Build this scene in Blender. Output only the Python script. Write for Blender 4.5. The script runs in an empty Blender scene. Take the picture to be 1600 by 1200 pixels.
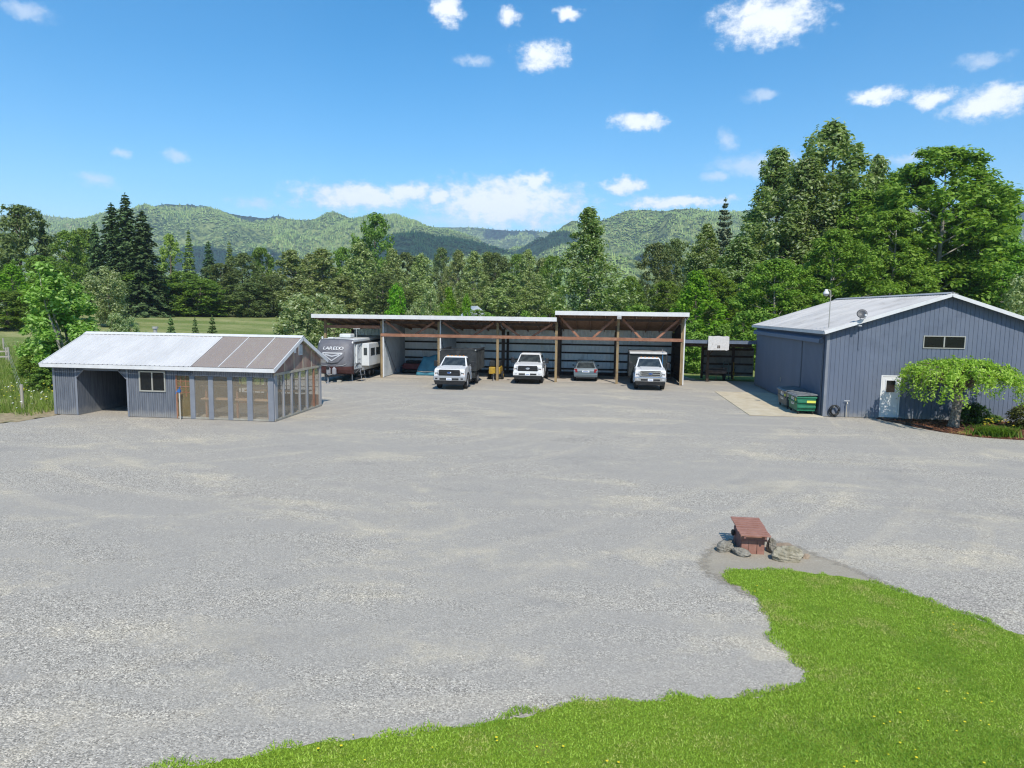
import bpy, bmesh, math, random
import numpy as np
from mathutils import Vector, Matrix

S = bpy.context.scene
COL = S.collection
R = math.radians
random.seed(7)

# ------------------------------------------------------------------ camera
cam_d = bpy.data.cameras.new('camera'); cam = bpy.data.objects.new('camera', cam_d); COL.objects.link(cam)
cam_d.sensor_width = 36.0; cam_d.lens = 24.0; cam_d.clip_start = 0.1; cam_d.clip_end = 30000
CAM_H = 5.1
_yaw, _pitch, _roll = R(7.0), math.atan(115 / 1067.0), 0.0135
_fw = Vector((-math.sin(_yaw) * math.cos(_pitch), math.cos(_yaw) * math.cos(_pitch), -math.sin(_pitch)))
_r0 = Vector((math.cos(_yaw), math.sin(_yaw), 0)); _u0 = _r0.cross(_fw)
_rt = _r0 * math.cos(_roll) + _u0 * math.sin(_roll); _up = _rt.cross(_fw)
_m = Matrix((_rt, _up, -_fw)).transposed().to_4x4(); _m.translation = (0, 0, CAM_H)
cam.matrix_world = _m
S.camera = cam

# ------------------------------------------------------------------ light, sky, exposure
SUN_TO_GROUND = Vector((-0.30, 0.85, -1.0)).normalized()
sun_d = bpy.data.lights.new('sun', 'SUN'); sun = bpy.data.objects.new('sun', sun_d); COL.objects.link(sun)
sun_d.energy = 4.2; sun_d.angle = R(0.55); sun_d.color = (1.0, 0.93, 0.815)
sun.rotation_euler = SUN_TO_GROUND.to_track_quat('-Z', 'Y').to_euler(); sun.location = (20, -40, 60)
SUN_EL = math.asin(-SUN_TO_GROUND.z); SUN_AZ = math.atan2(-SUN_TO_GROUND.x, -SUN_TO_GROUND.y)

S.view_settings.view_transform = 'Standard'; S.view_settings.look = 'None'
S.view_settings.exposure = 0.42; S.view_settings.gamma = 1.0; S.view_settings.use_curve_mapping = False
S.render.engine = 'CYCLES'
cy = S.cycles
cy.use_denoising = True
try: cy.denoiser = 'OPENIMAGEDENOISE'
except Exception: pass
cy.max_bounces = 12; cy.diffuse_bounces = 8; cy.glossy_bounces = 3; cy.transmission_bounces = 8
cy.transparent_max_bounces = 8; cy.volume_bounces = 0; cy.use_adaptive_sampling = True; cy.adaptive_threshold = 0.01
cy.sample_clamp_indirect = 6.0; cy.caustics_reflective = False; cy.caustics_refractive = False
cy.filter_width = 1.2

class NT:
    """tiny node-tree helper"""
    def __init__(s, tree): s.t = tree; s.t.nodes.clear()
    def n(s, ty, **kw):
        nd = s.t.nodes.new(ty)
        for k, v in kw.items(): setattr(nd, k, v)
        return nd
    def put(s, sock, v):
        if isinstance(v, bpy.types.NodeSocket): s.t.links.new(v, sock)
        elif v is not None: sock.default_value = v
    def math(s, op, a, b=None, c=None, clamp=False):
        nd = s.n('ShaderNodeMath', operation=op, use_clamp=clamp)
        for i, v in enumerate((a, b, c)):
            if v is not None: s.put(nd.inputs[i], v)
        return nd.outputs[0]
    def vmath(s, op, a, b=None):
        nd = s.n('ShaderNodeVectorMath', operation=op)
        s.put(nd.inputs[0], a)
        if b is not None: s.put(nd.inputs[1], b)
        return nd.outputs['Value'] if op in ('LENGTH', 'DOT_PRODUCT') else nd.outputs[0]
    def mix(s, f, a, b, blend='MIX'):
        nd = s.n('ShaderNodeMix', data_type='RGBA', blend_type=blend)
        s.put(nd.inputs[0], f); s.put(nd.inputs[6], a); s.put(nd.inputs[7], b)
        return nd.outputs[2]
    def noise(s, vec, scale, detail=3, rough=0.55, dist=0.0, out=0):
        nd = s.n('ShaderNodeTexNoise'); s.put(nd.inputs['Vector'], vec)
        nd.inputs['Scale'].default_value = scale; nd.inputs['Detail'].default_value = detail
        nd.inputs['Roughness'].default_value = rough; nd.inputs['Distortion'].default_value = dist
        return nd.outputs[out]
    def ramp(s, f, stops, interp='LINEAR'):
        nd = s.n('ShaderNodeValToRGB'); s.put(nd.inputs[0], f); cr = nd.color_ramp; cr.interpolation = interp
        while len(cr.elements) < len(stops): cr.elements.new(0.5)
        for e, (p, c) in zip(cr.elements, stops):
            e.position = p; e.color = (c, c, c, 1) if isinstance(c, (int, float)) else (*c[:3], 1)
        return nd.outputs[0]
    def smooth(s, f, lo, hi):
        nd = s.n('ShaderNodeMapRange', interpolation_type='SMOOTHSTEP')
        s.put(nd.inputs[0], f); nd.inputs[1].default_value = lo; nd.inputs[2].default_value = hi
        return nd.outputs[0]
    def mapping(s, vec, scale=(1, 1, 1), rot=(0, 0, 0), loc=(0, 0, 0)):
        nd = s.n('ShaderNodeMapping'); s.put(nd.inputs[0], vec)
        nd.inputs['Scale'].default_value = scale; nd.inputs['Rotation'].default_value = rot; nd.inputs['Location'].default_value = loc
        return nd.outputs[0]
    def bump(s, h, strength=0.3, dist=0.02):
        nd = s.n('ShaderNodeBump'); s.put(nd.inputs['Height'], h)
        nd.inputs['Strength'].default_value = strength; nd.inputs['Distance'].default_value = dist
        return nd.outputs[0]
    def coord(s, which='Object'): return s.n('ShaderNodeTexCoord').outputs[which]

# (azimuth, elevation, angular half width, half height, softness) of the fair-weather clouds
CLOUDS = [(-0.7221,0.3242,0.0280,0.0122),(-0.2179,0.3915,0.0242,0.0187),(-0.1353,0.3846,0.0169,0.0131),(-0.0854,0.3403,0.0393,0.0187),
(0.2140,0.3674,0.0674,0.0316),(0.4557,0.2920,0.0267,0.0077),(0.3493,0.2670,0.0277,0.0132),(0.4070,0.2577,0.0231,0.0128),
(0.4686,0.2458,0.0470,0.0199),(0.2109,0.2805,0.0248,0.0088),(0.0502,0.2579,0.0408,0.0129),(0.1687,0.2272,0.0171,0.0143),(-0.6359,0.1844,0.0113,0.0089),
(-0.5701,0.1886,0.0181,0.0076),(-0.6611,0.1518,0.0273,0.0096),(-0.3420,0.1532,0.0892,0.0201),(-0.2712,0.1630,0.0367,0.0148),(-0.2261,0.1559,0.0232,0.0149),
(-0.1348,0.1509,0.1218,0.0375),(-0.0968,0.1800,0.0225,0.0131),(0.0327,0.1753,0.0329,0.0102),(0.1083,0.1526,0.0796,0.0091),(0.2072,0.1963,0.0582,0.0159),
(0.1581,0.1847,0.0206,0.0090),(0.3846,0.1901,0.0281,0.0081),(-0.4768,0.1373,0.0329,0.0070),(-0.1804,0.1263,0.1121,0.0131),(-0.0536,0.3919,0.0186,0.0084),(-0.1820,0.3335,0.0243,0.0075)]
FAINT = {5, 11, 12, 13, 14, 22, 23, 24, 25, 26, 28, 9, 0}

W = bpy.data.worlds.new('World'); S.world = W; W.use_nodes = True
k = NT(W.node_tree)
sky = k.n('ShaderNodeTexSky', sky_type='NISHITA', sun_disc=False)
sky.sun_elevation = SUN_EL; sky.sun_rotation = SUN_AZ; sky.altitude = 300; sky.air_density = 1.0; sky.dust_density = 0.25; sky.ozone_density = 2.0
hs = k.n('ShaderNodeHueSaturation'); hs.inputs['Saturation'].default_value = 1.42; hs.inputs['Value'].default_value = 0.96
hs.inputs['Hue'].default_value = 0.494
k.put(hs.inputs['Color'], sky.outputs[0])
d = k.coord('Generated')
sep = k.n('ShaderNodeSeparateXYZ'); k.put(sep.inputs[0], d)
az = k.math('ARCTAN2', sep.outputs[0], sep.outputs[1]); el = k.math('ARCSINE', sep.outputs[2])
cmb = k.n('ShaderNodeCombineXYZ'); k.put(cmb.inputs[0], az); k.put(cmb.inputs[1], el); uv = cmb.outputs[0]
# ragged outlines: warp the coordinates with two octaves of noise
w1 = k.vmath('SUBTRACT', k.noise(uv, 28, 5, 0.65, out=1), (0.5, 0.5, 0.5))
w1 = k.vmath('MULTIPLY', w1, (0.050, 0.030, 0.0))
uvw = k.vmath('ADD', uv, w1)
field = None; ffield = None
for i, (a0, e0, ra, re) in enumerate(CLOUDS):
    v = k.vmath('MULTIPLY', k.vmath('SUBTRACT', uvw, (a0, e0, 0)), (1 / (ra * 1.25), 1 / (re * 1.25), 0))
    b = k.math('SUBTRACT', 1.0, k.vmath('LENGTH', v))
    if i in FAINT: ffield = b if ffield is None else k.math('MAXIMUM', ffield, b)
    else: field = b if field is None else k.math('MAXIMUM', field, b)
n1 = k.noise(k.mapping(uv, (1, 1.5, 1)), 46, 8, 0.66); n2 = k.noise(uv, 14, 4, 0.6)
f1 = k.math('ADD', field, k.math('MULTIPLY', k.math('SUBTRACT', n1, 0.5), 1.5))
m1 = k.smooth(f1, 0.0, 0.70)
f2 = k.math('ADD', ffield, k.math('MULTIPLY', k.math('SUBTRACT', n1, 0.5), 1.3))
m2 = k.math('MULTIPLY', k.smooth(f2, 0.0, 1.0), 0.62)
m = k.math('MULTIPLY', k.math('MAXIMUM', m1, m2), 0.86)
ccol = k.mix(k.smooth(k.math('ADD', k.math('MULTIPLY', n2, 0.5), k.math('MULTIPLY', f1, 0.45)), 0.30, 0.62), (5.0, 5.4, 6.0, 1), (6.6, 6.7, 6.8, 1))
skyc = k.mix(m, hs.outputs[0], ccol)
bg = k.n('ShaderNodeBackground'); k.put(bg.inputs[0], skyc); bg.inputs[1].default_value = 0.15
out = k.n('ShaderNodeOutputWorld'); k.put(out.inputs[0], bg.outputs[0])

# ------------------------------------------------------------------ materials
MATS = {}
def mat(name, col, col2=None, scale=4.0, stretch=(1, 1, 1), rough=0.75, metal=0.0, bump=0.0, bscale=60.0, lo=0.35, hi=0.68, spec=0.35, bd=0.01, dirt=None, dscale=1.2, dlo=0.52, dhi=0.72, splash=None):
    if name in MATS: return MATS[name]
    m = bpy.data.materials.new(name); m.use_nodes = True; k = NT(m.node_tree)
    p = k.n('ShaderNodeBsdfPrincipled'); o = k.n('ShaderNodeOutputMaterial'); k.put(o.inputs[0], p.outputs[0])
    c = k.coord('Object'); cc = (*col, 1)
    if col2 is not None:
        cc = k.mix(k.smooth(k.noise(k.mapping(c, stretch), scale, 5, 0.6), lo, hi), (*col, 1), (*col2, 1))
    if dirt is not None:
        cc = k.mix(k.smooth(k.noise(k.mapping(c, (1, 1, 1), loc=(3, 7, 1)), dscale, 6, 0.65), dlo, dhi), cc, (*dirt, 1))
    if splash is not None:      # mud kicked up along the foot of the wall
        g_ = k.n('ShaderNodeNewGeometry'); sz_ = k.n('ShaderNodeSeparateXYZ'); k.put(sz_.inputs[0], g_.outputs['Position'])
        hgt = k.math('ADD', sz_.outputs[2], k.math('MULTIPLY', k.math('SUBTRACT', k.noise(c, 2.5, 5, 0.7), 0.5), 0.9))
        cc = k.mix(k.math('MULTIPLY', k.smooth(hgt, 0.42, 0.0), 0.55), cc, (*splash, 1))
        streak = k.smooth(k.noise(k.mapping(c, (5, 5, 0.12)), 1.0, 4, 0.6), 0.56, 0.78)
        cc = k.mix(k.math('MULTIPLY', streak, 0.30), cc, (0.20, 0.215, 0.24, 1))
    k.put(p.inputs['Base Color'], cc)
    p.inputs['Roughness'].default_value = rough; p.inputs['Metallic'].default_value = metal
    p.inputs['Specular IOR Level'].default_value = spec
    if bump: k.put(p.inputs['Normal'], k.bump(k.noise(c, bscale, 4, 0.6), bump, bd))
    MATS[name] = m; return m

def glass(name, tint=(0.02, 0.025, 0.03), alpha=0.45, rough=0.05):
    """a real pane: partly see-through, glossy"""
    if name in MATS: return MATS[name]
    m = bpy.data.materials.new(name); m.use_nodes = True; k = NT(m.node_tree)
    p = k.n('ShaderNodeBsdfPrincipled'); t = k.n('ShaderNodeBsdfTransparent'); o = k.n('ShaderNodeOutputMaterial')
    p.inputs['Base Color'].default_value = (*tint, 1); p.inputs['Roughness'].default_value = rough; p.inputs['Specular IOR Level'].default_value = 0.6
    mx = k.n('ShaderNodeMixShader'); mx.inputs[0].default_value = alpha
    k.put(mx.inputs[1], t.outputs[0]); k.put(mx.inputs[2], p.outputs[0]); k.put(o.inputs[0], mx.outputs[0])
    MATS[name] = m; return m

def leafmat(name, cols, trans=0.50, rough=0.55):
    if name in MATS: return MATS[name]
    m = bpy.data.materials.new(name); m.use_nodes = True; k = NT(m.node_tree)
    o = k.n('ShaderNodeOutputMaterial'); g = k.n('ShaderNodeNewGeometry'); oi = k.n('ShaderNodeObjectInfo')
    n = len(cols); c = k.ramp(g.outputs['Random Per Island'], [(i / (n - 1), cc) for i, cc in enumerate(cols)])
    h = k.n('ShaderNodeHueSaturation'); k.put(h.inputs['Color'], c)
    k.put(h.inputs['Value'], k.math('MULTIPLY_ADD', oi.outputs['Random'], 0.40, 1.22))
    k.put(h.inputs['Hue'], k.math('MULTIPLY_ADD', oi.outputs['Random'], 0.024, 0.488))
    d = k.n('ShaderNodeBsdfPrincipled'); k.put(d.inputs['Base Color'], h.outputs[0]); d.inputs['Roughness'].default_value = rough
    d.inputs['Specular IOR Level'].default_value = 0.25
    t = k.n('ShaderNodeBsdfTranslucent'); k.put(t.inputs[0], k.mix(1.0, h.outputs[0], (1.0, 1.0, 0.55, 1), 'MULTIPLY'))
    mx = k.n('ShaderNodeMixShader'); mx.inputs[0].default_value = trans
    k.put(mx.inputs[1], d.outputs[0]); k.put(mx.inputs[2], t.outputs[0]); k.put(o.inputs[0], mx.outputs[0])
    MATS[name] = m; return m

# ------------------------------------------------------------------ object helpers
def tag(o, label=None, cat=None, group=None, kind=None):
    if label: o['label'] = label
    if cat: o['category'] = cat
    if group: o['group'] = group
    if kind: o['kind'] = kind
    return o
def thing(name, label, cat, loc=(0, 0, 0), rz=0.0, group=None):
    o = bpy.data.objects.new(name, None); COL.objects.link(o); o.location = loc; o.rotation_euler = (0, 0, rz)
    o.empty_display_size = 0.2
    return tag(o, label, cat, group)
def link(name, me, parent=None):
    o = bpy.data.objects.new(name, me); COL.objects.link(o)
    if parent is not None: o.parent = parent
    return o
def copy_tree(o, parent=None):
    c = o.copy(); COL.objects.link(c); c.parent = parent
    for ch in list(o.children): copy_tree(ch, c)
    return c

class MB:
    def __init__(s): s.v = []; s.f = []
    def add(s, vs, fs):
        b = len(s.v); s.v += [tuple(p) for p in vs]; s.f += [tuple(i + b for i in f) for f in fs]; return s
    def box(s, x0, x1, y0, y1, z0, z1):
        return s.add([(x0,y0,z0),(x1,y0,z0),(x1,y1,z0),(x0,y1,z0),(x0,y0,z1),(x1,y0,z1),(x1,y1,z1),(x0,y1,z1)],
                     [(0,3,2,1),(4,5,6,7),(0,1,5,4),(1,2,6,5),(2,3,7,6),(3,0,4,7)])
    def hexa(s, b, t):      # bottom four, top four (counter-clockwise from above)
        return s.add(list(b) + list(t), [(0,3,2,1),(4,5,6,7),(0,1,5,4),(1,2,6,5),(2,3,7,6),(3,0,4,7)])
    def quad(s, *p): return s.add(p, [tuple(range(len(p)))])
    def prism(s, poly, a0, a1, axis='x', tx=None):
        """poly of 2-D points extruded along axis; x: (y,z) y: (x,z) z: (x,y)"""
        f = {'x': lambda a, p: (a, p[0], p[1]), 'y': lambda a, p: (p[0], a, p[1]), 'z': lambda a, p: (p[0], p[1], a)}[axis]
        n = len(poly); vs = [f(a0, p) for p in poly] + [f(a1, p) for p in poly]
        if tx: vs = [tx(q) for q in vs]
        fs = [tuple(range(n - 1, -1, -1)), tuple(range(n, 2 * n))] + [(i, (i + 1) % n, (i + 1) % n + n, i + n) for i in range(n)]
        return s.add(vs, fs)
    def beam(s, p, q, w, h, up=(0, 0, 1)):
        p = Vector(p); q = Vector(q); d = (q - p).normalized(); u = Vector(up)
        sd = d.cross(u)
        if sd.length < 1e-4: sd = d.cross(Vector((1, 0, 0)))
        sd.normalize(); uu = sd.cross(d)
        a = sd * w / 2; b = uu * h / 2
        return s.hexa([p - a - b, p + a - b, q + a - b, q - a - b], [p - a + b, p + a + b, q + a + b, q - a + b])
    def tube(s, pts, rad, n=6, cap=True):
        pts = [Vector(p) for p in pts]; rad = rad if isinstance(rad, (list, tuple)) else [rad] * len(pts)
        b = len(s.v); ref = Vector((0.3, 0.9, 0.25)).normalized()
        for i, p in enumerate(pts):
            d = (pts[min(i + 1, len(pts) - 1)] - pts[max(i - 1, 0)])
            d = d.normalized() if d.length > 0 else Vector((0, 0, 1))
            a = d.cross(ref)
            if a.length < 0.05: a = d.cross(Vector((1, 0, 0)))
            a.normalize(); c = d.cross(a)
            for j in range(n):
                t = 2 * math.pi * j / n; s.v.append(tuple(p + (a * math.cos(t) + c * math.sin(t)) * rad[i]))
        for i in range(len(pts) - 1):
            for j in range(n):
                s.f.append((b + i*n + j, b + i*n + (j+1) % n, b + (i+1)*n + (j+1) % n, b + (i+1)*n + j))
        if cap:
            s.f.append(tuple(b + j for j in range(n - 1, -1, -1))); s.f.append(tuple(b + (len(pts)-1)*n + j for j in range(n)))
        return s
    def cyl(s, p, q, r, n=16): return s.tube([p, q], r, n)
    def lathe(s, c, axis, prof, n=20):
        """prof: (distance along axis, radius)"""
        c = Vector(c); ax = Vector(axis).normalized(); a = ax.cross(Vector((0, 0, 1)) if abs(ax.z) < 0.9 else Vector((1, 0, 0))).normalized(); b2 = ax.cross(a)
        b = len(s.v)
        for (h, r) in prof:
            for j in range(n):
                t = 2 * math.pi * j / n; s.v.append(tuple(c + ax * h + (a * math.cos(t) + b2 * math.sin(t)) * r))
        for i in range(len(prof) - 1):
            for j in range(n): s.f.append((b+i*n+j, b+i*n+(j+1) % n, b+(i+1)*n+(j+1) % n, b+(i+1)*n+j))
        s.f.append(tuple(b + j for j in range(n - 1, -1, -1))); s.f.append(tuple(b + (len(prof)-1)*n + j for j in range(n)))
        return s
    def build(s, name, m, parent=None, bevel=0.0, smooth=False, loc=None, seg=2):
        me = bpy.data.meshes.new(name); me.from_pydata(s.v, [], s.f); me.update()
        bm = bmesh.new(); bm.from_mesh(me); bmesh.ops.recalc_face_normals(bm, faces=bm.faces); bm.to_mesh(me); bm.free()
        if m is not None: me.materials.append(m)
        if smooth: me.shade_smooth()
        o = link(name, me, parent)
        if loc: o.location = loc
        if bevel:
            b = o.modifiers.new('bevel', 'BEVEL'); b.width = bevel; b.segments = seg; b.limit_method = 'ANGLE'; b.angle_limit = R(35)
            if smooth: b.harden_normals = False
        return o
def box(name, m, parent, *a, bevel=0.0): return MB().box(*a).build(name, m, parent, bevel)

def ribbed(place, u0, u1, z0, top, pitch, gw, depth, holes=(), raised=False, phase=0.0):
    """a sheet with vertical grooves (or raised ribs); place(u, d, z) -> point, d outward; holes = (ua, ub, za, zb)"""
    mb = MB(); topf = top if callable(top) else (lambda u: top)
    pts = [(u0, 0.0)]
    n = int((u1 - u0) / pitch) + 2
    for i in range(n):
        c = u0 + phase + i * pitch
        if c - gw < u0 or c + gw > u1: continue
        s_ = depth if raised else -depth
        pts += [(c - gw / 2, 0.0), (c - gw / 4, s_), (c + gw / 4, s_), (c + gw / 2, 0.0)]
    pts.append((u1, 0.0))
    def dep(u):
        for (a, da), (b, db) in zip(pts, pts[1:]):
            if a <= u <= b and b > a: return da + (db - da) * (u - a) / (b - a)
        return 0.0
    br = sorted(set([round(p[0], 5) for p in pts] + [round(x, 5) for h in holes for x in h[:2] if u0 < x < u1]))
    for a, b in zip(br, br[1:]):
        if b - a < 1e-5: continue
        mid = (a + b) / 2; iv = [(z0, None)]
        for h in sorted([h for h in holes if h[0] < mid < h[1]], key=lambda h: h[2]):
            lo, _ = iv.pop(); 
            if h[2] > lo + 1e-4: iv.append((lo, h[2]))
            iv.append((h[3], None))
        for lo, hi in iv:
            ta, tb = (topf(a), topf(b)) if hi is None else (hi, hi)
            if max(ta, tb) <= lo + 1e-4: continue
            da, db = dep(a + 1e-6), dep(b - 1e-6)
            mb.quad(place(a, da, lo), place(b, db, lo), place(b, db, tb), place(a, da, ta))
    return mb

def ring(name, m, parent, place, u0, u1, z0, z1, w, d0, d1):
    """a rectangular frame of four butted bars"""
    mb = MB()
    def bar(a, b, c, e):
        P = [place(a, d0, c), place(b, d0, c), place(b, d1, c), place(a, d1, c), place(a, d0, e), place(b, d0, e), place(b, d1, e), place(a, d1, e)]
        mb.hexa(P[:4], P[4:])
    bar(u0, u1, z0, z0 + w); bar(u0, u1, z1 - w, z1); bar(u0, u0 + w, z0 + w, z1 - w); bar(u1 - w, u1, z0 + w, z1 - w)
    return mb.build(name, m, parent)

def text_mesh(name, txt, size, m, parent, mtx, extrude=0.004, shear=0.0, xscale=1.0):
    cu = bpy.data.curves.new(name, 'FONT'); cu.body = txt; cu.size = size; cu.extrude = extrude; cu.align_x = 'CENTER'; cu.align_y = 'CENTER'; cu.shear = shear
    cu.resolution_u = 2
    o = bpy.data.objects.new(name + '_curve', cu); COL.objects.link(o)
    dg = bpy.context.evaluated_depsgraph_get(); me = bpy.data.meshes.new_from_object(o.evaluated_get(dg)); me.name = name
    bpy.data.objects.remove(o); bpy.data.curves.remove(cu)
    me.transform(Matrix.Diagonal((xscale, 1, 1, 1))); me.materials.clear(); me.materials.append(m)
    r = link(name, me, parent); r.matrix_local = mtx; return r

# numpy value noise
_rng = np.random.default_rng(11); _TAB = _rng.random((256, 256))
def vnoise(x, y):
    xi = np.floor(x).astype(int); yi = np.floor(y).astype(int); fx = x - xi; fy = y - yi
    fx = fx * fx * (3 - 2 * fx); fy = fy * fy * (3 - 2 * fy)
    g = lambda i, j: _TAB[(xi + i) & 255, (yi + j) & 255]
    return (g(0,0)*(1-fx)+g(1,0)*fx)*(1-fy) + (g(0,1)*(1-fx)+g(1,1)*fx)*fy
def fbm(x, y, oct=4):
    s = 0; a = 0.5; t = 0
    for i in range(oct): s = s + a * vnoise(x * 2**i + 17.3 * i, y * 2**i + 9.1 * i); t += a; a *= 0.5
    return s / t
def np_mesh(name, verts, faces, m):
    me = bpy.data.meshes.new(name); n = len(verts); k = faces.shape[1]; nf = len(faces)
    me.vertices.add(n); me.vertices.foreach_set('co', np.ascontiguousarray(verts, np.float32).ravel())
    me.loops.add(nf * k); me.loops.foreach_set('vertex_index', np.ascontiguousarray(faces, np.int32).ravel())
    me.polygons.add(nf); me.polygons.foreach_set('loop_start', np.arange(0, nf * k, k, dtype=np.int32))
    me.update(calc_edges=True); me.materials.append(m); return me
def grid_faces(nx, ny):
    i = np.arange(nx - 1)[None, :] + nx * np.arange(ny - 1)[:, None]
    return np.stack([i, i + 1, i + 1 + nx, i + nx], -1).reshape(-1, 4)
def gz(d):
    t = np.clip((d - 50) / 100.0, 0, 1); return 3.2 * t * t * (3 - 2 * t)
def inpoly(x, y, poly):
    r = np.zeros(x.shape, bool); n = len(poly)
    for i in range(n):
        x0, y0 = poly[i]; x1, y1 = poly[(i + 1) % n]
        c = ((y0 > y) != (y1 > y)) & (x < (x1 - x0) * (y - y0) / (y1 - y0 + 1e-12) + x0); r ^= c
    return r
def rough_poly(poly, step, amp, closed=True, seed=1):
    """resample an outline and fray it"""
    rr = random.Random(seed); out = []; n = len(poly)
    for i in range(n):
        a = Vector(poly[i]); b = Vector(poly[(i + 1) % n]); m = max(1, int((b - a).length / step))
        for j in range(m):
            p = a + (b - a) * j / m; out.append((p.x + rr.uniform(-amp, amp), p.y + rr.uniform(-amp, amp)))
    return out
def smooth_poly(poly, it=2):
    for _ in range(it):
        q = []
        for i in range(len(poly)):
            a = poly[i]; b = poly[(i + 1) % len(poly)]
            q += [(a[0]*.75+b[0]*.25, a[1]*.75+b[1]*.25), (a[0]*.25+b[0]*.75, a[1]*.25+b[1]*.75)]
        poly = q
    return poly
def sheet(name, poly, z, m, kind='structure', thick=0.0):
    me = bpy.data.meshes.new(name); bm = bmesh.new()
    vs = [bm.verts.new((p[0], p[1], z)) for p in poly]; f = bm.faces.new(vs); f.normal_update()
    if f.normal.z < 0: f.normal_flip()
    if thick:
        r = bmesh.ops.extrude_face_region(bm, geom=[f]); 
        for v in [g for g in r['geom'] if isinstance(g, bmesh.types.BMVert)]: v.co.z -= thick
        bmesh.ops.recalc_face_normals(bm, faces=bm.faces)
    bmesh.ops.triangulate(bm, faces=[f for f in bm.faces if len(f.verts) > 4])
    bm.to_mesh(me); bm.free(); me.materials.append(m)
    return tag(link(name, me), kind=kind)

# ================================================================== SETTING
# ---- ground sheet (meadow) reaching the horizon
def m_meadow():
    m = bpy.data.materials.new('meadow'); m.use_nodes = True; k = NT(m.node_tree)
    p = k.n('ShaderNodeBsdfPrincipled'); o = k.n('ShaderNodeOutputMaterial'); k.put(o.inputs[0], p.outputs[0]); p.inputs['Roughness'].default_value = 0.95; p.inputs['Specular IOR Level'].default_value = 0.1
    c = k.coord('Object')
    a = k.smooth(k.noise(k.mapping(c, (1, 2.2, 1)), 0.035, 5, 0.6), 0.38, 0.62)
    col = k.mix(a, (0.135, 0.185, 0.045, 1), (0.30, 0.30, 0.13, 1))
    col = k.mix(k.smooth(k.noise(c, 0.9, 5, 0.65), 0.45, 0.75), col, (0.10, 0.15, 0.035, 1))
    col = k.mix(k.smooth(k.noise(c, 6.0, 3, 0.6), 0.52, 0.8), col, (0.36, 0.36, 0.22, 1))
    k.put(p.inputs['Base Color'], col)
    k.put(p.inputs['Normal'], k.bump(k.noise(c, 3.0, 6, 0.7), 0.6, 0.15))
    return m
t = np.linspace(-1, 1, 161); ax = np.sinh(t * 6.2) / math.sinh(6.2) * 12000
gx, gy = np.meshgrid(ax, ax); gd = np.hypot(gx, gy)
gh = gz(gd - 8) - 0.05 + np.where(gd > 75, (fbm(gx / 30, gy / 30, 3) - 0.5) * 0.5, 0)
ground = link('ground', np_mesh('ground', np.stack([gx, gy, gh], -1).reshape(-1, 3), grid_faces(161, 161), m_meadow())); tag(ground, kind='structure'); ground.data.shade_smooth()

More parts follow.
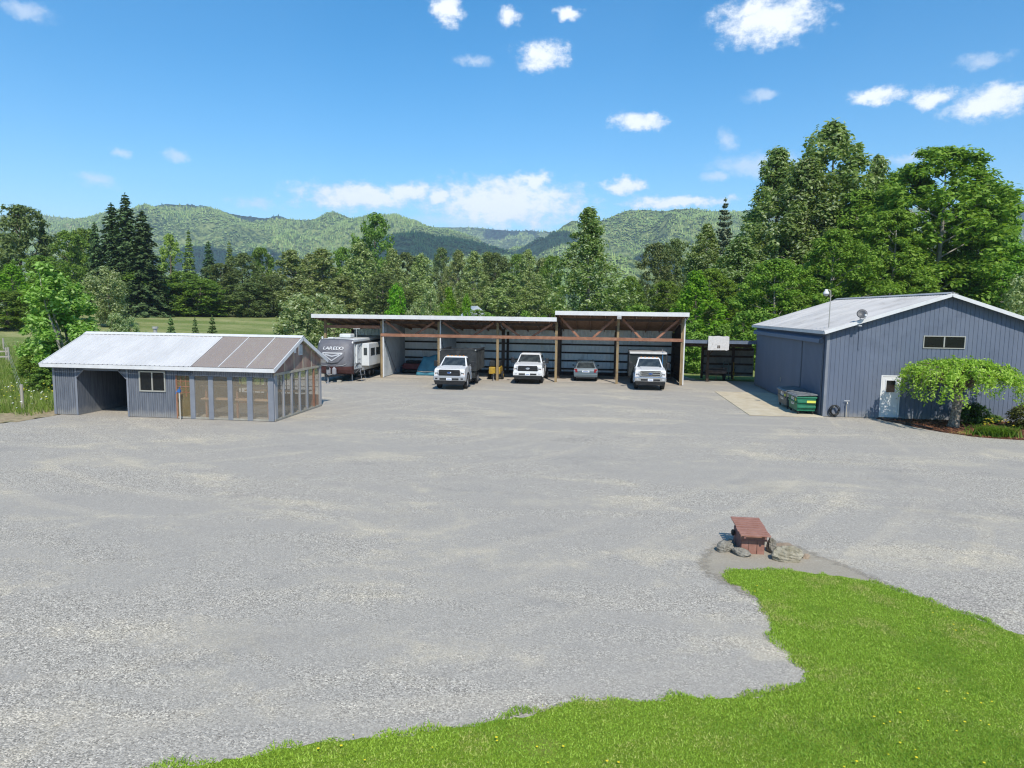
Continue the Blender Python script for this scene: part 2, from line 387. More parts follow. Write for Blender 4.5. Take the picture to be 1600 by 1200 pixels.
# ---- gravel yard
def m_gravel(name='gravel', warm=0.0):
    m = bpy.data.materials.new(name); m.use_nodes = True; k = NT(m.node_tree)
    p = k.n('ShaderNodeBsdfPrincipled'); o = k.n('ShaderNodeOutputMaterial'); k.put(o.inputs[0], p.outputs[0]); p.inputs['Roughness'].default_value = 0.9; p.inputs['Specular IOR Level'].default_value = 0.2
    c = k.coord('Object')
    vo = k.n('ShaderNodeTexVoronoi'); k.put(vo.inputs['Vector'], c); vo.inputs['Scale'].default_value = 52.0
    v2 = k.n('ShaderNodeTexVoronoi'); k.put(v2.inputs['Vector'], c); v2.inputs['Scale'].default_value = 13.0
    sp = k.n('ShaderNodeSeparateXYZ'); k.put(sp.inputs[0], vo.outputs['Color']); sp2 = k.n('ShaderNodeSeparateXYZ'); k.put(sp2.inputs[0], v2.outputs['Color'])
    stone = k.ramp(sp.outputs[0], [(0.0, (0.12, 0.112, 0.10)), (0.28, (0.235, 0.222, 0.20)), (0.62, (0.325, 0.307, 0.277)), (0.86, (0.42, 0.396, 0.355)), (1.0, (0.58, 0.545, 0.485))])
    fines = k.ramp(k.noise(c, 60, 3, 0.6), [(0.3, (0.235, 0.224, 0.208)), (0.7, (0.31, 0.297, 0.275))])
    # broad areas: loose stone against packed blue-grey fines, in long sweeps left by turning vehicles
    sweep = k.noise(k.mapping(c, (0.10, 0.30, 1), rot=(0, 0, R(38))), 1.0, 5, 0.62, 0.6)
    loose = k.smooth(k.math('ADD', sweep, k.math('MULTIPLY', k.math('SUBTRACT', k.noise(c, 2.2, 4, 0.7), 0.5), 0.35)), 0.40, 0.62)
    col = k.mix(k.math('MULTIPLY_ADD', loose, 0.70, 0.25), fines, stone)
    wob = k.math('MULTIPLY', k.math('SUBTRACT', k.noise(c, 2.6, 6, 0.75), 0.5), 0.42)
    buff = k.smooth(k.math('ADD', k.noise(k.mapping(c, (0.24, 0.44, 1), rot=(0, 0, R(38)), loc=(3.1, 1.7, 0)), 1.0, 4, 0.6, 0.5), wob), 0.50, 0.70)
    col = k.mix(k.math('MULTIPLY', buff, 0.85), col, k.mix(1.0, col, (1.26, 1.22, 1.11, 1), 'MULTIPLY'))
    # wheel paths: pairs of faint arcs round far-off turning centres
    arcs = None
    for (cx, cyy, per) in ((-9.0, 30.0, 1.9), (6.0, 60.0, 2.3), (-30, 44, 1.7)):
        r_ = k.vmath('LENGTH', k.vmath('MULTIPLY', k.vmath('SUBTRACT', c, (cx, cyy, 0)), (1, 1, 0)))
        w = k.math('SINE', k.math('MULTIPLY', k.math('ADD', r_, k.math('MULTIPLY', k.noise(c, 0.35, 2), 0.7)), 6.283 / per))
        w = k.math('MULTIPLY', k.smooth(w, 0.55, 1.0), k.smooth(k.math('ADD', k.noise(k.mapping(c, (1, 1, 1), loc=(cx, 0, 0)), 0.10, 3), k.math('MULTIPLY', wob, 0.5)), 0.48, 0.66))
        arcs = w if arcs is None else k.math('MAXIMUM', arcs, w)
    col = k.mix(k.math('MULTIPLY', arcs, 0.55), col, k.mix(1.0, col, (1.20, 1.17, 1.10, 1), 'MULTIPLY'))
    dark = k.smooth(k.math('ADD', k.noise(k.mapping(c, (0.26, 0.45, 1), rot=(0, 0, R(32)), loc=(9, 4, 0)), 1.0, 5, 0.65), wob), 0.54, 0.74)
    col = k.mix(k.math('MULTIPLY', dark, 0.8), col, k.mix(1.0, col, (0.80, 0.81, 0.84, 1), 'MULTIPLY'))
    col = k.mix(1.0, col, (1.21, 1.185, 1.13, 1), 'MULTIPLY')
    if warm: col = k.mix(k.math('MULTIPLY_ADD', k.noise(c, 4, 4), 0.5, warm), col, (0.30, 0.265, 0.205, 1))
    k.put(p.inputs['Base Color'], col)
    h = k.math('MULTIPLY', k.math('SUBTRACT', 1.0, vo.outputs['Distance']), k.math('MULTIPLY_ADD', loose, 0.7, 0.4))
    h = k.math('ADD', h, k.math('MULTIPLY', k.noise(c, 0.9, 3, 0.5), 1.5))
    k.put(p.inputs['Normal'], k.bump(h, 0.55, 0.014))
    return m
YARD = [(-60, 12), (-34, 20), (-27.5, 24.6), (-25.2, 25.9), (-24.83, 27.2), (-24.7, 28.6), (-24.9, 34.4), (-22.5, 37), (-21.4, 48), (-20.9, 57), (7.0, 57), (7.8, 53.2), (12, 53), (24, 51.8), (60, 46), (60, -25), (-60, -25)]
yard = sheet('gravel_yard', rough_poly(YARD, 0.5, 0.10, seed=4), 0.0, m_gravel())
dirt_m = m_gravel('packed_dirt', 0.45)
DIRT = smooth_poly([(2.7, 12.1), (2.2, 12.9), (1.9, 13.6), (2.1, 14.5), (2.6, 15.3), (3.2, 15.9), (4.4, 15.8), (5.0, 15.0), (5.6, 14.1), (6.0, 13.0), (5.3, 12.7), (3.6, 13.0), (3.2, 11.8)], 2)
def soft_sheet(name, poly, z, m, fade, step=0.08):
    """a thin spill of material whose edge thins out into the ground below (float attribute 'cover')"""
    xs_ = [p[0] for p in poly]; ys_ = [p[1] for p in poly]
    ux = np.arange(min(xs_), max(xs_) + step, step); uy = np.arange(min(ys_), max(ys_) + step, step); X_, Y_ = np.meshgrid(ux, uy)
    dd = np.full(X_.shape, 1e9)
    for i in range(len(poly)):
        x0, y0 = poly[i]; x1, y1 = poly[(i + 1) % len(poly)]; L2 = (x1 - x0) ** 2 + (y1 - y0) ** 2 + 1e-9
        t_ = np.clip(((X_ - x0) * (x1 - x0) + (Y_ - y0) * (y1 - y0)) / L2, 0, 1); dd = np.minimum(dd, np.hypot(X_ - x0 - t_ * (x1 - x0), Y_ - y0 - t_ * (y1 - y0)))
    cov = np.where(inpoly(X_, Y_, poly), dd, -dd); F_ = grid_faces(len(ux), len(uy)); keep = (cov.ravel()[F_] > -step).any(1)
    me = np_mesh(name, np.stack([X_, Y_, np.full(X_.shape, z)], -1).reshape(-1, 3), F_[keep], m)
    at = me.attributes.new('cover', 'FLOAT', 'POINT'); at.data.foreach_set('value', np.clip(cov / fade, 0, 1).astype(np.float32).ravel())
    return tag(link(name, me), kind='structure')
def fade_out(m, scale=6.0):
    k = NT.__new__(NT); k.t = m.node_tree; o = [n for n in k.t.nodes if n.type == 'OUTPUT_MATERIAL'][0]; sh_ = o.inputs[0].links[0].from_socket
    a_ = k.n('ShaderNodeAttribute', attribute_name='cover'); c = k.coord('Object')
    f_ = k.math('ADD', a_.outputs['Fac'], k.math('MULTIPLY', k.math('SUBTRACT', k.noise(c, scale, 6, 0.75), 0.5), 1.1))
    mx = k.n('ShaderNodeMixShader'); k.put(mx.inputs[0], k.smooth(f_, 0.18, 0.62)); tr_ = k.n('ShaderNodeBsdfTransparent')
    k.put(mx.inputs[1], tr_.outputs[0]); k.put(mx.inputs[2], sh_); k.put(o.inputs[0], mx.outputs[0]); return m
soft_sheet('dirt_patch', DIRT, 0.004, fade_out(dirt_m), 0.75)
straw_m = mat('straw_dirt', (0.26, 0.20, 0.12), (0.40, 0.33, 0.20), 5, rough=0.95, bump=0.8, bscale=30, bd=0.04, dirt=(0.13, 0.16, 0.05), dscale=2.0)
sheet('dirt_verge', rough_poly([(-34, 20.4), (-27.4, 24.9), (-25.1, 26.1), (-24.75, 27.2), (-24.75, 28.9), (-25.6, 30.2), (-26.5, 28.9), (-28.6, 27.6), (-34, 23.5)], 0.3, 0.18, seed=9), 0.008, straw_m)
floor_m = mat('barn_floor', (0.36, 0.325, 0.275), (0.46, 0.42, 0.37), 1.5, rough=0.95, bump=0.5, bscale=25, bd=0.02)
sheet('barn_floor', [(-20.2, 49.1), (6.0, 49.1), (6.0, 55.0), (-20.2, 55.0)], 0.012, floor_m)
conc_m = mat('concrete', (0.47, 0.40, 0.28), (0.54, 0.48, 0.36), 1.4, rough=0.9, bump=0.15, bscale=40, dirt=(0.33, 0.28, 0.21), dscale=0.9, dlo=0.5, dhi=0.78)
PAD = []
for (x0, x1, y0, y1) in ((7.75, 11.38, 38.60, 42.0), (7.75, 11.38, 35.12, 38.58), (7.75, 11.38, 42.02, 45.6)):
    PAD.append((x0, x1, y0, y1))
pad = sheet('concrete_pad', [(7.73, 35.10), (11.38, 35.40), (11.38, 45.65), (7.73, 45.62)], 0.004, mat('joint_sand', (0.30, 0.26, 0.19), rough=0.95))
for (x0, x1, y0, y1) in PAD:
    o = MB().box(x0, x1, y0 + (0.25 if y0 < 36 else 0), y1, -0.05, 0.022).build('slab', conc_m, pad, bevel=0.008)
mulch_m = mat('mulch', (0.085, 0.034, 0.018), (0.17, 0.075, 0.04), 18, rough=0.95, bump=1.0, bscale=34, bd=0.05, lo=0.3, hi=0.7, dirt=(0.05, 0.02, 0.012), dscale=3)
MULCH = [(13.9, 35.55), (14.3, 34.3), (14.7, 33.0), (15.3, 31.8), (16.2, 30.9), (17.6, 30.45), (19.5, 30.6), (22, 31.2), (26, 32), (26, 35.55)]
mulch = sheet('mulch_bed', rough_poly(MULCH, 0.25, 0.05, seed=3), 0.03, mulch_m, thick=0.06)
# loose chips on the mulch: real relief
rg = np.random.default_rng(5); n = 5200
px_ = rg.uniform(13.9, 22.5, n); py_ = rg.uniform(30.4, 35.5, n); ok = inpoly(px_, py_, MULCH); px_ = px_[ok]; py_ = py_[ok]; n = len(px_)
def chips(px_, py_, z, ln, wd, rg, tilt=0.5):
    n = len(px_); a = rg.uniform(0, 6.28, n); l = ln * rg.uniform(0.5, 1.3, n); w = wd * rg.uniform(0.6, 1.3, n); tl = rg.uniform(-tilt, tilt, n)
    d = np.stack([np.cos(a) * np.cos(tl), np.sin(a) * np.cos(tl), np.sin(tl)], -1) * l[:, None]; s_ = np.stack([-np.sin(a), np.cos(a), rg.uniform(-.4, .4, n)], -1) * w[:, None]
    c = np.stack([px_, py_, z + rg.uniform(0, 0.02, n)], -1)
    V = np.stack([c - d - s_, c + d - s_, c + d + s_, c - d + s_], 1).reshape(-1, 3); return V, np.arange(4 * n).reshape(-1, 4)
V, F = chips(px_, py_, 0.045, 0.05, 0.016, rg)
o = link('bark_chips', np_mesh('bark_chips', V, F, leafmat('bark_chip', [(0.05, 0.02, 0.012), (0.13, 0.05, 0.028), (0.22, 0.10, 0.055)], 0.0, 0.9)), mulch); tag(o, kind='stuff')
# timber edging along the bed, beside the door
mb = MB(); ed = [(14.0, 34.9), (14.45, 34.0), (14.85, 33.0), (15.1, 32.4)]
for a, b in zip(ed, ed[1:]): mb.beam((*a, 0.05), (*b, 0.05), 0.06, 0.11)
mb.build('edging', mat('old_timber', (0.035, 0.03, 0.027), rough=0.9), mulch)

# ---- lawn
LAWN = [(-5.17, 6.30), (-4.79, 6.45), (-4.21, 6.68), (-3.57, 6.97), (-2.97, 7.28), (-2.39, 7.42), (-1.67, 7.69), (-1.08, 7.94), (-0.7, 8.13), (-0.14, 8.5), (0.36, 8.63), (0.86, 8.64), (1.21, 8.82), (1.71, 8.84), (2.23, 8.97), (2.75, 9.23), (2.99, 9.46), (3.13, 9.76), (3.05, 10.02), (2.97, 10.49), (2.96, 11.03), (3.03, 11.63), (3.06, 12.21), (2.89, 12.76), (2.64, 12.96), (2.68, 13.39), (2.89, 13.62), (3.9, 13.75), (4.82, 13.6), (5.32, 13.32), (5.84, 12.92), (6.36, 12.19), (6.69, 11.66), (6.95, 11.43), (8.0, 10.3), (10, 8.4), (14, 6.5), (30, 2), (30, -20), (-16, -20), (-14, 3.6), (-8, 5.6)]
def m_lawn():
    m = bpy.data.materials.new('lawn'); m.use_nodes = True; k = NT(m.node_tree)
    p = k.n('ShaderNodeBsdfPrincipled'); o = k.n('ShaderNodeOutputMaterial'); k.put(o.inputs[0], p.outputs[0]); p.inputs['Roughness'].default_value = 0.9; p.inputs['Specular IOR Level'].default_value = 0.1
    c = k.coord('Object')
    col = k.mix(k.smooth(k.noise(c, 30, 4, 0.7), 0.35, 0.7), (0.12, 0.20, 0.02, 1), (0.23, 0.33, 0.035, 1))
    col = k.mix(k.math('MULTIPLY', k.smooth(k.noise(c, 0.9, 4, 0.6), 0.56, 0.74), 0.5), col, (0.27, 0.25, 0.09, 1))
    k.put(p.inputs['Base Color'], col); k.put(p.inputs['Normal'], k.bump(k.noise(c, 60, 4, 0.7), 0.8, 0.03)); return m
lawn = sheet('lawn', rough_poly(LAWN, 0.10, 0.045, seed=6), 0.010, m_lawn())
def blade_mat(name, stops, trans=0.3):
    """grass blades: the tint drifts over metres (clover, dry spots) and varies blade to blade"""
    m = bpy.data.materials.new(name); m.use_nodes = True; k = NT(m.node_tree)
    o = k.n('ShaderNodeOutputMaterial'); g = k.n('ShaderNodeNewGeometry'); c = k.coord('Object')
    a = k.ramp(g.outputs['Random Per Island'], [(0, stops[0]), (0.5, stops[1]), (1, stops[2])])
    dry = k.smooth(k.math('ADD', k.noise(c, 1.1, 5, 0.65), k.math('MULTIPLY', g.outputs['Random Per Island'], 0.18)), 0.60, 0.80)
    a = k.mix(k.math('MULTIPLY', dry, 0.75), a, (*stops[3], 1))
    lush = k.smooth(k.noise(k.mapping(c, (1, 1, 1), loc=(5, 2, 0)), 0.55, 4, 0.6), 0.52, 0.66)
    a = k.mix(k.math('MULTIPLY', lush, 0.6), a, (*stops[4], 1))
    d = k.n('ShaderNodeBsdfPrincipled'); k.put(d.inputs['Base Color'], a); d.inputs['Roughness'].default_value = 0.55; d.inputs['Specular IOR Level'].default_value = 0.25
    t_ = k.n('ShaderNodeBsdfTranslucent'); k.put(t_.inputs[0], a)
    mx = k.n('ShaderNodeMixShader'); mx.inputs[0].default_value = trans
    k.put(mx.inputs[1], d.outputs[0]); k.put(mx.inputs[2], t_.outputs[0]); k.put(o.inputs[0], mx.outputs[0]); return m
def blades(px, py, pz, h, w, rg, lean=0.5):
    n = len(px); a = rg.uniform(0, 6.283, n); hh = h * rg.uniform(0.5, 1.3, n); ln = rg.uniform(0, lean, n) * hh; la = rg.uniform(0, 6.283, n)
    dx = np.cos(a) * w * rg.uniform(.6, 1.3, n); dy = np.sin(a) * w * rg.uniform(.6, 1.3, n)
    V = np.stack([np.stack([px - dx, py - dy, pz], -1), np.stack([px + dx, py + dy, pz], -1), np.stack([px + np.cos(la) * ln, py + np.sin(la) * ln, pz + hh], -1)], 1).reshape(-1, 3)
    return V, np.arange(3 * n).reshape(-1, 3)
rg = np.random.default_rng(21); n = 620000
px_ = rg.uniform(-6.0, 10.0, n); py_ = rg.uniform(4.6, 13.9, n)
FRAY = rough_poly(LAWN, 0.22, 0.07, seed=8)
ok = inpoly(px_, py_, FRAY) & (py_ > 5.2 - 0.12 * px_) & (px_ < 0.62 * py_ + 0.6); px_ = px_[ok]; py_ = py_[ok]
tall = 0.75 + 0.7 * fbm(px_ * 0.8, py_ * 0.8, 3)
ex = []; rr_e = random.Random(12)
for i in range(33):     # ragged weeds and clover creeping out over the stones along the edge
    a_, b_ = LAWN[i], LAWN[i + 1]; n_e = int(math.hypot(b_[0] - a_[0], b_[1] - a_[1]) * 520)
    t_ = rg.random(n_e); g_ = fbm((a_[0] + (b_[0] - a_[0]) * t_) * 2.6, (a_[1] + (b_[1] - a_[1]) * t_) * 2.6, 3); o_ = rg.normal(0.0, 0.05, n_e) + (g_ - 0.5) * 0.35
    dx_, dy_ = b_[0] - a_[0], b_[1] - a_[1]; l_ = math.hypot(dx_, dy_); keep_ = g_ > 0.40
    ex.append(np.stack([a_[0] + dx_ * t_ - dy_ / l_ * o_, a_[1] + dy_ * t_ + dx_ / l_ * o_, g_], -1)[keep_])
ex = np.concatenate(ex); px_ = np.concatenate([px_, ex[:, 0]]); py_ = np.concatenate([py_, ex[:, 1]]); tall = np.concatenate([tall, 0.7 + 2.0 * np.clip(ex[:, 2] - 0.4, 0, 1) * 2])
V, F = blades(px_, py_, np.full(len(px_), 0.008), 0.023 * tall, 0.0085, rg, 1.5)
gm = blade_mat('grass_blade', [(0.205, 0.34, 0.03), (0.29, 0.46, 0.046), (0.40, 0.56, 0.095), (0.50, 0.46, 0.18), (0.15, 0.30, 0.025)])
tag(link('lawn_grass', np_mesh('lawn_grass', V, F, gm)), 'short bright green mown grass covering the lawn in the lower right', 'grass', kind='stuff')
# small yellow flowers in the turf
n = 330; fx = rg.uniform(-3.5, 6.5, n); fy = rg.uniform(6.6, 13.0, n)
ok = inpoly(fx, fy, LAWN) & (fbm(fx * 0.7 + 40, fy * 0.7, 3) > 0.52); fx = fx[ok]; fy = fy[ok]; m_ = len(fx)
ang = np.linspace(0, 2 * math.pi, 7)[:-1]; hz = rg.uniform(0.05, 0.085, m_); rr_ = rg.uniform(0.010, 0.018, m_)
V = np.stack([fx[:, None] + rr_[:, None] * np.cos(ang), fy[:, None] + rr_[:, None] * np.sin(ang), np.repeat(hz[:, None], 6, 1)], -1).reshape(-1, 3)
tag(link('lawn_flowers', np_mesh('lawn_flowers', V, np.arange(6 * m_).reshape(-1, 6), mat('yellow_petal', (0.75, 0.60, 0.02), rough=0.6))), 'tiny yellow flowers dotted through the lawn grass', 'flowers', kind='stuff')

# ---- rough grass and weeds beside the shed and in the near meadow
n = 150000; px_ = rg.uniform(-62, -20.5, n); py_ = rg.uniform(24, 75, n)
keep = rg.random(n) < np.clip(1.5 - (np.hypot(px_, py_) - 38) / 45, 0.25, 1)
ok = keep & ~inpoly(px_, py_, YARD) & (py_ > 27.6 - 0.35 * (px_ + 25.0) * (px_ < -25)) & ~((px_ > -25.6) & (px_ < -13.8) & (py_ < 34.6)) & ~((px_ > -20.5) & (py_ > 42))
px_ = px_[ok]; py_ = py_[ok]
V, F = blades(px_, py_, gz(np.hypot(px_, py_) - 8) - 0.06, 0.42 * (0.5 + fbm(px_ * .3, py_ * .3, 3)), 0.022, rg, 0.7)
wm = blade_mat('meadow_blade', [(0.10, 0.17, 0.022), (0.17, 0.26, 0.04), (0.26, 0.33, 0.07), (0.40, 0.38, 0.18), (0.11, 0.20, 0.02)])
tag(link('meadow_grass', np_mesh('meadow_grass', V, F, wm)), 'tall loose meadow grass and weeds left of the shed', 'grass', kind='stuff')
# white umbels and yellow weeds near the fence
for nm, colr, cx, cyy, sx, sy, cnt, sz in (('white_weeds', (0.72, 0.74, 0.66), -30, 36, 4.5, 5, 160, 0.035), ('yellow_weeds', (0.62, 0.55, 0.04), -31, 33.5, 3.0, 3.5, 130, 0.035)):
    fx = rg.normal(cx, sx, cnt); fy = rg.normal(cyy, sy, cnt); ok = ~inpoly(fx, fy, YARD) & (fx < -25.8); fx = fx[ok]; fy = fy[ok]; m_ = len(fx)
    hz = gz(np.hypot(fx, fy) - 8) + rg.uniform(0.3, 0.62, m_); rr_ = sz * rg.uniform(0.6, 1.5, m_)
    V = np.stack([fx[:, None] + rr_[:, None] * np.cos(ang), fy[:, None] + rr_[:, None] * np.sin(ang), hz[:, None] + 0.3 * rr_[:, None] * np.sin(ang)], -1).reshape(-1, 3)
    tag(link(nm, np_mesh(nm, V, np.arange(6 * m_).reshape(-1, 6), mat(nm, colr, rough=0.8))), nm.replace('_', ' ').replace('weeds', 'flowering weeds') + ' in the tall grass left of the shed', 'weeds', kind='stuff')

# ---- hills
def m_forest():
    m = bpy.data.materials.new('forest_hill'); m.use_nodes = True; k = NT(m.node_tree)
    p = k.n('ShaderNodeBsdfDiffuse'); o = k.n('ShaderNodeOutputMaterial'); k.put(o.inputs[0], p.outputs[0])
    c = k.coord('Object')
    big = k.noise(k.mapping(c, (1, 1, 1.5)), 0.0042, 5, 0.6, 0.5); fine = k.noise(c, 0.055, 5, 0.75); mid = k.noise(c, 0.014, 4, 0.6)
    col = k.mix(k.smooth(big, 0.40, 0.60), (0.105, 0.165, 0.060, 1), (0.235, 0.295, 0.095, 1))
    col = k.mix(k.smooth(mid, 0.45, 0.62), col, (0.165, 0.225, 0.085, 1))
    col = k.mix(k.math('MULTIPLY', k.smooth(fine, 0.50, 0.66), 0.8), col, (0.34, 0.39, 0.16, 1))
    col = k.mix(k.math('MULTIPLY', k.smooth(fine, 0.54, 0.40), 0.9), col, (0.030, 0.062, 0.030, 1))
    clear = k.smooth(k.noise(k.mapping(c, (1, 1, 1), loc=(300, 90, 0)), 0.006, 5, 0.65), 0.66, 0.72)
    col = k.mix(k.math('MULTIPLY', clear, k.smooth(fine, 0.4, 0.7)), col, (0.50, 0.43, 0.28, 1))
    k.put(p.inputs[0], col); k.put(p.inputs['Normal'], k.bump(fine, 1.0, 14.0)); return m
hill_m = m_forest()
def hill(crest, front, back, step, seed, wood=11.0, noise=0.40):
    """a wooded ridge: heights fall away from the crest line, gullied and bumpy with tree tops"""
    cx = np.array([c[0] for c in crest]); cyy = np.array([c[1] for c in crest]); cz = np.array([c[2] for c in crest])
    xs = np.arange(cx[0] - 250, cx[-1] + 250, step)
    ycr = np.interp(xs, cx, cyy); zcr = np.interp(xs, cx, cz)
    ker = np.ones(5) / 5
    zcr = np.convolve(np.pad(zcr, 2, 'edge'), ker, 'valid')
    edge = np.clip(np.minimum(xs - (cx[0] - 250), (cx[-1] + 250) - xs) / 350, 0, 1); edge = edge * edge * (3 - 2 * edge)
    ts = np.concatenate([np.linspace(-1, 0, int(front / step / 1.2)), np.linspace(0, 1, int(back / step / 3))[1:]])
    T_, Xg = np.meshgrid(ts, xs, indexing='ij'); Yc = np.broadcast_to(ycr, Xg.shape)
    Yg = Yc + np.where(T_ < 0, T_ * front, T_ * back)
    fall = np.where(T_ < 0, 1 - np.abs(T_), 1 - T_); fall = fall ** 1.25
    gul = (fbm(Xg / 210 + seed * 3.7, Yg / 360 + seed, 5) - 0.5) * noise * 2
    shape = np.clip(fall * (1 + gul * (1 - np.clip(fall, 0, 1) ** 4) * 1.9), 0, None)
    Z = shape * (zcr * edge)[None, :]
    n1 = vnoise(Xg / 15 + seed * 11, Yg / 17) ; n2 = vnoise(Xg / 7.5, Yg / 8 + seed * 5)
    Z = Z + (n1 ** 2 * 6 + n2 * 3) * (0.35 + 0.65 * fbm(Xg / 120, Yg / 120 + seed, 3)) * np.clip(fall * 6, 0, 1) - 7
    o = link('hill', np_mesh('hill', np.stack([Xg, Yg, Z], -1).reshape(-1, 3), grid_faces(len(xs), len(ts)), hill_m)); tag(o, kind='structure')
    # the woods on the side that faces the yard: pointed conifers and rounded crowns
    rgh = np.random.default_rng(seed); nr, nc = Z.shape; nf = int((ts <= 0.02).sum()); wide = xs[-1] - xs[0]
    n = int(wide * front / wood ** 2); ri = rgh.random(n) * (nf - 1.001); ci = rgh.random(n) * (nc - 1.001)
    i0 = ri.astype(int); j0 = ci.astype(int); fi = ri - i0; fj = ci - j0
    bil = lambda A: (A[i0, j0] * (1 - fi) + A[i0 + 1, j0] * fi) * (1 - fj) + (A[i0, j0 + 1] * (1 - fi) + A[i0 + 1, j0 + 1] * fi) * fj
    x, y, z = bil(Xg), bil(Yg), bil(Z); stand = fbm(x / 150 + seed, y / 190, 4); ok = (fbm(x / 90 + 31, y / 110 + seed, 4) < 0.63) & (z > 2); x, y, z, stand = x[ok], y[ok], z[ok], stand[ok]; n = len(x)
    con = rgh.random(n) < np.clip((stand - 0.36) * 4, 0.08, 0.9); sc_ = wood / 9.0
    h = np.where(con, rgh.uniform(7, 13, n), rgh.uniform(4.5, 8, n)) * sc_ ** 0.5; r = np.where(con, rgh.uniform(2.0, 3.2, n), rgh.uniform(3.5, 5.5, n)) * sc_
    m_ = 5; an = np.arange(m_) * 2 * math.pi / m_; a0 = rgh.uniform(0, 6.28, n)
    rx = x[:, None] + r[:, None] * np.cos(an + a0[:, None]); ry = y[:, None] + r[:, None] * np.sin(an + a0[:, None]); mz = np.where(con, -1.0, h * 0.45)
    V = np.concatenate([np.stack([rx, ry, np.repeat((z + mz)[:, None], m_, 1)], -1), np.stack([x, y, z + h], -1)[:, None, :]], 1).reshape(-1, 3)
    b_ = np.arange(n)[:, None] * (m_ + 1); q = np.arange(m_)
    F = np.stack([b_ + q, b_ + (q + 1) % m_, np.repeat(b_ + m_, m_, 1)], -1).reshape(-1, 3)
    me = np_mesh('woods', V, F, wood_m); link('woods', me, o)['kind'] = 'stuff'
    return o
def m_wood():
    m = bpy.data.materials.new('far_woods'); m.use_nodes = True; k = NT(m.node_tree)
    p = k.n('ShaderNodeBsdfDiffuse'); o = k.n('ShaderNodeOutputMaterial'); k.put(o.inputs[0], p.outputs[0]); g = k.n('ShaderNodeNewGeometry'); c = k.coord('Object')
    a = k.ramp(g.outputs['Random Per Island'], [(0, (0.075, 0.135, 0.05)), (0.4, (0.16, 0.255, 0.078)), (0.75, (0.24, 0.345, 0.105)), (1, (0.35, 0.44, 0.16))])
    st_ = k.smooth(k.noise(c, 0.0045, 5, 0.6, 0.4), 0.40, 0.62)
    a = k.mix(k.math('MULTIPLY', st_, 0.5), a, (0.24, 0.33, 0.11, 1)); dk_ = k.smooth(k.noise(k.mapping(c, (1, 1, 1), loc=(700, 0, 0)), 0.006, 4, 0.6), 0.55, 0.66)
    a = k.mix(k.math('MULTIPLY', dk_, 0.55), a, (0.06, 0.10, 0.05, 1)); k.put(p.inputs[0], a); return m
wood_m = m_wood()
hill([(-2411,2371,304),(-2121,2408,320),(-1952,2431,334),(-1832,2450,372),(-1687,2468,382),(-1579,2483,395),(-1469,2493,365),(-1323,2508,331),(-1202,2524,345),(-1081,2538,341),(-1014,2551,379),(-936,2557,348),(-816,2574,367),(-718,2583,339),(-597,2594,309),(-475,2606,277),(-352,2615,223)], 1150, 500, 9, 1, 7.5)
hill([(-3339,3288,469),(-2937,3339,478),(-2702,3365,454),(-2369,3413,519),(-2286,3426,544),(-2135,3444,539),(-2001,3457,511),(-1866,3471,486),(-1732,3486,474),(-1682,3495,495),(-1597,3501,459),(-1395,3523,428)], 700, 500, 11, 2, 13)
hill([(-1613,4525,570),(-1184,4576,558),(-842,4619,563),(-585,4648,541),(-456,4664,543),(-285,4684,536),(-70,4706,496)], 1400, 600, 14, 3, 18)
hill([(-376,2305,190),(-291,2318,219),(-195,2332,242),(-122,2347,292),(-90,2354,321),(-47,2357,298),(17,2367,320),(80,2378,347),(133,2385,354),(219,2395,348),(283,2404,360),(390,2416,351),(476,2426,348),(562,2434,317),(778,2455,266)], 1000, 500, 9, 4, 7.5)
hill([(378,3747,486),(645,3785,540),(845,3812,556),(1080,3839,546),(1548,3899,569),(1883,3942,584),(2150,3977,601),(2384,4006,604),(2721,4040,534)], 900, 500, 13, 5, 14)
hill([(-594,1666,158),(-500,1680,180),(-437,1689,191),(-374,1697,188),(-310,1704,180),(-231,1711,159),(-151,1719,141)], 520, 400, 7, 6, 6)
hill([(-117,1210,78),(-40,1222,102),(38,1232,109),(83,1237,101),(128,1240,82)], 380, 300, 6, 7, 5)

# ---- fair-weather clouds drifting over the hills: their shadows lie on the slopes
def cloud(x, y, z, rx, ry, rz_, seed):
    bm = bmesh.new(); bmesh.ops.create_icosphere(bm, subdivisions=4, radius=1.0)
    rr = random.Random(seed); lob = [(Vector((rr.gauss(0, 1), rr.gauss(0, 1), abs(rr.gauss(0, .6)))).normalized(), rr.uniform(.12, .35)) for _ in range(16)]
    for v in bm.verts:
        d = v.co.normalized(); s_ = 0.72
        for l, a in lob: s_ += a * max(0, d.dot(l)) ** 10
        v.co = Vector((d.x * s_ * rx, d.y * s_ * ry, d.z * s_ * rz_ * (1.0 if d.z > 0 else 0.25)))
    me = bpy.data.meshes.new('cloud'); bm.to_mesh(me); bm.free(); me.shade_smooth(); me.materials.append(mat('cloud_white', (0.9, 0.9, 0.9), rough=1.0, spec=0.0))
    o = link('cloud', me); o.location = (x, y, z); return tag(o, kind='stuff')
def cloud_over(x, y, zg, rx, ry, seed, alt=1500):
    h = alt - zg; c = Vector((x, y, zg)) - SUN_TO_GROUND / abs(SUN_TO_GROUND.z) * h
    return cloud(c.x, c.y, c.z, rx, ry, 120, seed)
cloud_over(-470, 1640, 150, 230, 170, 1)
cloud_over(-1850, 3440, 480, 520, 150, 2, 2400)
cloud_over(170, 1800, 120, 190, 110, 3)
cloud_over(-180, 2150, 130, 160, 80, 4)
cloud_over(2300, 3900, 560, 520, 260, 5, 2800)
cloud_over(-560, 4560, 520, 170, 140, 6, 3000)
cloud_over(-1000, 1960, 90, 330, 120, 7)
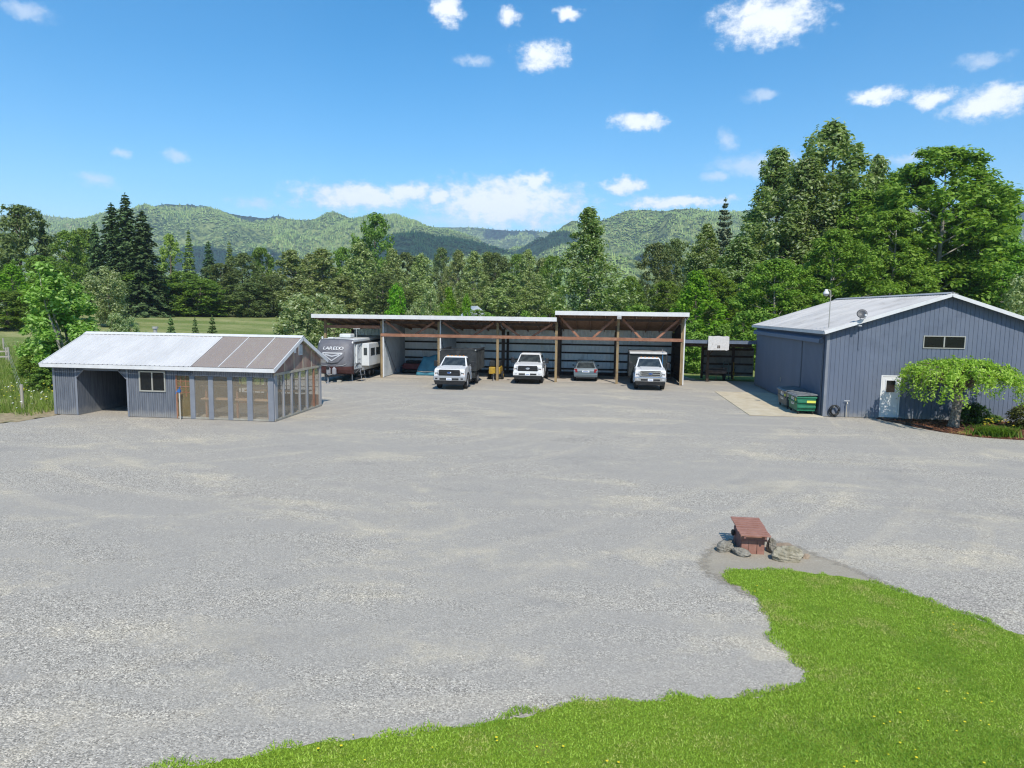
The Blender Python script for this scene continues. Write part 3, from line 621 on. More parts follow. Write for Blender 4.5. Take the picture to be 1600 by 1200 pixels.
# ---- air between the yard and the hills
HAZE = True
if HAZE:
    hm = bpy.data.materials.new('haze'); hm.use_nodes = True; k = NT(hm.node_tree)
    v = k.n('ShaderNodeVolumePrincipled'); v.inputs['Color'].default_value = (0.66, 0.82, 1.0, 1); v.inputs['Density'].default_value = 0.00014; v.inputs['Anisotropy'].default_value = 0.0
    o = k.n('ShaderNodeOutputMaterial'); k.put(o.inputs['Volume'], v.outputs[0])
    hz_o = MB().box(-5800, 5800, -5800, 5800, -1.5, 640).build('haze', hm); tag(hz_o, kind='stuff')

# ================================================================== TREES
def leaf_quads(name, pos, nrm, size, m, rg, aspect=0.55):
    n = len(pos); nrm = nrm / np.linalg.norm(nrm, axis=1, keepdims=True)
    t = rg.normal(size=(n, 3)); t -= nrm * (t * nrm).sum(1, keepdims=True); t /= np.linalg.norm(t, axis=1, keepdims=True)
    b = np.cross(nrm, t); s_ = size[:, None]
    V = np.stack([pos - t * s_, pos + b * s_ * aspect, pos + t * s_, pos - b * s_ * aspect], 1).reshape(-1, 3)
    return np_mesh(name, V, np.arange(4 * n).reshape(-1, 4), m)
def unit(rg, n):
    v = rg.normal(size=(n, 3)); return v / np.linalg.norm(v, axis=1, keepdims=True)
def prof_oval(u, low=0.30): # u 0..1 along the crown
    return np.where(u < low, 0.55 + 0.45 * np.sin(u / low * math.pi / 2), np.cos((u - low) / (1 - low) * math.pi / 2) ** 0.62)
def prof_cone(u): return np.clip((1 - u), 0, 1) ** 0.75 * np.clip(u * 6 + 0.35, 0, 1)
def prof_round(u): return np.sqrt(np.clip(1 - (2 * u - 0.9) ** 2 / 1.22, 0.02, 1))
def deciduous(seed, h, w, base, prof, nclump, nleaf, leaf, cr, flat=0.75, inner=0.45, updir=0.5, spiky=0.0, stems=1, lobe=0.28):
    """returns crown positions, normals, sizes and the limb list"""
    rg = np.random.default_rng(seed); P = []; N = []; SZ = []; limbs = []
    ph = rg.uniform(0, 6.28, (4,)); offs = [(0, 0, 1.0)] if stems == 1 else [(rg.uniform(-.22, .22) * w, rg.uniform(-.22, .22) * w, rg.uniform(.72, 1.0)) for _ in range(stems)]
    trunk = [(o[0], o[1], o[2]) for o in offs]
    for i in range(nclump):
        o = offs[i % len(offs)]; hh = h * o[2]
        u = (i + rg.random()) / nclump; u = u ** 0.92; z = base * h + u * (hh - base * h)
        th = rg.uniform(0, 6.283)
        lob = 1 + lobe * math.sin(2 * th + ph[0] + 3 * u) + lobe * 0.7 * math.sin(3 * th + ph[1] - 5 * u) + lobe * .5 * math.sin(9 * u + ph[2])
        Rr = w / 2 * float(prof(np.array(u))) * lob * (1.0 if stems == 1 else 0.74)
        r = Rr * (inner + (1 - inner) * math.sqrt(rg.random()))
        c_r = cr * rg.uniform(0.6, 1.35) * (0.65 + 0.35 * (1 - u)); r = max(0, r - c_r * 0.45)
        c = np.array([o[0] * (0.4 + 0.6 * u) + r * math.cos(th), o[1] * (0.4 + 0.6 * u) + r * math.sin(th), min(z, hh - c_r * flat * 0.7)])
        m = int(nleaf * (c_r / cr) ** 1.6 * rg.uniform(.7, 1.3)) + 4
        d = unit(rg, m); d[:, 2] = d[:, 2] * 0.9 + 0.18; rad = c_r * rg.random(m) ** 0.42
        p = c + d * rad[:, None] * np.array([1, 1, flat])
        if spiky: p[:, 2] += spiky * c_r * rg.random(m) ** 3
        P.append(p); N.append(d * 0.75 + np.array([0, 0, updir]) + rg.normal(size=(m, 3)) * 0.33); SZ.append(leaf * rg.uniform(0.6, 1.4, m))
        if i % max(1, nclump // 26) == 0: limbs.append((o, z - 0.30 * r - 0.05 * h, c))
    return rg, np.concatenate(P), np.concatenate(N), np.concatenate(SZ), limbs, trunk
def limbs_mesh(h, w, base, limbs, trunk, r0):
    mb = MB()
    for (ox, oy, hs_) in trunk:
        pts = []; rad = []
        for i in range(7):
            t_ = i / 6; f = min(1, t_ * 1.4); pts.append((ox * (0.15 + 0.85 * f) + 0.02 * w * math.sin(5 * t_ + ox), oy * (0.15 + 0.85 * f) + 0.02 * w * math.cos(4 * t_ + oy), t_ * h * hs_ * 0.93)); rad.append(r0 * (1 - t_) ** 0.9 * (1.25 if i == 0 else 1) + 0.012 * r0 / 0.2)
        mb.tube(pts, rad, 8)
    for (o, z, c) in limbs:
        z = max(z, base * h * 0.6); f = min(1, z / h * 1.4)
        a = Vector((o[0] * (0.15 + 0.85 * f), o[1] * (0.15 + 0.85 * f), z)); b = Vector(c); mid = a.lerp(b, 0.55) + Vector((0, 0, 0.06 * (b - a).length))
        k_ = r0 * 0.42 * (1 - z / h * 0.7); mb.tube([a, mid, b], [k_, k_ * 0.55, k_ * 0.18], 5, cap=False)
    return mb
def conifer(seed, h, w, base, nlev, leaf, droop=0.28, dens=1.0, power=0.8, ragged=0.25, lift=0.0):
    rg = np.random.default_rng(seed); P = []; N = []; SZ = []; br = []
    for i in range(nlev):
        u = (i + rg.uniform(-.3, .3)) / nlev; u = min(max(u, 0), 0.985); z = base * h + u * (h - base * h)
        nb = int(rg.integers(5, 8)); t0 = rg.uniform(0, 6.28)
        for j in range(nb):
            th = t0 + 6.283 * j / nb + rg.uniform(-.3, .3)
            L = w / 2 * ((1 - u) ** power + 0.035) * rg.uniform(1 - ragged * 1.6, 1 + ragged * 0.5)
            dz = -droop * L * rg.uniform(.6, 1.3) + lift * L
            m = int(max(6, L / leaf * 7 * dens)); t = rg.random(m) ** 0.75
            sw = 0.30 * L * (1.05 - t) * rg.uniform(-1, 1, m)
            x = L * t; zz = z + dz * t ** 1.6 + rg.normal(0, 0.05, m) * L - np.abs(sw) * 0.35
            p = np.stack([x * math.cos(th) - sw * math.sin(th), x * math.sin(th) + sw * math.cos(th), zz], -1)
            P.append(p); N.append(np.array([math.cos(th) * .35, math.sin(th) * .35, 0.8]) + rg.normal(size=(m, 3)) * 0.35); SZ.append(leaf * rg.uniform(.6, 1.3, m))
            if i % 3 == 0: br.append(((0, 0, z), (L * .8 * math.cos(th), L * .8 * math.sin(th), z + dz * .7)))
    m = 14; P.append(np.stack([rg.normal(0, .03 * leaf, m), rg.normal(0, .03 * leaf, m), h * (1 - rg.random(m) * .03)], -1)); N.append(rg.normal(size=(m, 3))); SZ.append(np.full(m, leaf * .6))
    mb = MB(); mb.tube([(0, 0, 0), (0, 0, h * .5), (0, 0, h * 0.985)], [w * .035, w * .02, 0.01], 7)
    for a, b in br: mb.tube([a, b], [w * .006, w * .002], 4, cap=False)
    return rg, np.concatenate(P), np.concatenate(N), np.concatenate(SZ), mb

bark = mat('bark', (0.09, 0.075, 0.06), (0.17, 0.15, 0.125), 6, (1, 1, 0.2), rough=0.95, bump=0.6, bscale=20, bd=0.02)
palebark = mat('pale_bark', (0.20, 0.19, 0.165), (0.34, 0.33, 0.30), 4, (1, 1, 0.3), rough=0.9, bump=0.4, bscale=18, bd=0.02)
LM = {
 'cw': leafmat('leaf_cottonwood', [(0.10, 0.145, 0.042), (0.17, 0.23, 0.07), (0.24, 0.295, 0.10), (0.40, 0.45, 0.25)]),
 'cn': leafmat('leaf_cottonwood_near', [(0.085, 0.145, 0.034), (0.13, 0.205, 0.052), (0.19, 0.27, 0.075), (0.44, 0.50, 0.31)]),
 'bl': leafmat('leaf_green', [(0.07, 0.13, 0.02), (0.12, 0.20, 0.032), (0.19, 0.28, 0.052)]),
 'bn': leafmat('leaf_alder', [(0.065, 0.135, 0.016), (0.11, 0.21, 0.025), (0.17, 0.29, 0.04), (0.26, 0.38, 0.075)]),
 'br': leafmat('leaf_bright', [(0.075, 0.17, 0.012), (0.12, 0.26, 0.018), (0.20, 0.35, 0.035)]),
 'yl': leafmat('leaf_yellowgreen', [(0.12, 0.19, 0.03), (0.20, 0.28, 0.05), (0.28, 0.36, 0.09)]),
 'dk': leafmat('leaf_dark', [(0.075, 0.105, 0.036), (0.115, 0.155, 0.052), (0.175, 0.22, 0.08)]),
 'wl': leafmat('leaf_willow', [(0.12, 0.18, 0.06), (0.19, 0.26, 0.095), (0.27, 0.34, 0.15), (0.44, 0.49, 0.32)]),
 'bu': leafmat('leaf_bush', [(0.075, 0.145, 0.02), (0.13, 0.235, 0.032), (0.21, 0.32, 0.06)]),
 'cf': leafmat('needle_dark', [(0.036, 0.072, 0.026), (0.064, 0.112, 0.04), (0.105, 0.165, 0.064)], 0.1),
 'cl': leafmat('needle_pale', [(0.09, 0.14, 0.03), (0.14, 0.20, 0.045), (0.20, 0.27, 0.08)], 0.15),
 'cg': leafmat('needle_grey', [(0.07, 0.10, 0.055), (0.12, 0.155, 0.09), (0.18, 0.22, 0.13)], 0.12),
 'cs': leafmat('needle_young', [(0.045, 0.085, 0.025), (0.075, 0.125, 0.04), (0.11, 0.17, 0.055)], 0.12),
 'mp': leafmat('leaf_maple', [(0.09, 0.17, 0.024), (0.15, 0.26, 0.04), (0.22, 0.35, 0.07), (0.34, 0.45, 0.17)]),
 'fd': leafmat('leaf_feathery', [(0.05, 0.10, 0.014), (0.09, 0.165, 0.022), (0.15, 0.24, 0.04)], 0.2),
}
PROTO = {}
def proto_dec(ty, var, **kw):
    h, w, base = kw['h'], kw['w'], kw['base']; r0 = kw.pop('r0', 0.02 * h); bk = kw.pop('bark', bark)
    rg, P, N, SZ, limbs, trunk = deciduous(seed=hash((ty, var)) % 1 + var * 31 + sum(map(ord, ty)), **kw)
    crown = leaf_quads('crown_' + ty, P, N, SZ, LM[ty], rg)
    mb = limbs_mesh(h, w, base, limbs, trunk, r0); o = mb.build('trunk', bk); tm = o.data; bpy.data.objects.remove(o); tm.shade_smooth()
    PROTO.setdefault(ty, []).append((crown, tm, h, w))
def proto_con(ty, var, h, w, base, nlev, leaf, **kw):
    rg, P, N, SZ, mb = conifer(var * 17 + sum(map(ord, ty)), h, w, base, nlev, leaf, **kw)
    crown = leaf_quads('crown_' + ty, P, N, SZ, LM[ty], rg, 0.38)
    o = mb.build('trunk', bark); tm = o.data; bpy.data.objects.remove(o)
    PROTO.setdefault(ty, []).append((crown, tm, h, w))
for v in range(4): proto_dec('cw', v, h=15, w=7, base=0.10, prof=prof_oval, nclump=170, nleaf=62, leaf=0.24, cr=1.0, flat=0.95, spiky=0.6, bark=palebark, r0=0.18)
for v in range(4): proto_dec('cn', v, h=20, w=8, base=0.06, prof=prof_oval, nclump=330, nleaf=92, leaf=0.185, cr=1.0, flat=0.9, spiky=0.4, bark=palebark, stems=1, inner=0.35, r0=0.3, lobe=0.34)
for v in range(4): proto_dec('bl', v, h=13, w=8.5, base=0.05, prof=prof_round, nclump=190, nleaf=78, leaf=0.21, cr=1.1, flat=0.8)
for v in range(4): proto_dec('bn', v, h=16, w=11, base=0.05, prof=prof_round, nclump=420, nleaf=92, leaf=0.185, cr=1.1, flat=0.6, inner=0.5, updir=0.8, bark=palebark, r0=0.28, lobe=0.2)
for v in range(2): proto_dec('br', v, h=7, w=3.6, base=0.04, prof=prof_oval, nclump=110, nleaf=62, leaf=0.12, cr=0.55, flat=0.9, spiky=0.8, r0=0.09)
proto_dec('yl', 0, h=17, w=8, base=0.08, prof=prof_oval, nclump=110, nleaf=60, leaf=0.26, cr=1.1, flat=0.8)
for v in range(3): proto_dec('dk', v, h=14, w=8.5, base=0.04, prof=prof_round, nclump=180, nleaf=72, leaf=0.23, cr=1.1, flat=0.8)
for v in range(3): proto_dec('wl', v, h=6.2, w=5.2, base=0.02, prof=prof_round, nclump=130, nleaf=75, leaf=0.115, cr=0.62, flat=0.8, spiky=0.7, stems=3, r0=0.07)
for v in range(3): proto_dec('bu', v, h=5, w=4.4, base=0.0, prof=prof_round, nclump=95, nleaf=75, leaf=0.12, cr=0.62, flat=0.75, stems=2, r0=0.06)
for v in range(3): proto_con('cf', v, 20, 7.2, 0.03, 50, 0.30, droop=0.42, dens=1.6, ragged=0.32)
for v in range(2): proto_con('cl', v, 20, 5.5, 0.05, 40, 0.32, droop=0.15, dens=1.5)
proto_con('cg', 0, 21, 7.4, 0.04, 40, 0.28, droop=-0.25, dens=1.4, ragged=0.35)
proto_con('cs', 0, 4.3, 1.7, 0.02, 24, 0.12, droop=-0.1, dens=2.2)
proto_con('fd', 0, 3.6, 4.0, 0.0, 22, 0.10, droop=0.0, dens=1.3, power=0.6, ragged=0.4)
proto_dec('mp', 0, h=8.6, w=5.6, base=0.10, prof=prof_oval, nclump=190, nleaf=95, leaf=0.12, cr=0.55, flat=0.75, spiky=0.7, stems=4, bark=palebark, r0=0.10, lobe=0.42)
TREES=[
('dk',-100.1,109.1,3.20,18.78,10.17,'dark brownish green leafy tree at the left edge of the picture',''),
('cf',-99.1,113.2,3.20,17.71,4.12,'narrow dark conifer beside the leafy tree at the left edge',''),
('br',-78.5,84.1,2.30,7.81,5.86,'round bright green tree low at the left edge of the meadow',''),
('bl',-75.8,80.0,2.08,4.60,6.60,'spreading green bush tree at the left picture edge beside the meadow',''),
('bl',-108.5,130.2,3.20,16.72,9.45,'mid green leafy tree between the left edge trees and the tall firs',''),
('bl',-112.8,139.9,3.20,18.38,7.87,'rounded green tree just left of the tall fir cluster',''),
('cf',-97.0,123.6,3.20,17.91,6.93,'shortest dark fir on the left side of the fir cluster',''),
('cf',-92.5,122.5,3.20,21.34,10.23,'second tallest dark fir in the cluster, left of the tallest',''),
('cf',-88.5,121.1,3.20,22.87,11.04,'tallest dark fir with ragged pointed top above the hills',''),
('cf',-82.6,117.4,3.16,19.17,11.16,'broad dark fir on the right side of the fir cluster',''),
('wl',-69.6,91.5,2.30,9.43,7.72,'grey green leafy tree standing in front of the tall firs',''),
('yl',-106.3,161.1,3.20,19.60,7.65,'yellow green tree right of the fir cluster',''),
('cl',-102.8,163.7,3.20,21.00,5.48,'slender pale green conifer right of the yellow green tree',''),
('cf',-89.8,150.7,3.20,17.00,7.11,'small dark conifer alone between two pale conifers',''),
('cl',-104.9,186.7,3.20,20.44,6.21,'pale green conifer to the right of the small dark conifer',''),
('bl',-85.9,126.7,3.20,6.37,13.16,'wide green bush below the fir cluster beside the meadow',''),
('bl',-76.7,124.9,3.19,7.12,12.37,'large rounded green bush at the meadow edge below the pale conifers',''),
('bl',-84.6,132.2,3.20,8.82,10.50,'green bushy tree standing just behind the meadow edge bushes',''),
('dk',-78.0,135.3,3.20,10.74,9.05,'dark green bushy tree under the small dark conifer',''),
('dk',-77.8,143.7,3.20,13.54,8.43,'dull brownish green tree between the pale conifer and the cottonwood row',''),
('bl',-80.7,158.8,3.20,16.00,7.42,'slim green tree just left of the long cottonwood row',''),
('dk',-69.1,129.8,3.19,6.65,9.69,'dark grey green bush at the right end of the meadow',''),
('dk',-66.4,134.4,3.20,8.41,6.82,'dark bush between the meadow and the pale willow shrub',''),
('cw',-67.3,145.1,3.20,14.23,9.41,'grey green cottonwood, first from the left in the tall back row behind the barn','tree row behind the barn'),
('cw',-68.8,159.1,3.20,14.53,10.01,'grey green cottonwood, second from the left in the tall back row behind the barn','tree row behind the barn'),
('cw',-62.5,150.8,3.20,15.06,10.34,'grey green cottonwood, third from the left in the tall back row behind the barn','tree row behind the barn'),
('bl',-63.1,165.1,3.20,16.75,8.09,'green leafy tree, fourth from the left in the tall back row behind the barn','tree row behind the barn'),
('cw',-55.7,156.9,3.20,17.12,8.96,'grey green cottonwood, fifth from the left in the tall back row behind the barn','tree row behind the barn'),
('cw',-45.4,148.9,3.20,15.01,6.04,'grey green cottonwood, sixth from the left in the tall back row behind the barn','tree row behind the barn'),
('dk',-46.0,163.0,3.20,15.33,9.44,'dark leafy tree, seventh from the left in the tall back row behind the barn','tree row behind the barn'),
('cw',-40.2,154.5,3.20,14.39,5.96,'grey green cottonwood, eighth from the left in the tall back row behind the barn','tree row behind the barn'),
('dk',-39.0,169.1,3.20,17.12,5.97,'dark leafy tree, ninth from the left in the tall back row behind the barn','tree row behind the barn'),
('cw',-33.0,160.6,3.20,15.68,6.43,'grey green cottonwood, tenth from the left in the tall back row behind the barn','tree row behind the barn'),
('cw',-27.6,152.0,3.20,14.59,6.90,'grey green cottonwood, eleventh from the left in the tall back row behind the barn','tree row behind the barn'),
('cw',-26.9,166.4,3.20,15.70,7.61,'grey green cottonwood, twelfth from the left in the tall back row behind the barn','tree row behind the barn'),
('dk',-23.5,157.6,3.20,14.89,8.69,'dark leafy tree, thirteenth from the left in the tall back row behind the barn','tree row behind the barn'),
('bl',-20.5,172.3,3.20,15.78,7.15,'green leafy tree, fourteenth from the left in the tall back row behind the barn','tree row behind the barn'),
('cw',-16.6,163.7,3.20,16.12,6.21,'grey green cottonwood, fifteenth from the left in the tall back row behind the barn','tree row behind the barn'),
('cw',-12.5,154.8,3.20,13.43,7.46,'grey green cottonwood, sixteenth from the left in the tall back row behind the barn','tree row behind the barn'),
('cw',-59.0,130.2,3.15,7.81,7.34,'lower grey green cottonwood, first from the left in the front row behind the barn','tree row behind the barn'),
('cw',-50.2,132.3,3.14,8.29,7.95,'lower grey green cottonwood, second from the left in the front row behind the barn','tree row behind the barn'),
('dk',-40.1,125.5,2.92,8.64,8.31,'lower dark leafy tree, third from the left in the front row behind the barn','tree row behind the barn'),
('cw',-34.1,127.1,2.91,7.17,5.42,'lower grey green cottonwood, fourth from the left in the front row behind the barn','tree row behind the barn'),
('cw',-25.6,129.2,2.92,7.62,5.45,'lower grey green cottonwood, fifth from the left in the front row behind the barn','tree row behind the barn'),
('cw',-17.3,131.4,2.94,9.11,7.46,'lower grey green cottonwood, sixth from the left in the front row behind the barn','tree row behind the barn'),
('cw',-11.6,133.1,2.97,8.97,5.64,'lower grey green cottonwood, seventh from the left in the front row behind the barn','tree row behind the barn'),
('bl',-56.2,170.0,3.20,25.47,10.96,'tall dark green tree rising well above the cottonwood row',''),
('wl',-26.0,57.7,0.16,6.09,6.07,'pale willow shrub between the shed roof and the camper bay',''),
('wl',-24.1,61.0,0.21,6.49,6.38,'larger pale willow shrub directly behind the left end of the barn roof',''),
('wl',-22.6,64.2,0.28,5.55,3.71,'small pale willow shrub over the first barn partition',''),
('br',-21.2,70.6,0.46,7.10,2.70,'bright green young tree peeping over the barn roof, leftmost of three',''),
('wl',-18.0,73.0,0.51,6.75,3.33,'pale silvery shrub over the barn roof between bright young trees',''),
('br',-15.6,71.3,0.43,6.80,2.43,'bright green young tree over the middle of the barn roof',''),
('br',-13.5,70.4,0.39,6.17,1.73,'smallest bright green young tree over the barn roof',''),
('wl',-19.1,68.7,0.37,5.69,2.62,'dull pale shrub low over the barn roof beside the leftmost bright tree',''),
('bu',-11.0,69.6,0.35,5.24,2.62,'low green bush over the barn roof near the small pale house',''),
('bu',-7.8,68.0,0.29,5.01,3.31,'low green bush showing as a strip over the barn roof',''),
('bu',-5.3,68.3,0.29,5.30,3.31,'low green bush left of the tall pointed cottonwood',''),
('cn',-1.2,78.1,0.62,15.79,7.12,'tall pointed cottonwood rising alone behind the right half of the barn',''),
('bl',-9.6,141.9,3.15,13.15,6.30,'green tree in the distance just left of the pointed cottonwood',''),
('bl',4.4,97.3,1.48,8.53,4.63,'mid green tree right of the pointed cottonwood',''),
('cf',7.0,113.0,2.22,9.00,2.47,'small dark conifer tip between the pointed cottonwood and the dark tree',''),
('dk',10.9,129.4,2.86,14.83,7.03,'dark grey green tree, left of a pair in front of the right hill',''),
('dk',14.6,135.0,3.03,15.94,6.82,'dark grey green tree, right of a pair in front of the right hill',''),
('bl',9.0,90.7,1.18,7.88,5.94,'rounded green tree behind the raised right barn roof',''),
('bu',4.5,75.7,0.53,6.34,4.72,'dense green bush behind the raised right barn roof',''),
('br',9.4,68.4,0.31,8.54,5.44,'light green willowy tree beside the right end of the barn',''),
('bu',8.3,60.7,0.11,4.37,4.42,'low green thicket behind the open bay of the lean-to',''),
('bu',10.7,62.1,0.15,4.92,3.82,'green thicket behind the weathered backboard',''),
('cg',20.4,118.0,2.50,21.44,7.14,'pale grey spruce standing against the right hill',''),
('cn',14.4,96.3,1.47,15.38,6.55,'pale leaved cottonwood in front of the grey spruce',''),
('bl',17.1,90.0,1.20,11.09,7.74,'green leafy tree below the grey spruce',''),
('cn',22.7,94.3,1.45,24.69,10.89,'left stem of the tallest cottonwood group above the shop',''),
('cn',29.0,93.3,1.49,27.47,13.54,'tallest cottonwood reaching highest into the sky above the shop',''),
('cn',24.6,88.1,1.19,22.34,10.14,'leafy cottonwood filling the gap below the two tallest crowns',''),
('cn',36.3,97.9,1.81,23.98,7.42,'cottonwood crown showing between the tallest tree and the broad alder',''),
('bn',37.0,81.5,1.10,22.07,15.54,'broad bright green alder, the widest crown behind the shop',''),
('bn',30.1,75.8,0.75,14.98,9.45,'bushy green alder directly behind the shop roof',''),
('bn',23.3,72.7,0.55,12.90,8.41,'dense green tree behind the left slope of the shop roof',''),
('bn',17.2,69.6,0.38,9.98,7.42,'bright green tree left of the shop roof',''),
('bu',14.2,64.7,0.23,6.04,5.11,'dark green undergrowth left of the shop wall',''),
('bu',18.5,65.3,0.27,6.63,5.11,'green undergrowth just over the shop roof',''),
('bn',42.4,79.0,1.11,11.73,8.10,'green tree at the right picture edge behind the shop',''),
('wl',40.7,72.5,0.82,10.17,5.44,'pale leafy tree cut by the right picture edge',''),
('bn',45.2,90.1,1.64,16.82,9.22,'leafy tree on the right flank of the broad alder',''),
('mp',-35.0,41.7,0.02,8.46,6.92,'young light green maple growing behind the left end of the shed',''),
('fd',-32.0,36.3,0.00,1.94,3.00,'feathery green fir bush at the left end of the shed',''),
('bu',-38.1,41.6,0.04,2.05,2.59,'low bush in the grass left of the maple',''),
('wl',-42.0,55.6,0.32,4.03,2.92,'pale flowering shrub behind the left part of the shed roof',''),
('wl',-42.0,57.6,0.37,3.86,2.32,'smaller pale shrub behind the shed roof',''),
('cs',-28.5,43.0,0.00,4.40,1.47,'small young conifer behind the shed ridge, left of three',''),
('cs',-27.5,44.2,0.00,4.32,1.32,'small young conifer behind the shed ridge, middle of three',''),
('cs',-26.3,44.3,0.00,4.47,1.59,'small young conifer behind the shed ridge, right of three',''),
('bn',30.6,86.4,1.20,18.24,10.50,'leafy alder between the tallest cottonwood and the broad alder',''),
('cn',16.6,84.1,0.93,12.95,7.50,'cottonwood at the left flank of the tall group above the shop',''),
('bn',12.7,81.1,0.78,9.35,6.73,'green alder behind the light willowy tree beside the barn',''),
('bl',2.4,102.0,1.70,6.86,7.50,'green tree filling the gap right of the pointed cottonwood',''),
('bu',-19.3,111.2,2.20,3.55,3.78,'green bush in front of the small pale house',''),
('bu',-22.7,98.6,1.66,4.33,5.62,'low hedge bush behind the bright young trees over the barn roof',''),
('bu',-2.1,66.7,0.24,5.37,4.95,'green bush at the foot of the pointed cottonwood',''),
('bl',-85.5,96.7,2.84,9.60,8.66,'leafy tree behind the maple at the left',''),
('bl',-85.1,120.0,3.19,8.72,10.56,'green tree at the foot of the broad dark fir',''),
('bn',35.2,85.2,1.23,20.69,10.23,'dense alder crown tucked against the left side of the broad alder',''),
('bn',42.9,83.9,1.32,18.30,9.40,'dense alder crown tucked against the right side of the broad alder',''),
]

NAMES = {'cw': 'cottonwood_tree', 'cn': 'cottonwood_tree', 'bl': 'leafy_tree', 'bn': 'alder_tree', 'br': 'young_tree', 'yl': 'leafy_tree', 'dk': 'leafy_tree', 'wl': 'willow_shrub', 'bu': 'bush',
         'cf': 'fir_tree', 'cl': 'conifer_tree', 'cg': 'spruce_tree', 'cs': 'young_conifer', 'mp': 'maple_tree', 'fd': 'fir_bush'}
rt = random.Random(99); cnt = {}
for (ty, x, y, z0, h, w, lab, grp) in TREES:
    i = cnt.get(ty, 0); cnt[ty] = i + 1
    cm, tm, ph, pw = PROTO[ty][i % len(PROTO[ty])]
    cat = 'conifer' if ty in ('cf', 'cl', 'cg', 'cs') else ('shrub' if ty in ('bu', 'fd') or 'shrub' in lab or 'bush' in lab.split(' tree')[0] and 'tree' not in lab else 'tree')
    o = thing(NAMES[ty], lab, cat, (x, y, z0 - 0.25), rt.uniform(0, 6.28), grp or None)
    sw_ = w / pw; o.scale = (sw_ * 1.04, sw_ * 1.04, (h + 0.25) / ph)
    link('trunk', tm, o); link('crown', cm, o)

# ================================================================== BUILDINGS
FR = lambda y0: (lambda u, d, z: (u, y0 - d, z))            # wall facing the yard (-Y)
BK = lambda y0: (lambda u, d, z: (u, y0 + d, z))
LF = lambda x0: (lambda u, d, z: (x0 - d, u, z))            # wall facing -X
RI = lambda x0: (lambda u, d, z: (x0 + d, u, z))            # wall facing +X
blue = mat('blue_grey_paint', (0.105, 0.131, 0.184), (0.123, 0.150, 0.205), 0.8, (1, 1, 0.35), rough=0.7, bump=0.12, bscale=45, dirt=(0.09, 0.112, 0.158), dscale=0.6, splash=(0.26, 0.25, 0.23))
blue_old = mat('faded_blue_paint', (0.095, 0.110, 0.138), (0.145, 0.160, 0.188), 5.0, (3, 3, 0.25), rough=0.85, bump=0.2, bscale=50, dirt=(0.20, 0.215, 0.235), dscale=1.6, dlo=0.60, dhi=0.80, splash=(0.30, 0.29, 0.27))
bluetrim = mat('blue_trim_paint', (0.165, 0.182, 0.215), (0.195, 0.212, 0.245), 2.0, rough=0.65)
white_trim = mat('white_trim', (0.60, 0.61, 0.62), (0.54, 0.55, 0.56), 2.5, rough=0.55, dirt=(0.50, 0.50, 0.48), dscale=3.0, dlo=0.6, dhi=0.85)
white_roof = mat('white_metal_roof', (0.50, 0.498, 0.495), (0.57, 0.565, 0.56), 0.9, (1, 0.4, 1), rough=0.42, metal=0.0, spec=0.5, dirt=(0.48, 0.475, 0.47), dscale=1.5)
galv = mat('galvanised_roof', (0.33, 0.335, 0.345), (0.41, 0.41, 0.415), 0.7, (0.4, 1.2, 1), rough=0.5, metal=0.1, dirt=(0.26, 0.255, 0.255), dscale=0.8, dlo=0.5, dhi=0.75)
brownwood = mat('red_brown_timber', (0.22, 0.105, 0.065), (0.30, 0.155, 0.10), 3, (1, 1, 1), rough=0.85, bump=0.25, bscale=40)
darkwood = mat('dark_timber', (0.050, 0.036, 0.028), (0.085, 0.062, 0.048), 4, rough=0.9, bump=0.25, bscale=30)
roofwood = mat('roof_underside_timber', (0.27, 0.17, 0.12), (0.36, 0.235, 0.17), 5, rough=0.9)
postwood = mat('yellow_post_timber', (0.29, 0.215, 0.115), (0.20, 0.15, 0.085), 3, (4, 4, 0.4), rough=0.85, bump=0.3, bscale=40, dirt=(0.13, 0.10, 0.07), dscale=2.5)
sheetblue = mat('pale_blue_sheet', (0.78, 0.83, 0.85), (0.82, 0.86, 0.87), 1.2, (1, 1, .3), rough=0.5, metal=0.1, dirt=(0.62, 0.67, 0.69), dscale=1.5)
partition_m = mat('grey_blue_sheet', (0.42, 0.465, 0.50), (0.47, 0.51, 0.54), 1.5, rough=0.5, metal=0.15, dirt=(0.28, 0.32, 0.36), dscale=1.2)
alu = mat('window_frame_metal', (0.40, 0.39, 0.35), rough=0.45, metal=0.4)
pane_dark = glass('window_glass', (0.015, 0.018, 0.02), 0.42, 0.04)

# ------------------------------------------------------------------ garden shed with greenhouse end
sh = thing('garden_shed', 'long blue grey shed with white metal roof and greenhouse end on the left', 'shed', (-19.5, 28.65, 0))
def at0(o, root):   # parts are modelled in world space; keep them there under the root
    o.matrix_parent_inverse = root.matrix_basis.inverted(); return o
def P(mb, name, m, root, **kw):
    o = mb.build(name, m, None, **kw); o.parent = root; bpy.context.view_layer.update() if False else None
    o.matrix_parent_inverse = Matrix.Translation(-Vector(root.location)); return o
def PR(o, root):
    o.parent = root; o.matrix_parent_inverse = Matrix.Translation(-Vector(root.location)); return o
Y0, Y1, YR = 28.65, 33.9, 31.275; XL, XR_ = -24.95, -14.2; ZE = 2.44; ZR = 3.72; SL = (ZR - ZE) / (YR - 28.35)
zroof = lambda y: ZE + (min(y, 2 * YR - y) - 28.35) * SL
wt = zroof(Y0) - 0.06
P(ribbed(FR(Y0), XL, -18.86, 0.02, wt, 0.105, 0.026, 0.02, holes=[(-23.75, -21.27, 0, 2.1), (-20.62, -19.37, 1.22, 2.12)]), 'wall', blue_old, sh)
P(ribbed(FR(Y0), -18.86, XR_, 1.97, wt, 0.105, 0.026, 0.02), 'wall', blue_old, sh)
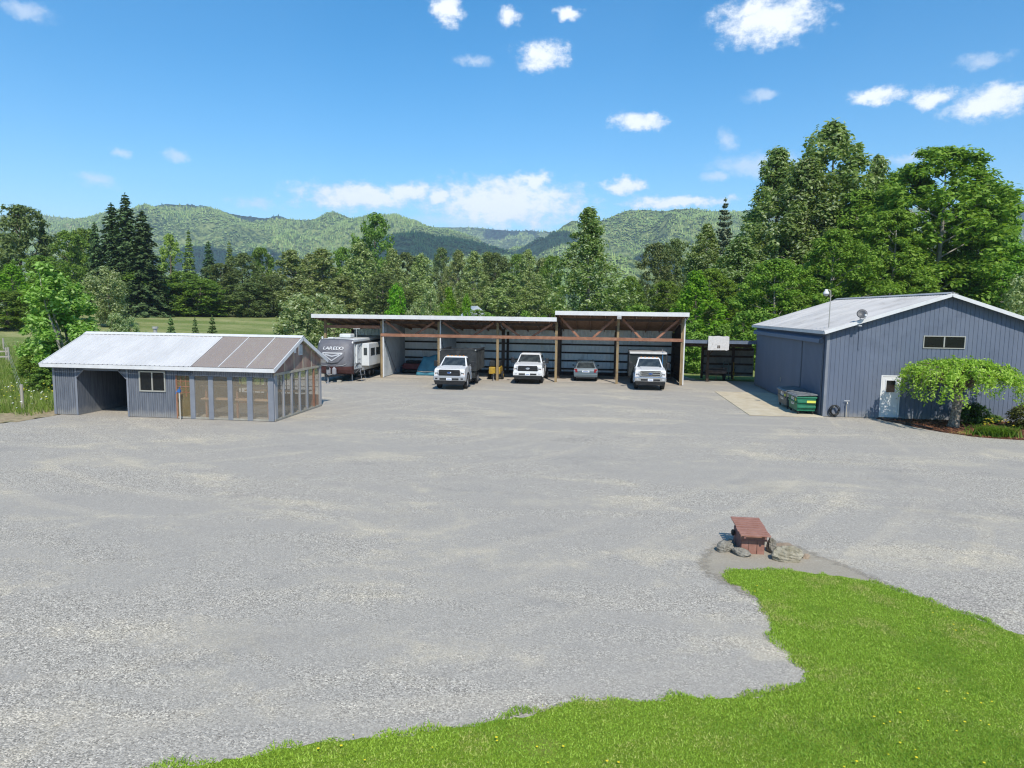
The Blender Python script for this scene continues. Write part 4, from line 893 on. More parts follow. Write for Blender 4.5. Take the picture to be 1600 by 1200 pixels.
P(ribbed(LF(XL), Y0, Y1, 0.02, lambda y: zroof(y) - 0.06, 0.105, 0.026, 0.02), 'wall', blue_old, sh)
P(ribbed(BK(Y1), XL, -18.86, 0.02, wt, 0.105, 0.026, 0.02), 'wall', blue_old, sh)
P(MB().box(-23.81, -23.76, Y0 + 0.02, 33.85, 0.01, 2.5), 'inner_wall', blue_old, sh)
P(MB().box(-21.26, -21.20, Y0 + 0.02, 33.85, 0.01, 2.5), 'inner_wall', blue_old, sh)
P(MB().box(-23.76, -21.26, 33.70, 33.80, 0.01, 2.5), 'inner_wall', blue_old, sh)
P(MB().box(-18.92, -18.87, Y0 + 0.02, 33.85, 0.01, 2.5), 'inner_wall', mat('bare_board', (0.22, 0.16, 0.11), (0.30, 0.23, 0.17), 2, rough=0.9), sh)
for s_, x in ((1, -23.75), (-1, -21.27)):   # chamfered corners and casing of the opening
    P(MB().prism([(x, 2.1), (x + s_ * 0.36, 2.1), (x, 1.76)], Y0 - 0.02, Y0 + 0.03, 'y'), 'corner_trim', blue_old, sh)
    P(MB().box(min(x, x - s_ * 0.09), max(x, x - s_ * 0.09), Y0 - 0.028, Y0 - 0.004, 0.02, 2.2), 'casing', bluetrim, sh)
    P(MB().beam((x + s_ * 0.37, Y0 - 0.024, 2.12), (x - s_ * 0.01, Y0 - 0.024, 1.75), 0.02, 0.07, up=(0, 1, 0)), 'casing', bluetrim, sh)
P(MB().box(-23.38, -21.64, Y0 - 0.027, Y0 - 0.004, 2.10, 2.19), 'casing', bluetrim, sh)
P(MB().box(XL - 0.02, XL + 0.10, Y0 - 0.03, Y0 - 0.004, 0.02, 2.4), 'corner_board', bluetrim, sh)
w_ = PR(ring('window', alu, None, FR(Y0), -20.64, -19.35, 1.20, 2.14, 0.06, -0.03, 0.045), sh)
P(MB().box(-20.03, -19.97, Y0 - 0.040, Y0 + 0.02, 1.26, 2.08), 'mullion', alu, sh)
for a, b in ((-20.58, -20.03), (-19.97, -19.41)): P(MB().box(a, b, Y0 - 0.006, Y0 + 0.004, 1.26, 2.08), 'pane', pane_dark, sh)
# greenhouse front
plastic = glass('clear_plastic', (0.40, 0.35, 0.27), 0.21, 0.10)
plastic_y = glass('yellowed_plastic', (0.30, 0.24, 0.12), 0.28, 0.25)
GP = [(-18.86, -18.80), (-18.18, -17.95), (-17.29, -17.06), (-16.37, -16.14), (-15.45, -15.20), (-14.46, -14.2)]
for i, (a, b) in enumerate(GP): P(MB().box(a, b, Y0 - 0.03, Y0 + 0.06, 0.02, 1.968), 'post', bluetrim if i else brownwood, sh)
for i, ((_, a), (b, _2)) in enumerate(zip(GP, GP[1:])):
    P(MB().box(a, b, Y0 + 0.005, Y0 + 0.015, 0.10, 1.97), 'pane', plastic_y if i == 0 else plastic, sh)
    P(MB().box(a, b, Y0 - 0.02, Y0 + 0.05, 0.02, 0.10), 'sill', mat('grey_board', (0.26, 0.25, 0.21), (0.33, 0.32, 0.28), 4, rough=0.9), sh)
dr = MB()
for x in (-18.62, -18.38): dr.box(x - .015, x + .015, Y0 - 0.005, Y0 + 0.004, 1.0, 1.97)
for z in (1.22, 1.47, 1.72): dr.box(-18.80, -18.18, Y0 - 0.006, Y0 + 0.003, z - .015, z + .015)
P(dr, 'muntins', brownwood, sh)
# greenhouse gable end (faces +X)
oldboard = mat('weathered_gable_sheet', (0.20, 0.12, 0.10), (0.29, 0.22, 0.18), 2.2, (1, 1, .5), rough=0.8, dirt=(0.15, 0.15, 0.11), dscale=2.0)
batten = mat('pale_batten', (0.37, 0.34, 0.27), (0.29, 0.26, 0.21), 3, rough=0.9)
gy_ = [28.66, 29.72, 30.72, 31.72, 32.72, 33.9]
YP = [(28.65, 28.98), (29.55, 29.67), (30.40, 30.53), (31.28, 31.40), (32.10, 32.24), (32.95, 33.07), (33.70, 33.9)]
greypost = mat('grey_post', (0.24, 0.25, 0.27), (0.31, 0.31, 0.32), 3, (2, 2, .3), rough=0.9)
for i, (a, b) in enumerate(YP): P(MB().box(XR_ - 0.06, XR_ + 0.03 - (0.005 if i in (0,) else 0), a + (0.062 if i == 0 else 0), b, 0.10, 2.05), 'post', greypost if i != 5 else brownwood, sh)
for (_, a), (b, _2) in zip(YP, YP[1:]): P(MB().box(XR_ - 0.015, XR_ - 0.005, a, b, 0.10, 2.05), 'pane', plastic, sh)
P(MB().box(XR_ - 0.05, XR_ + 0.04, Y0 + 0.062, Y1, 0.02, 0.10), 'sill', mat('grey_board', (0.26, 0.25, 0.21)), sh)
P(MB().box(XR_ - 0.05, XR_ + 0.045, Y0 + 0.062, Y1, 2.05, 2.16), 'beam', batten, sh)
for a, b in zip(gy_, gy_[1:]):
    za, zb = zroof(a) - 0.10, zroof(b) - 0.10
    poly = [(a + .012, 2.16), (b - .012, 2.16), (b - .012, zb)] + ([(YR, zroof(YR) - 0.1)] if a < YR < b else []) + [(a + .012, za)]
    P(MB().prism(poly, XR_ - 0.02, XR_ + 0.012, 'x'), 'gable_panel', oldboard, sh)
for y in gy_[1:-1]: P(MB().box(XR_ + 0.012, XR_ + 0.03, y - .025, y + .025, 2.16, zroof(y) - 0.12), 'batten', batten, sh)
vt = P(MB().box(XR_ + 0.014, XR_ + 0.05, 31.22, 31.62, 2.82, 3.32), 'vent', white_trim, sh)
sl_ = MB()
for i in range(7): sl_.box(XR_ + 0.05, XR_ + 0.065, 31.26, 31.58, 2.86 + i * 0.064, 2.90 + i * 0.064)
o = sl_.build('louvre', mat('louvre_grey', (0.42, 0.43, 0.44), rough=0.6), None); o.parent = vt
P(MB().box(XR_ + 0.014, XR_ + 0.034, 30.72, 30.95, 2.95, 3.15), 'cover_plate', white_trim, sh)
# greenhouse back wall, shelves, rafters
for i in range(6):
    x0 = -18.85 + i * 0.775
    P(MB().box(x0, x0 + 0.12, Y1 - 0.06, Y1, 0.02, 2.45), 'post', greypost, sh)
    P(MB().box(x0 + 0.12, x0 + 0.775, Y1 - 0.03, Y1 - 0.02, 0.6, 2.35), 'pane', plastic, sh)
    P(MB().box(x0 + 0.12, x0 + 0.775, Y1 - 0.05, Y1, 0.02, 0.6), 'back_board', brownwood, sh)
mt = MB()
for i in range(12): mt.box(-18.6 + i * .36, -18.57 + i * .36, Y1 - 0.07, Y1 - 0.035, 0.6, 2.35)
for z in (1.0, 1.35, 1.7, 2.05): mt.box(-18.8, -14.25, Y1 - 0.09, Y1 - 0.072, z, z + .03)
P(mt, 'muntins', darkwood, sh)
shelf_m = mat('shelf_board', (0.33, 0.21, 0.13), (0.42, 0.29, 0.19), 3, (0.3, 2, 1), rough=0.85)
for z in (0.86, 1.46):
    P(MB().box(-17.9, -14.55, 29.0, 29.55, z, z + 0.06), 'shelf', shelf_m, sh)
P(MB().box(-17.9, -14.6, 32.9, 33.7, 0.8, 0.86), 'shelf', shelf_m, sh)
for x in (-17.7, -16.2, -14.7): P(MB().box(x - .04, x + .04, 29.1, 29.18, 0.02, 1.46), 'shelf_leg', brownwood, sh)
for i in range(7):
    x = -18.6 + i * 0.7
    mb = MB(); mb.beam((x, Y0, zroof(Y0) - 0.12), (x, YR, ZR - 0.12), 0.05, 0.12); mb.beam((x, YR, ZR - 0.12), (x, Y1, zroof(Y1) - 0.12), 0.05, 0.12); P(mb, 'rafter', brownwood, sh)
# roof
def slope_sheet(x0, x1, ya, za, yb, zb, pitch, rw, rh):
    L = math.hypot(yb - ya, zb - za); ny, nz = -(zb - za) / L, (yb - ya) / L
    if nz < 0: ny, nz = -ny, -nz
    pl = lambda u, d, t: (u, ya + (yb - ya) * t + ny * d, za + (zb - za) * t + nz * d)
    return ribbed(pl, x0, x1, 0.0, 1.0, pitch, rw, rh, raised=True, phase=pitch / 2)
for (ya, yb) in ((28.30, YR), (2 * YR - 28.30, YR)):
    P(slope_sheet(-25.25, -17.92, ya, zroof(ya) if ya < YR else ZE - .023, yb, ZR, 0.23, 0.06, 0.02), 'roof', white_roof, sh)
    P(MB().hexa([(-25.2, ya + (.04 if ya < YR else -.04), ZE - 0.05), (-17.95, ya + (.04 if ya < YR else -.04), ZE - 0.05), (-17.95, yb, ZR - 0.07), (-25.2, yb, ZR - 0.07)], [(-25.2, ya + (.04 if ya < YR else -.04), ZE - 0.03), (-17.95, ya + (.04 if ya < YR else -.04), ZE - 0.03), (-17.95, yb, ZR - 0.05), (-25.2, yb, ZR - 0.05)]), 'roof_deck', darkwood, sh)
poly_m = glass('brown_polycarbonate', (0.34, 0.29, 0.26), 0.78, 0.35)
for a, b in ((-17.90, -16.60), (-16.585, -15.28), (-15.265, -13.97)):
    for (ya, yb) in ((28.30, YR), (2 * YR - 28.30, YR)):
        P(slope_sheet(a, b, ya, ZE - .023, yb, ZR - 0.005, 0.076, 0.06, 0.016), 'roof_panel', poly_m, sh)
for x in (-16.593, -15.273): P(MB().beam((x, 28.32, ZE), (x, YR, ZR + 0.012), 0.035, 0.02), 'seam_strip', white_trim, sh)
P(MB().prism([(YR - .20, ZR - .055), (YR, ZR + .035), (YR + .20, ZR - .055), (YR + .20, ZR - .04), (YR, ZR + .055), (YR - .20, ZR - .04)], -25.28, -13.93, 'x'), 'ridge_cap', white_trim, sh)
P(MB().box(-25.27, -13.97, 28.26, 28.298, ZE - 0.20, ZE - 0.035), 'fascia', white_trim, sh)
P(MB().box(-25.27, -13.97, 34.255, 34.29, ZE - 0.20, ZE - 0.035), 'fascia', white_trim, sh)
for x in (-13.96, -25.285):
    for ya in (28.26, 2 * YR - 28.26):
        mb = MB(); mb.beam((x, ya, ZE - 0.115), (x, YR, ZR - 0.085), 0.04, 0.17); P(mb, 'rake_board', white_trim, sh)
P(MB().cyl((-22.0, 31.9, 3.4), (-22.0, 31.9, 3.95), 0.09, 10).cyl((-22.0, 31.9, 3.95), (-22.0, 31.9, 4.05), 0.15, 10), 'roof_vent', alu, sh)

# ------------------------------------------------------------------ open pole barn
bn = thing('pole_barn', 'long open fronted pole barn with white fascia, timber posts and knee braces', 'barn', (-7.0, 49.0, 0))
PX = [-20.1, -15.76, -11.45, -7.1, -2.85, 1.5, 5.95]; YF, YB = 49.0, 54.9
RA = dict(x0=-20.75, x1=-2.80, zf=4.62, zb=3.62); RB = dict(x0=-2.92, x1=6.25, zf=5.08, zb=3.70)
YE0, YE1 = 48.0, 55.3
def rz_(r, y): return r['zf'] + (r['zb'] - r['zf']) * (y - YE0) / (YE1 - YE0)
for r in (RA, RB):
    xs = [r['x0']] + [x for x in PX if r['x0'] + 1 < x < r['x1'] - 1] + [r['x1']]
    for a, b in zip(xs, xs[1:]):
        P(slope_sheet(a + .004, b - .004, YE0, r['zf'], YE1, r['zb'], 0.305, 0.05, 0.022), 'roof_sheet', galv, bn)
    P(MB().box(r['x0'], r['x1'], YE0 - 0.045, YE0 - 0.004, r['zf'] - 0.25, r['zf'] + 0.035), 'fascia', white_trim, bn)
    n = 17
    for i in range(n):
        y = YE0 + 0.12 + i * (YE1 - YE0 - 0.24) / (n - 1); z = rz_(r, y)
        P(MB().box(r['x0'] + .02, r['x1'] - .02, y - .022, y + .022, z - 0.115, z - 0.02), 'purlin', roofwood, bn)
    x = r['x0'] + 0.3
    k_ = 0
    while x < r['x1'] - 0.1:
        mb = MB(); mb.beam((x, YE0 + .01, rz_(r, YE0) - 0.20), (x, YE1, rz_(r, YE1) - 0.20), 0.05, 0.16); P(mb, 'rafter', roofwood, bn); x += 1.07
    for x in (r['x0'] + .012, r['x1'] - .012):
        mb = MB(); mb.beam((x, YE0, rz_(r, YE0) - 0.13), (x, YE1, rz_(r, YE1) - 0.13), 0.03, 0.22); P(mb, 'rake_board', darkwood if r is RA or x < 0 else white_trim, bn)
P(MB().hexa([(-2.93, YE0, 4.66), (-2.86, YE0, 4.66), (-2.86, YE1, 3.6), (-2.93, YE1, 3.6)], [(-2.93, YE0, 5.0), (-2.86, YE0, 5.0), (-2.86, YE1, 3.68), (-2.93, YE1, 3.68)]), 'step_panel', darkwood, bn)
for i, x in enumerate(PX):
    r = RB if x > -3 else RA
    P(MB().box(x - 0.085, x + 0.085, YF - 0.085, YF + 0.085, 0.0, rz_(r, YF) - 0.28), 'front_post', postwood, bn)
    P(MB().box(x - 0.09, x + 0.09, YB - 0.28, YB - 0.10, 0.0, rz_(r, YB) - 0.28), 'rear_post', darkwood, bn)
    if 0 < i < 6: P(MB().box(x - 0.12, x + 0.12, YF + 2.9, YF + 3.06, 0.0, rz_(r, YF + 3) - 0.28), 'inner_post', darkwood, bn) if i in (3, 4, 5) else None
for i, (a, b) in enumerate(zip(PX, PX[1:])):
    r = RB if a > -3 else RA; zb_ = 3.74 if i == 0 else 3.18
    P(MB().box(a - 0.05, b + 0.05 if i == 5 else b - 0.052, YF - 0.135, YF - 0.088, zb_ - 0.11, zb_ + 0.11), 'front_beam', brownwood, bn)
    if i == 0: continue
    top = rz_(r, YF) - 0.30
    for (u, v) in ((a + 0.30, a + 1.60), (b - 0.30, b - 1.75)):
        mb = MB(); mb.beam((u, YF - 0.05, top), (v, YF - 0.05, zb_ + 0.08), 0.07, 0.15, up=(0, 0, 1)); P(mb, 'knee_brace', brownwood, bn)
    P(MB().box(a + .1, b - .1, YF - 0.02, YF + 0.03, top - 0.16, top + 0.02), 'eave_beam', darkwood, bn)
for i, (a, b) in enumerate(zip(PX, PX[1:])):
    zt = lambda u, a=a: rz_(RB if a > -3 else RA, YB) - 0.13
    P(ribbed(FR(YB), a + .003, b - .003, 0.25, zt, 0.305, 0.075, 0.045, raised=True), 'back_sheet', sheetblue, bn)
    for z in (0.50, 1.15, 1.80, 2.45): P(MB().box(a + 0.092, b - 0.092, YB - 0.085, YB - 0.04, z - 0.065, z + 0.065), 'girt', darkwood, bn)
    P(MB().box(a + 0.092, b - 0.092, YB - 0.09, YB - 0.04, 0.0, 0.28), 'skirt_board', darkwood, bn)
for x in (PX[1], PX[2]):
    r = RA
    pl = lambda u, d, z, x=x: (x + 0.095 + d, u, z)
    P(ribbed(pl, YF, YB - 0.1, 0.05, lambda y: rz_(RA, y) - 0.12, 0.305, 0.05, 0.018, raised=True), 'partition_sheet', partition_m, bn)
    P(MB().box(x + 0.088, x + 0.17, YF - 0.10, YF - 0.005, 0.03, rz_(r, YF) - 0.13), 'partition_trim', white_trim, bn)
    mb = MB(); mb.beam((x + 0.135, YF + 0.4, 2.7), (x + 0.135, YF + 3.2, 0.15), 0.03, 0.06); P(mb, 'stay', bluetrim, bn)
P(ribbed(RI(5.95 + 0.1), YF - 0.02, YB, 0.05, lambda y: rz_(RB, y) - 0.13, 0.305, 0.05, 0.018, raised=True), 'end_sheet', sheetblue, bn)
P(MB().box(6.035, 6.045, YF, YB - .1, 0.05, 4.2), 'end_lining', darkwood, bn)
for z in (0.5, 1.15, 1.8, 2.45, 3.1): P(MB().box(5.98, 6.034, YF + 0.1, YB - 0.3, z - .06, z + .06), 'girt', darkwood, bn)
P(MB().box(6.06, 6.14, YF - 0.12, YF - 0.025, 0.02, 4.72), 'end_trim', white_trim, bn)
P(MB().box(5.96, 6.058, YF - 0.115, YF - 0.09, 0.02, 4.70), 'end_trim', postwood, bn)
fl = P(MB().box(1.38, 1.66, YE0 - 0.16, YE0 - 0.05, 4.60, 4.86), 'flood_light', mat('grey_plastic', (0.42, 0.42, 0.43), rough=0.5), bn, bevel=0.01)
o = MB().box(1.42, 1.62, YE0 - 0.168, YE0 - 0.161, 4.63, 4.76).build('lens', glass('lamp_lens', (0.35, 0.36, 0.37), 0.9, 0.1), None); o.parent = fl
P(MB().tube([(-6.9, 49.1, 4.0), (-6.7, 49.1, 3.75), (-6.55, 49.1, 3.95), (-6.4, 49.1, 3.7)], 0.015, 5), 'hanging_cable', white_trim, bn)

# ------------------------------------------------------------------ lean-to beside the shop
lt = thing('lean_to', 'dark timber lean-to with blue fascia between the barn and the shop', 'lean-to', (8.7, 52.0, 0))
P(MB().box(6.2, 11.30, 50.36, 50.40, 2.93, 3.17), 'fascia', mat('slate_blue_board', (0.10, 0.13, 0.18), (0.13, 0.16, 0.21), 2, rough=0.7), lt)
P(slope_sheet(6.2, 11.32, 50.33, 3.20, 55.3, 2.75, 0.305, 0.05, 0.02), 'roof', galv, lt); P(slope_sheet(11.325, 15.0, 51.25, 3.117, 55.3, 2.75, 0.305, 0.05, 0.02), 'roof', galv, lt)  # second sheet added unseen behind the shop, keeps sun off the back wall
for i in range(9):
    y = 50.5 + i * 0.58; P(MB().box(6.22, 11.28, y - .03, y + .03, 3.18 - (y - 50.33) * .09 - 0.15, 3.18 - (y - 50.33) * .09 - 0.02), 'purlin', darkwood, lt)
P(MB().box(6.25, 11.28, 51.7, 51.78, 2.62, 2.92), 'beam', darkwood, lt)
for x, y in ((8.27, 52.2), (6.35, 51.8), (8.27, 54.9), (10.6, 54.85)): P(MB().box(x - .09, x + .09, y - .09, y + .09, 0, 2.75 if y < 53 else 2.6), 'post', darkwood, lt)
dullsheet = mat('dull_sheet', (0.20, 0.215, 0.22), (0.27, 0.285, 0.285), 1.5, (1, 1, .4), rough=0.6, dirt=(0.12, 0.12, 0.12), dscale=2)
P(ribbed(FR(55.05), 8.2, 12.2, 0.2, 2.45, 0.305, 0.05, 0.018, raised=True), 'back_sheet', dullsheet, lt)
for z in (0.45, 1.15, 1.75, 2.3): P(MB().box(8.36, 10.5, 54.9, 54.98, z - .07, z + .07), 'girt', darkwood, lt); P(MB().box(10.7, 12.1, 54.9, 54.98, z - .07, z + .07), 'girt', darkwood, lt)
mb = MB(); mb.beam((8.3, 52.15, 2.0), (8.95, 52.15, 2.7), 0.06, 0.1, up=(0, 1, 0)); P(mb, 'knee_brace', darkwood, lt)

bb = thing('backboard', 'weathered white basketball backboard fixed on the lean-to fascia', 'backboard', (8.66, 50.25, 2.46))
poly = [(-0.73, 0), (0.45, 0.02), (0.55, -0.01), (0.72, 0.05), (0.73, 0.5), (0.72, 0.98), (0.6, 1.02), (0.3, 0.99), (0.0, 1.03), (-0.4, 1.0), (-0.72, 1.02)]
MB().prism(poly, -0.03, 0.03, 'y').build('board', mat('weathered_white', (0.50, 0.49, 0.48), (0.58, 0.57, 0.56), 6, rough=0.85, dirt=(0.30, 0.28, 0.26), dscale=6, dlo=0.6, dhi=0.7), bb)
for x in (-0.09, 0.02):
    for z in (0.16, 0.27): MB().box(x, x + .09, -0.045, -0.031, z, z + .08).build('rim_plate', darkwood, bb)

# ------------------------------------------------------------------ shop
sp_ = thing('workshop', 'large blue grey workshop with pale metal gable roof on the right', 'workshop', (16.85, 35.65, 0))
SX0, SX1, SY0, SY1, SXR = 11.4, 22.3, 35.65, 50.9, 16.85; SE, SRZ = 4.30, 6.20; SSL = (SRZ - SE) / (SXR - 11.12)
szr = lambda x: SE + (min(x, 2 * SXR - x) - 11.12) * SSL
WIN = (15.88, 17.74, 3.56, 4.12); DOOR = (14.08, 14.92, 0.05, 2.12)
P(ribbed(FR(SY0), SX0, SX1, 0.02, lambda x: szr(x) - 0.07, 0.203, 0.028, 0.016, holes=[WIN, DOOR]), 'wall', blue, sp_)
P(ribbed(LF(SX0), SY0, SY1, 0.02, szr(SX0) - 0.08, 0.203, 0.028, 0.016), 'wall', blue, sp_)
P(ribbed(RI(SX1), SY0, SY1, 0.02, szr(SX0) - 0.08, 0.203, 0.028, 0.016), 'wall', blue, sp_)
P(ribbed(BK(SY1), SX0, SX1, 0.02, lambda x: szr(x) - 0.07, 0.203, 0.028, 0.016), 'wall', blue, sp_)
P(MB().box(SX0 + .3, SX1 - .3, SY0 + 2.2, SY0 + 2.3, 0.02, 4.2), 'inner_wall', mat('plywood', (0.17, 0.12, 0.08), (0.24, 0.17, 0.12), 2, rough=0.9), sp_)
P(MB().box(SX0 + .3, SX1 - .3, SY0 + .3, SY1 - .3, 0.0, 0.03), 'floor_slab', conc_m, sp_)
YG0, YG1 = SY0 - 0.36, SY1 + 0.3
for xe in (11.12, 2 * SXR - 11.12):
    L = math.hypot(SXR - xe, SRZ - SE); sgn = 1 if xe < SXR else -1
    nx, nz = -(SRZ - SE) / L * sgn, abs(SXR - xe) / L
    pl = lambda u, d, t, xe=xe, nx=nx, nz=nz: (xe + (SXR - xe) * t + nx * d, u, SE + (SRZ - SE) * t + nz * d)
    for a, b in ((YG0, 40.4), (40.41, 45.6), (45.61, YG1)):
        P(ribbed(pl, a, b, 0.0, 1.0, 0.30, 0.06, 0.022, raised=True, phase=0.15), 'roof_sheet', galv, sp_)
    P(MB().hexa([pl(YG0 + .03, -0.09, 0.01), pl(YG1 - .03, -0.09, 0.01), pl(YG1 - .03, -0.09, 1.0), pl(YG0 + .03, -0.09, 1.0)], [pl(YG0 + .03, -0.03, 0.01), pl(YG1 - .03, -0.03, 0.01), pl(YG1 - .03, -0.03, 1.0), pl(YG0 + .03, -0.03, 1.0)]), 'soffit', bluetrim, sp_)
    mb = MB(); mb.beam((xe, YG0 - 0.02, SE - 0.075), (SXR, YG0 - 0.02, SRZ - 0.075), 0.035, 0.17); P(mb, 'rake_board', white_trim, sp_)
    P(MB().box(xe - 0.02 * sgn - .012, xe - 0.02 * sgn + .012, YG0, YG1, SE - 0.16, SE - 0.012), 'fascia', white_trim, sp_)
P(MB().prism([(SXR - .26, SRZ - .045), (SXR, SRZ + .045), (SXR + .26, SRZ - .045), (SXR + .26, SRZ - .03), (SXR, SRZ + .065), (SXR - .26, SRZ - .03)], YG0 - .02, YG1 + .02, 'y'), 'ridge_cap', galv, sp_)
P(MB().box(SX0 - 0.03, SX0 + 0.10, SY0 - 0.03, SY0 - 0.004, 0.02, 4.25), 'corner_board', bluetrim, sp_)
P(MB().box(SX0 - 0.03, SX0 - 0.004, SY0 - 0.004, SY0 + 0.10, 0.02, 4.2), 'corner_board', bluetrim, sp_)
# sliding doors under a track hood
doorblue = mat('door_blue_paint', (0.105, 0.132, 0.182), (0.12, 0.148, 0.20), 0.7, (1, 1, .3), rough=0.65, bump=0.08, bscale=40)
for i, (a, b, dd, zb_) in enumerate(((36.05, 39.36, 0.09, 0.05), (39.50, 43.64, 0.12, 0.05), (43.76, 46.85, 0.09, 0.06), (46.87, 50.3, 0.092, 0.14))):
    d_ = P(ribbed(lambda u, d, z, dd=dd: (SX0 - dd - d, u, z), a, b, zb_, 3.66, 0.203, 0.02, 0.008), 'sliding_door', doorblue, sp_)
    for q in (a, b - .05): o = MB().box(SX0 - dd + .006, SX0 - 0.03, q, q + .05, zb_, 3.66).build('stile', bluetrim, None); o.parent = d_
    if i == 1: o = MB().box(SX0 - dd - .05, SX0 - dd - .01, b - .32, b - .28, 1.0, 1.25).build('handle', alu, None); o.parent = d_
P(MB().prism([(SX0 - .02, 4.02), (SX0 - .28, 3.88), (SX0 - .30, 3.68), (SX0 - .27, 3.68), (SX0 - .25, 3.86), (SX0 - .02, 3.98)], 36.05, 50.6, 'y'), 'track_hood', mat('hood_blue', (0.12, 0.15, 0.215), rough=0.55), sp_)
P(MB().box(SX0 - .24, SX0 - .03, 36.06, 36.09, 3.66, 3.9), 'track_end', doorblue, sp_)
for a, b in ((39.365, 39.495), (43.645, 43.755), (46.852, 46.868)): P(MB().box(SX0 - .045, SX0 - .024, a, b, 0.03, 3.66), 'door_gap_shade', mat('gap_shade_black', (0.012, 0.014, 0.016), rough=0.8), sp_)  # black strips stand in for the shade in the door gaps
# window and door in the gable
PR(ring('window', alu, None, FR(SY0), WIN[0] - .03, WIN[1] + .03, WIN[2] - .03, WIN[3] + .03, 0.045, -0.03, 0.04), sp_)
P(MB().box(16.78, 16.84, SY0 - 0.036, SY0 + 0.02, WIN[2] + .03, WIN[3] - .03), 'mullion', alu, sp_)
for a, b in ((WIN[0] + .03, 16.78), (16.84, WIN[1] - .03)): P(MB().box(a, b, SY0 - 0.004, SY0 + 0.004, WIN[2] + .03, WIN[3] - .03), 'pane', pane_dark, sp_)
P(MB().box(15.6, 18.0, SY0 + 1.2, SY0 + 1.6, 3.3, 3.62), 'inner_shelf', mat('orange_board', (0.30, 0.16, 0.08), rough=0.9), sp_)
white_door = mat('white_door_paint', (0.64, 0.65, 0.66), rough=0.45)
dw = (14.28, 14.72, 1.30, 1.92)
d_ = P(ribbed(FR(SY0 - 0.012), DOOR[0] + .03, DOOR[1] - .03, 0.07, 2.09, 9, 0.01, 0.001, holes=[dw]), 'door', white_door, sp_)
o = ring('door_window_frame', white_door, None, FR(SY0), dw[0] - .03, dw[1] + .03, dw[2] - .03, dw[3] + .03, 0.045, 0.0, 0.03); o.parent = d_
o = MB().box(dw[0], dw[1], SY0 + .004, SY0 + .012, dw[2], dw[3]).build('pane', pane_dark, None); o.parent = d_
o = MB().lathe((14.80, SY0 - .015, 1.02), (0, -1, 0), [(0, .025), (.03, .02), (.05, .035), (.07, .03)], 10).build('handle', alu, None); o.parent = d_
PR(ring('door_frame', mat('frame_white', (0.66, 0.67, 0.68), rough=0.5), None, FR(SY0), DOOR[0] - .04, DOOR[1] + .04, 0.0, 2.16, 0.06, -0.04, 0.028), sp_)
P(MB().box(14.0, 15.05, SY0 - 0.62, SY0 - 0.034, 0.0, 0.07), 'door_step', mat('old_timber', (0.05, 0.04, 0.035)), sp_)
P(MB().box(12.85, 12.93, SY0 - .03, SY0 - .01, 3.4, 4.6), 'conduit', blue, sp_)
# things fixed on the shop
dk_metal = mat('dish_grey', (0.085, 0.088, 0.095), rough=0.5, metal=0.2)
ds = thing('satellite_dish', 'grey satellite dish on the left rake of the shop roof', 'satellite dish', (12.75, 35.32, 4.72))
prof = [(-0.02, 0.02), (0.0, 0.10), (0.03, 0.17), (0.06, 0.235), (0.07, 0.24), (0.045, 0.17), (0.02, 0.10), (0.0, 0.02)]
o = MB().lathe((0.02, -0.12, 0.42), (-0.25, -0.85, 0.42), prof, 20).build('dish', dk_metal, ds, smooth=True)
MB().tube([(0, 0.02, -0.12), (0, 0.02, 0.25), (0.0, -0.06, 0.40)], 0.022, 8).build('mast', alu, ds)
MB().tube([(0.02, -0.10, 0.18), (0.06, -0.45, 0.22), (0.04, -0.52, 0.36)], 0.014, 6).box(0.0, 0.09, -0.57, -0.48, 0.34, 0.43).build('feed_arm', white_trim, ds)
MB().box(-0.09, 0.09, -0.02, 0.10, -0.16, -0.12).build('foot', white_trim, ds)
yl = thing('yard_light', 'pole mounted gooseneck yard light standing at the shop eave', 'yard light', (11.62, 36.3, 4.40))
MB().tube([(0, 0, 0), (0, 0, 1.75), (-0.03, -0.02, 1.88), (-0.12, -0.03, 1.94), (-0.2, -0.04, 1.93)], 0.022, 8).build('pole', alu, yl)
MB().lathe((-0.24, -0.04, 1.72), (0, 0, 1), [(0, .14), (.02, .15), (.10, .13), (.17, .08), (.25, .06)], 14).build('lamp_head', white_trim, yl, smooth=True)
MB().lathe((-0.24, -0.04, 1.62), (0, 0, 1), [(0, .04), (.04, .10), (.10, .12)], 14).build('lens', glass('lamp_lens'), yl)
MB().box(-0.08, 0.08, -0.08, 0.08, -0.05, 0.02).build('foot', alu, yl)
hs_o = MB()
for j, (rr, dy) in enumerate(((0.27, 0), (0.24, .05), (0.21, .02), (0.25, .08))):
    pts = [(11.86 + rr * .82 * math.cos(t / 18 * 2 * math.pi) + .02 * j, SY0 - 0.10 - dy - 0.03 * math.sin(t), 0.33 + rr * math.sin(t / 18 * 2 * math.pi) + .01 * j) for t in range(19)]
    hs_o.tube(pts, 0.022, 6)
hs_t = thing('garden_hose', 'coiled black garden hose hanging on the shop wall near the corner', 'hose', (11.86, SY0 - .1, 0.05))
PR(hs_o.build('coil', mat('black_rubber', (0.015, 0.017, 0.018), rough=0.5), None, smooth=True), hs_t)
PR(MB().box(11.82, 11.90, SY0 - .12, SY0 - .02, 0.5, 0.56).build('hook', alu, None), hs_t)
fc = thing('wall_faucet', 'pipe stand faucet on the shop wall right of the hose', 'faucet', (12.47, SY0 - .1, 0.0))
MB().tube([(0, 0, 0), (0, 0, 0.78)], 0.016, 8).build('pipe', mat('buff_pipe', (0.42, 0.38, 0.30), rough=0.6), fc)
MB().tube([(0, 0, .74), (0, -.06, .76), (0, -.10, .70)], 0.022, 8).build('spout', alu, fc)
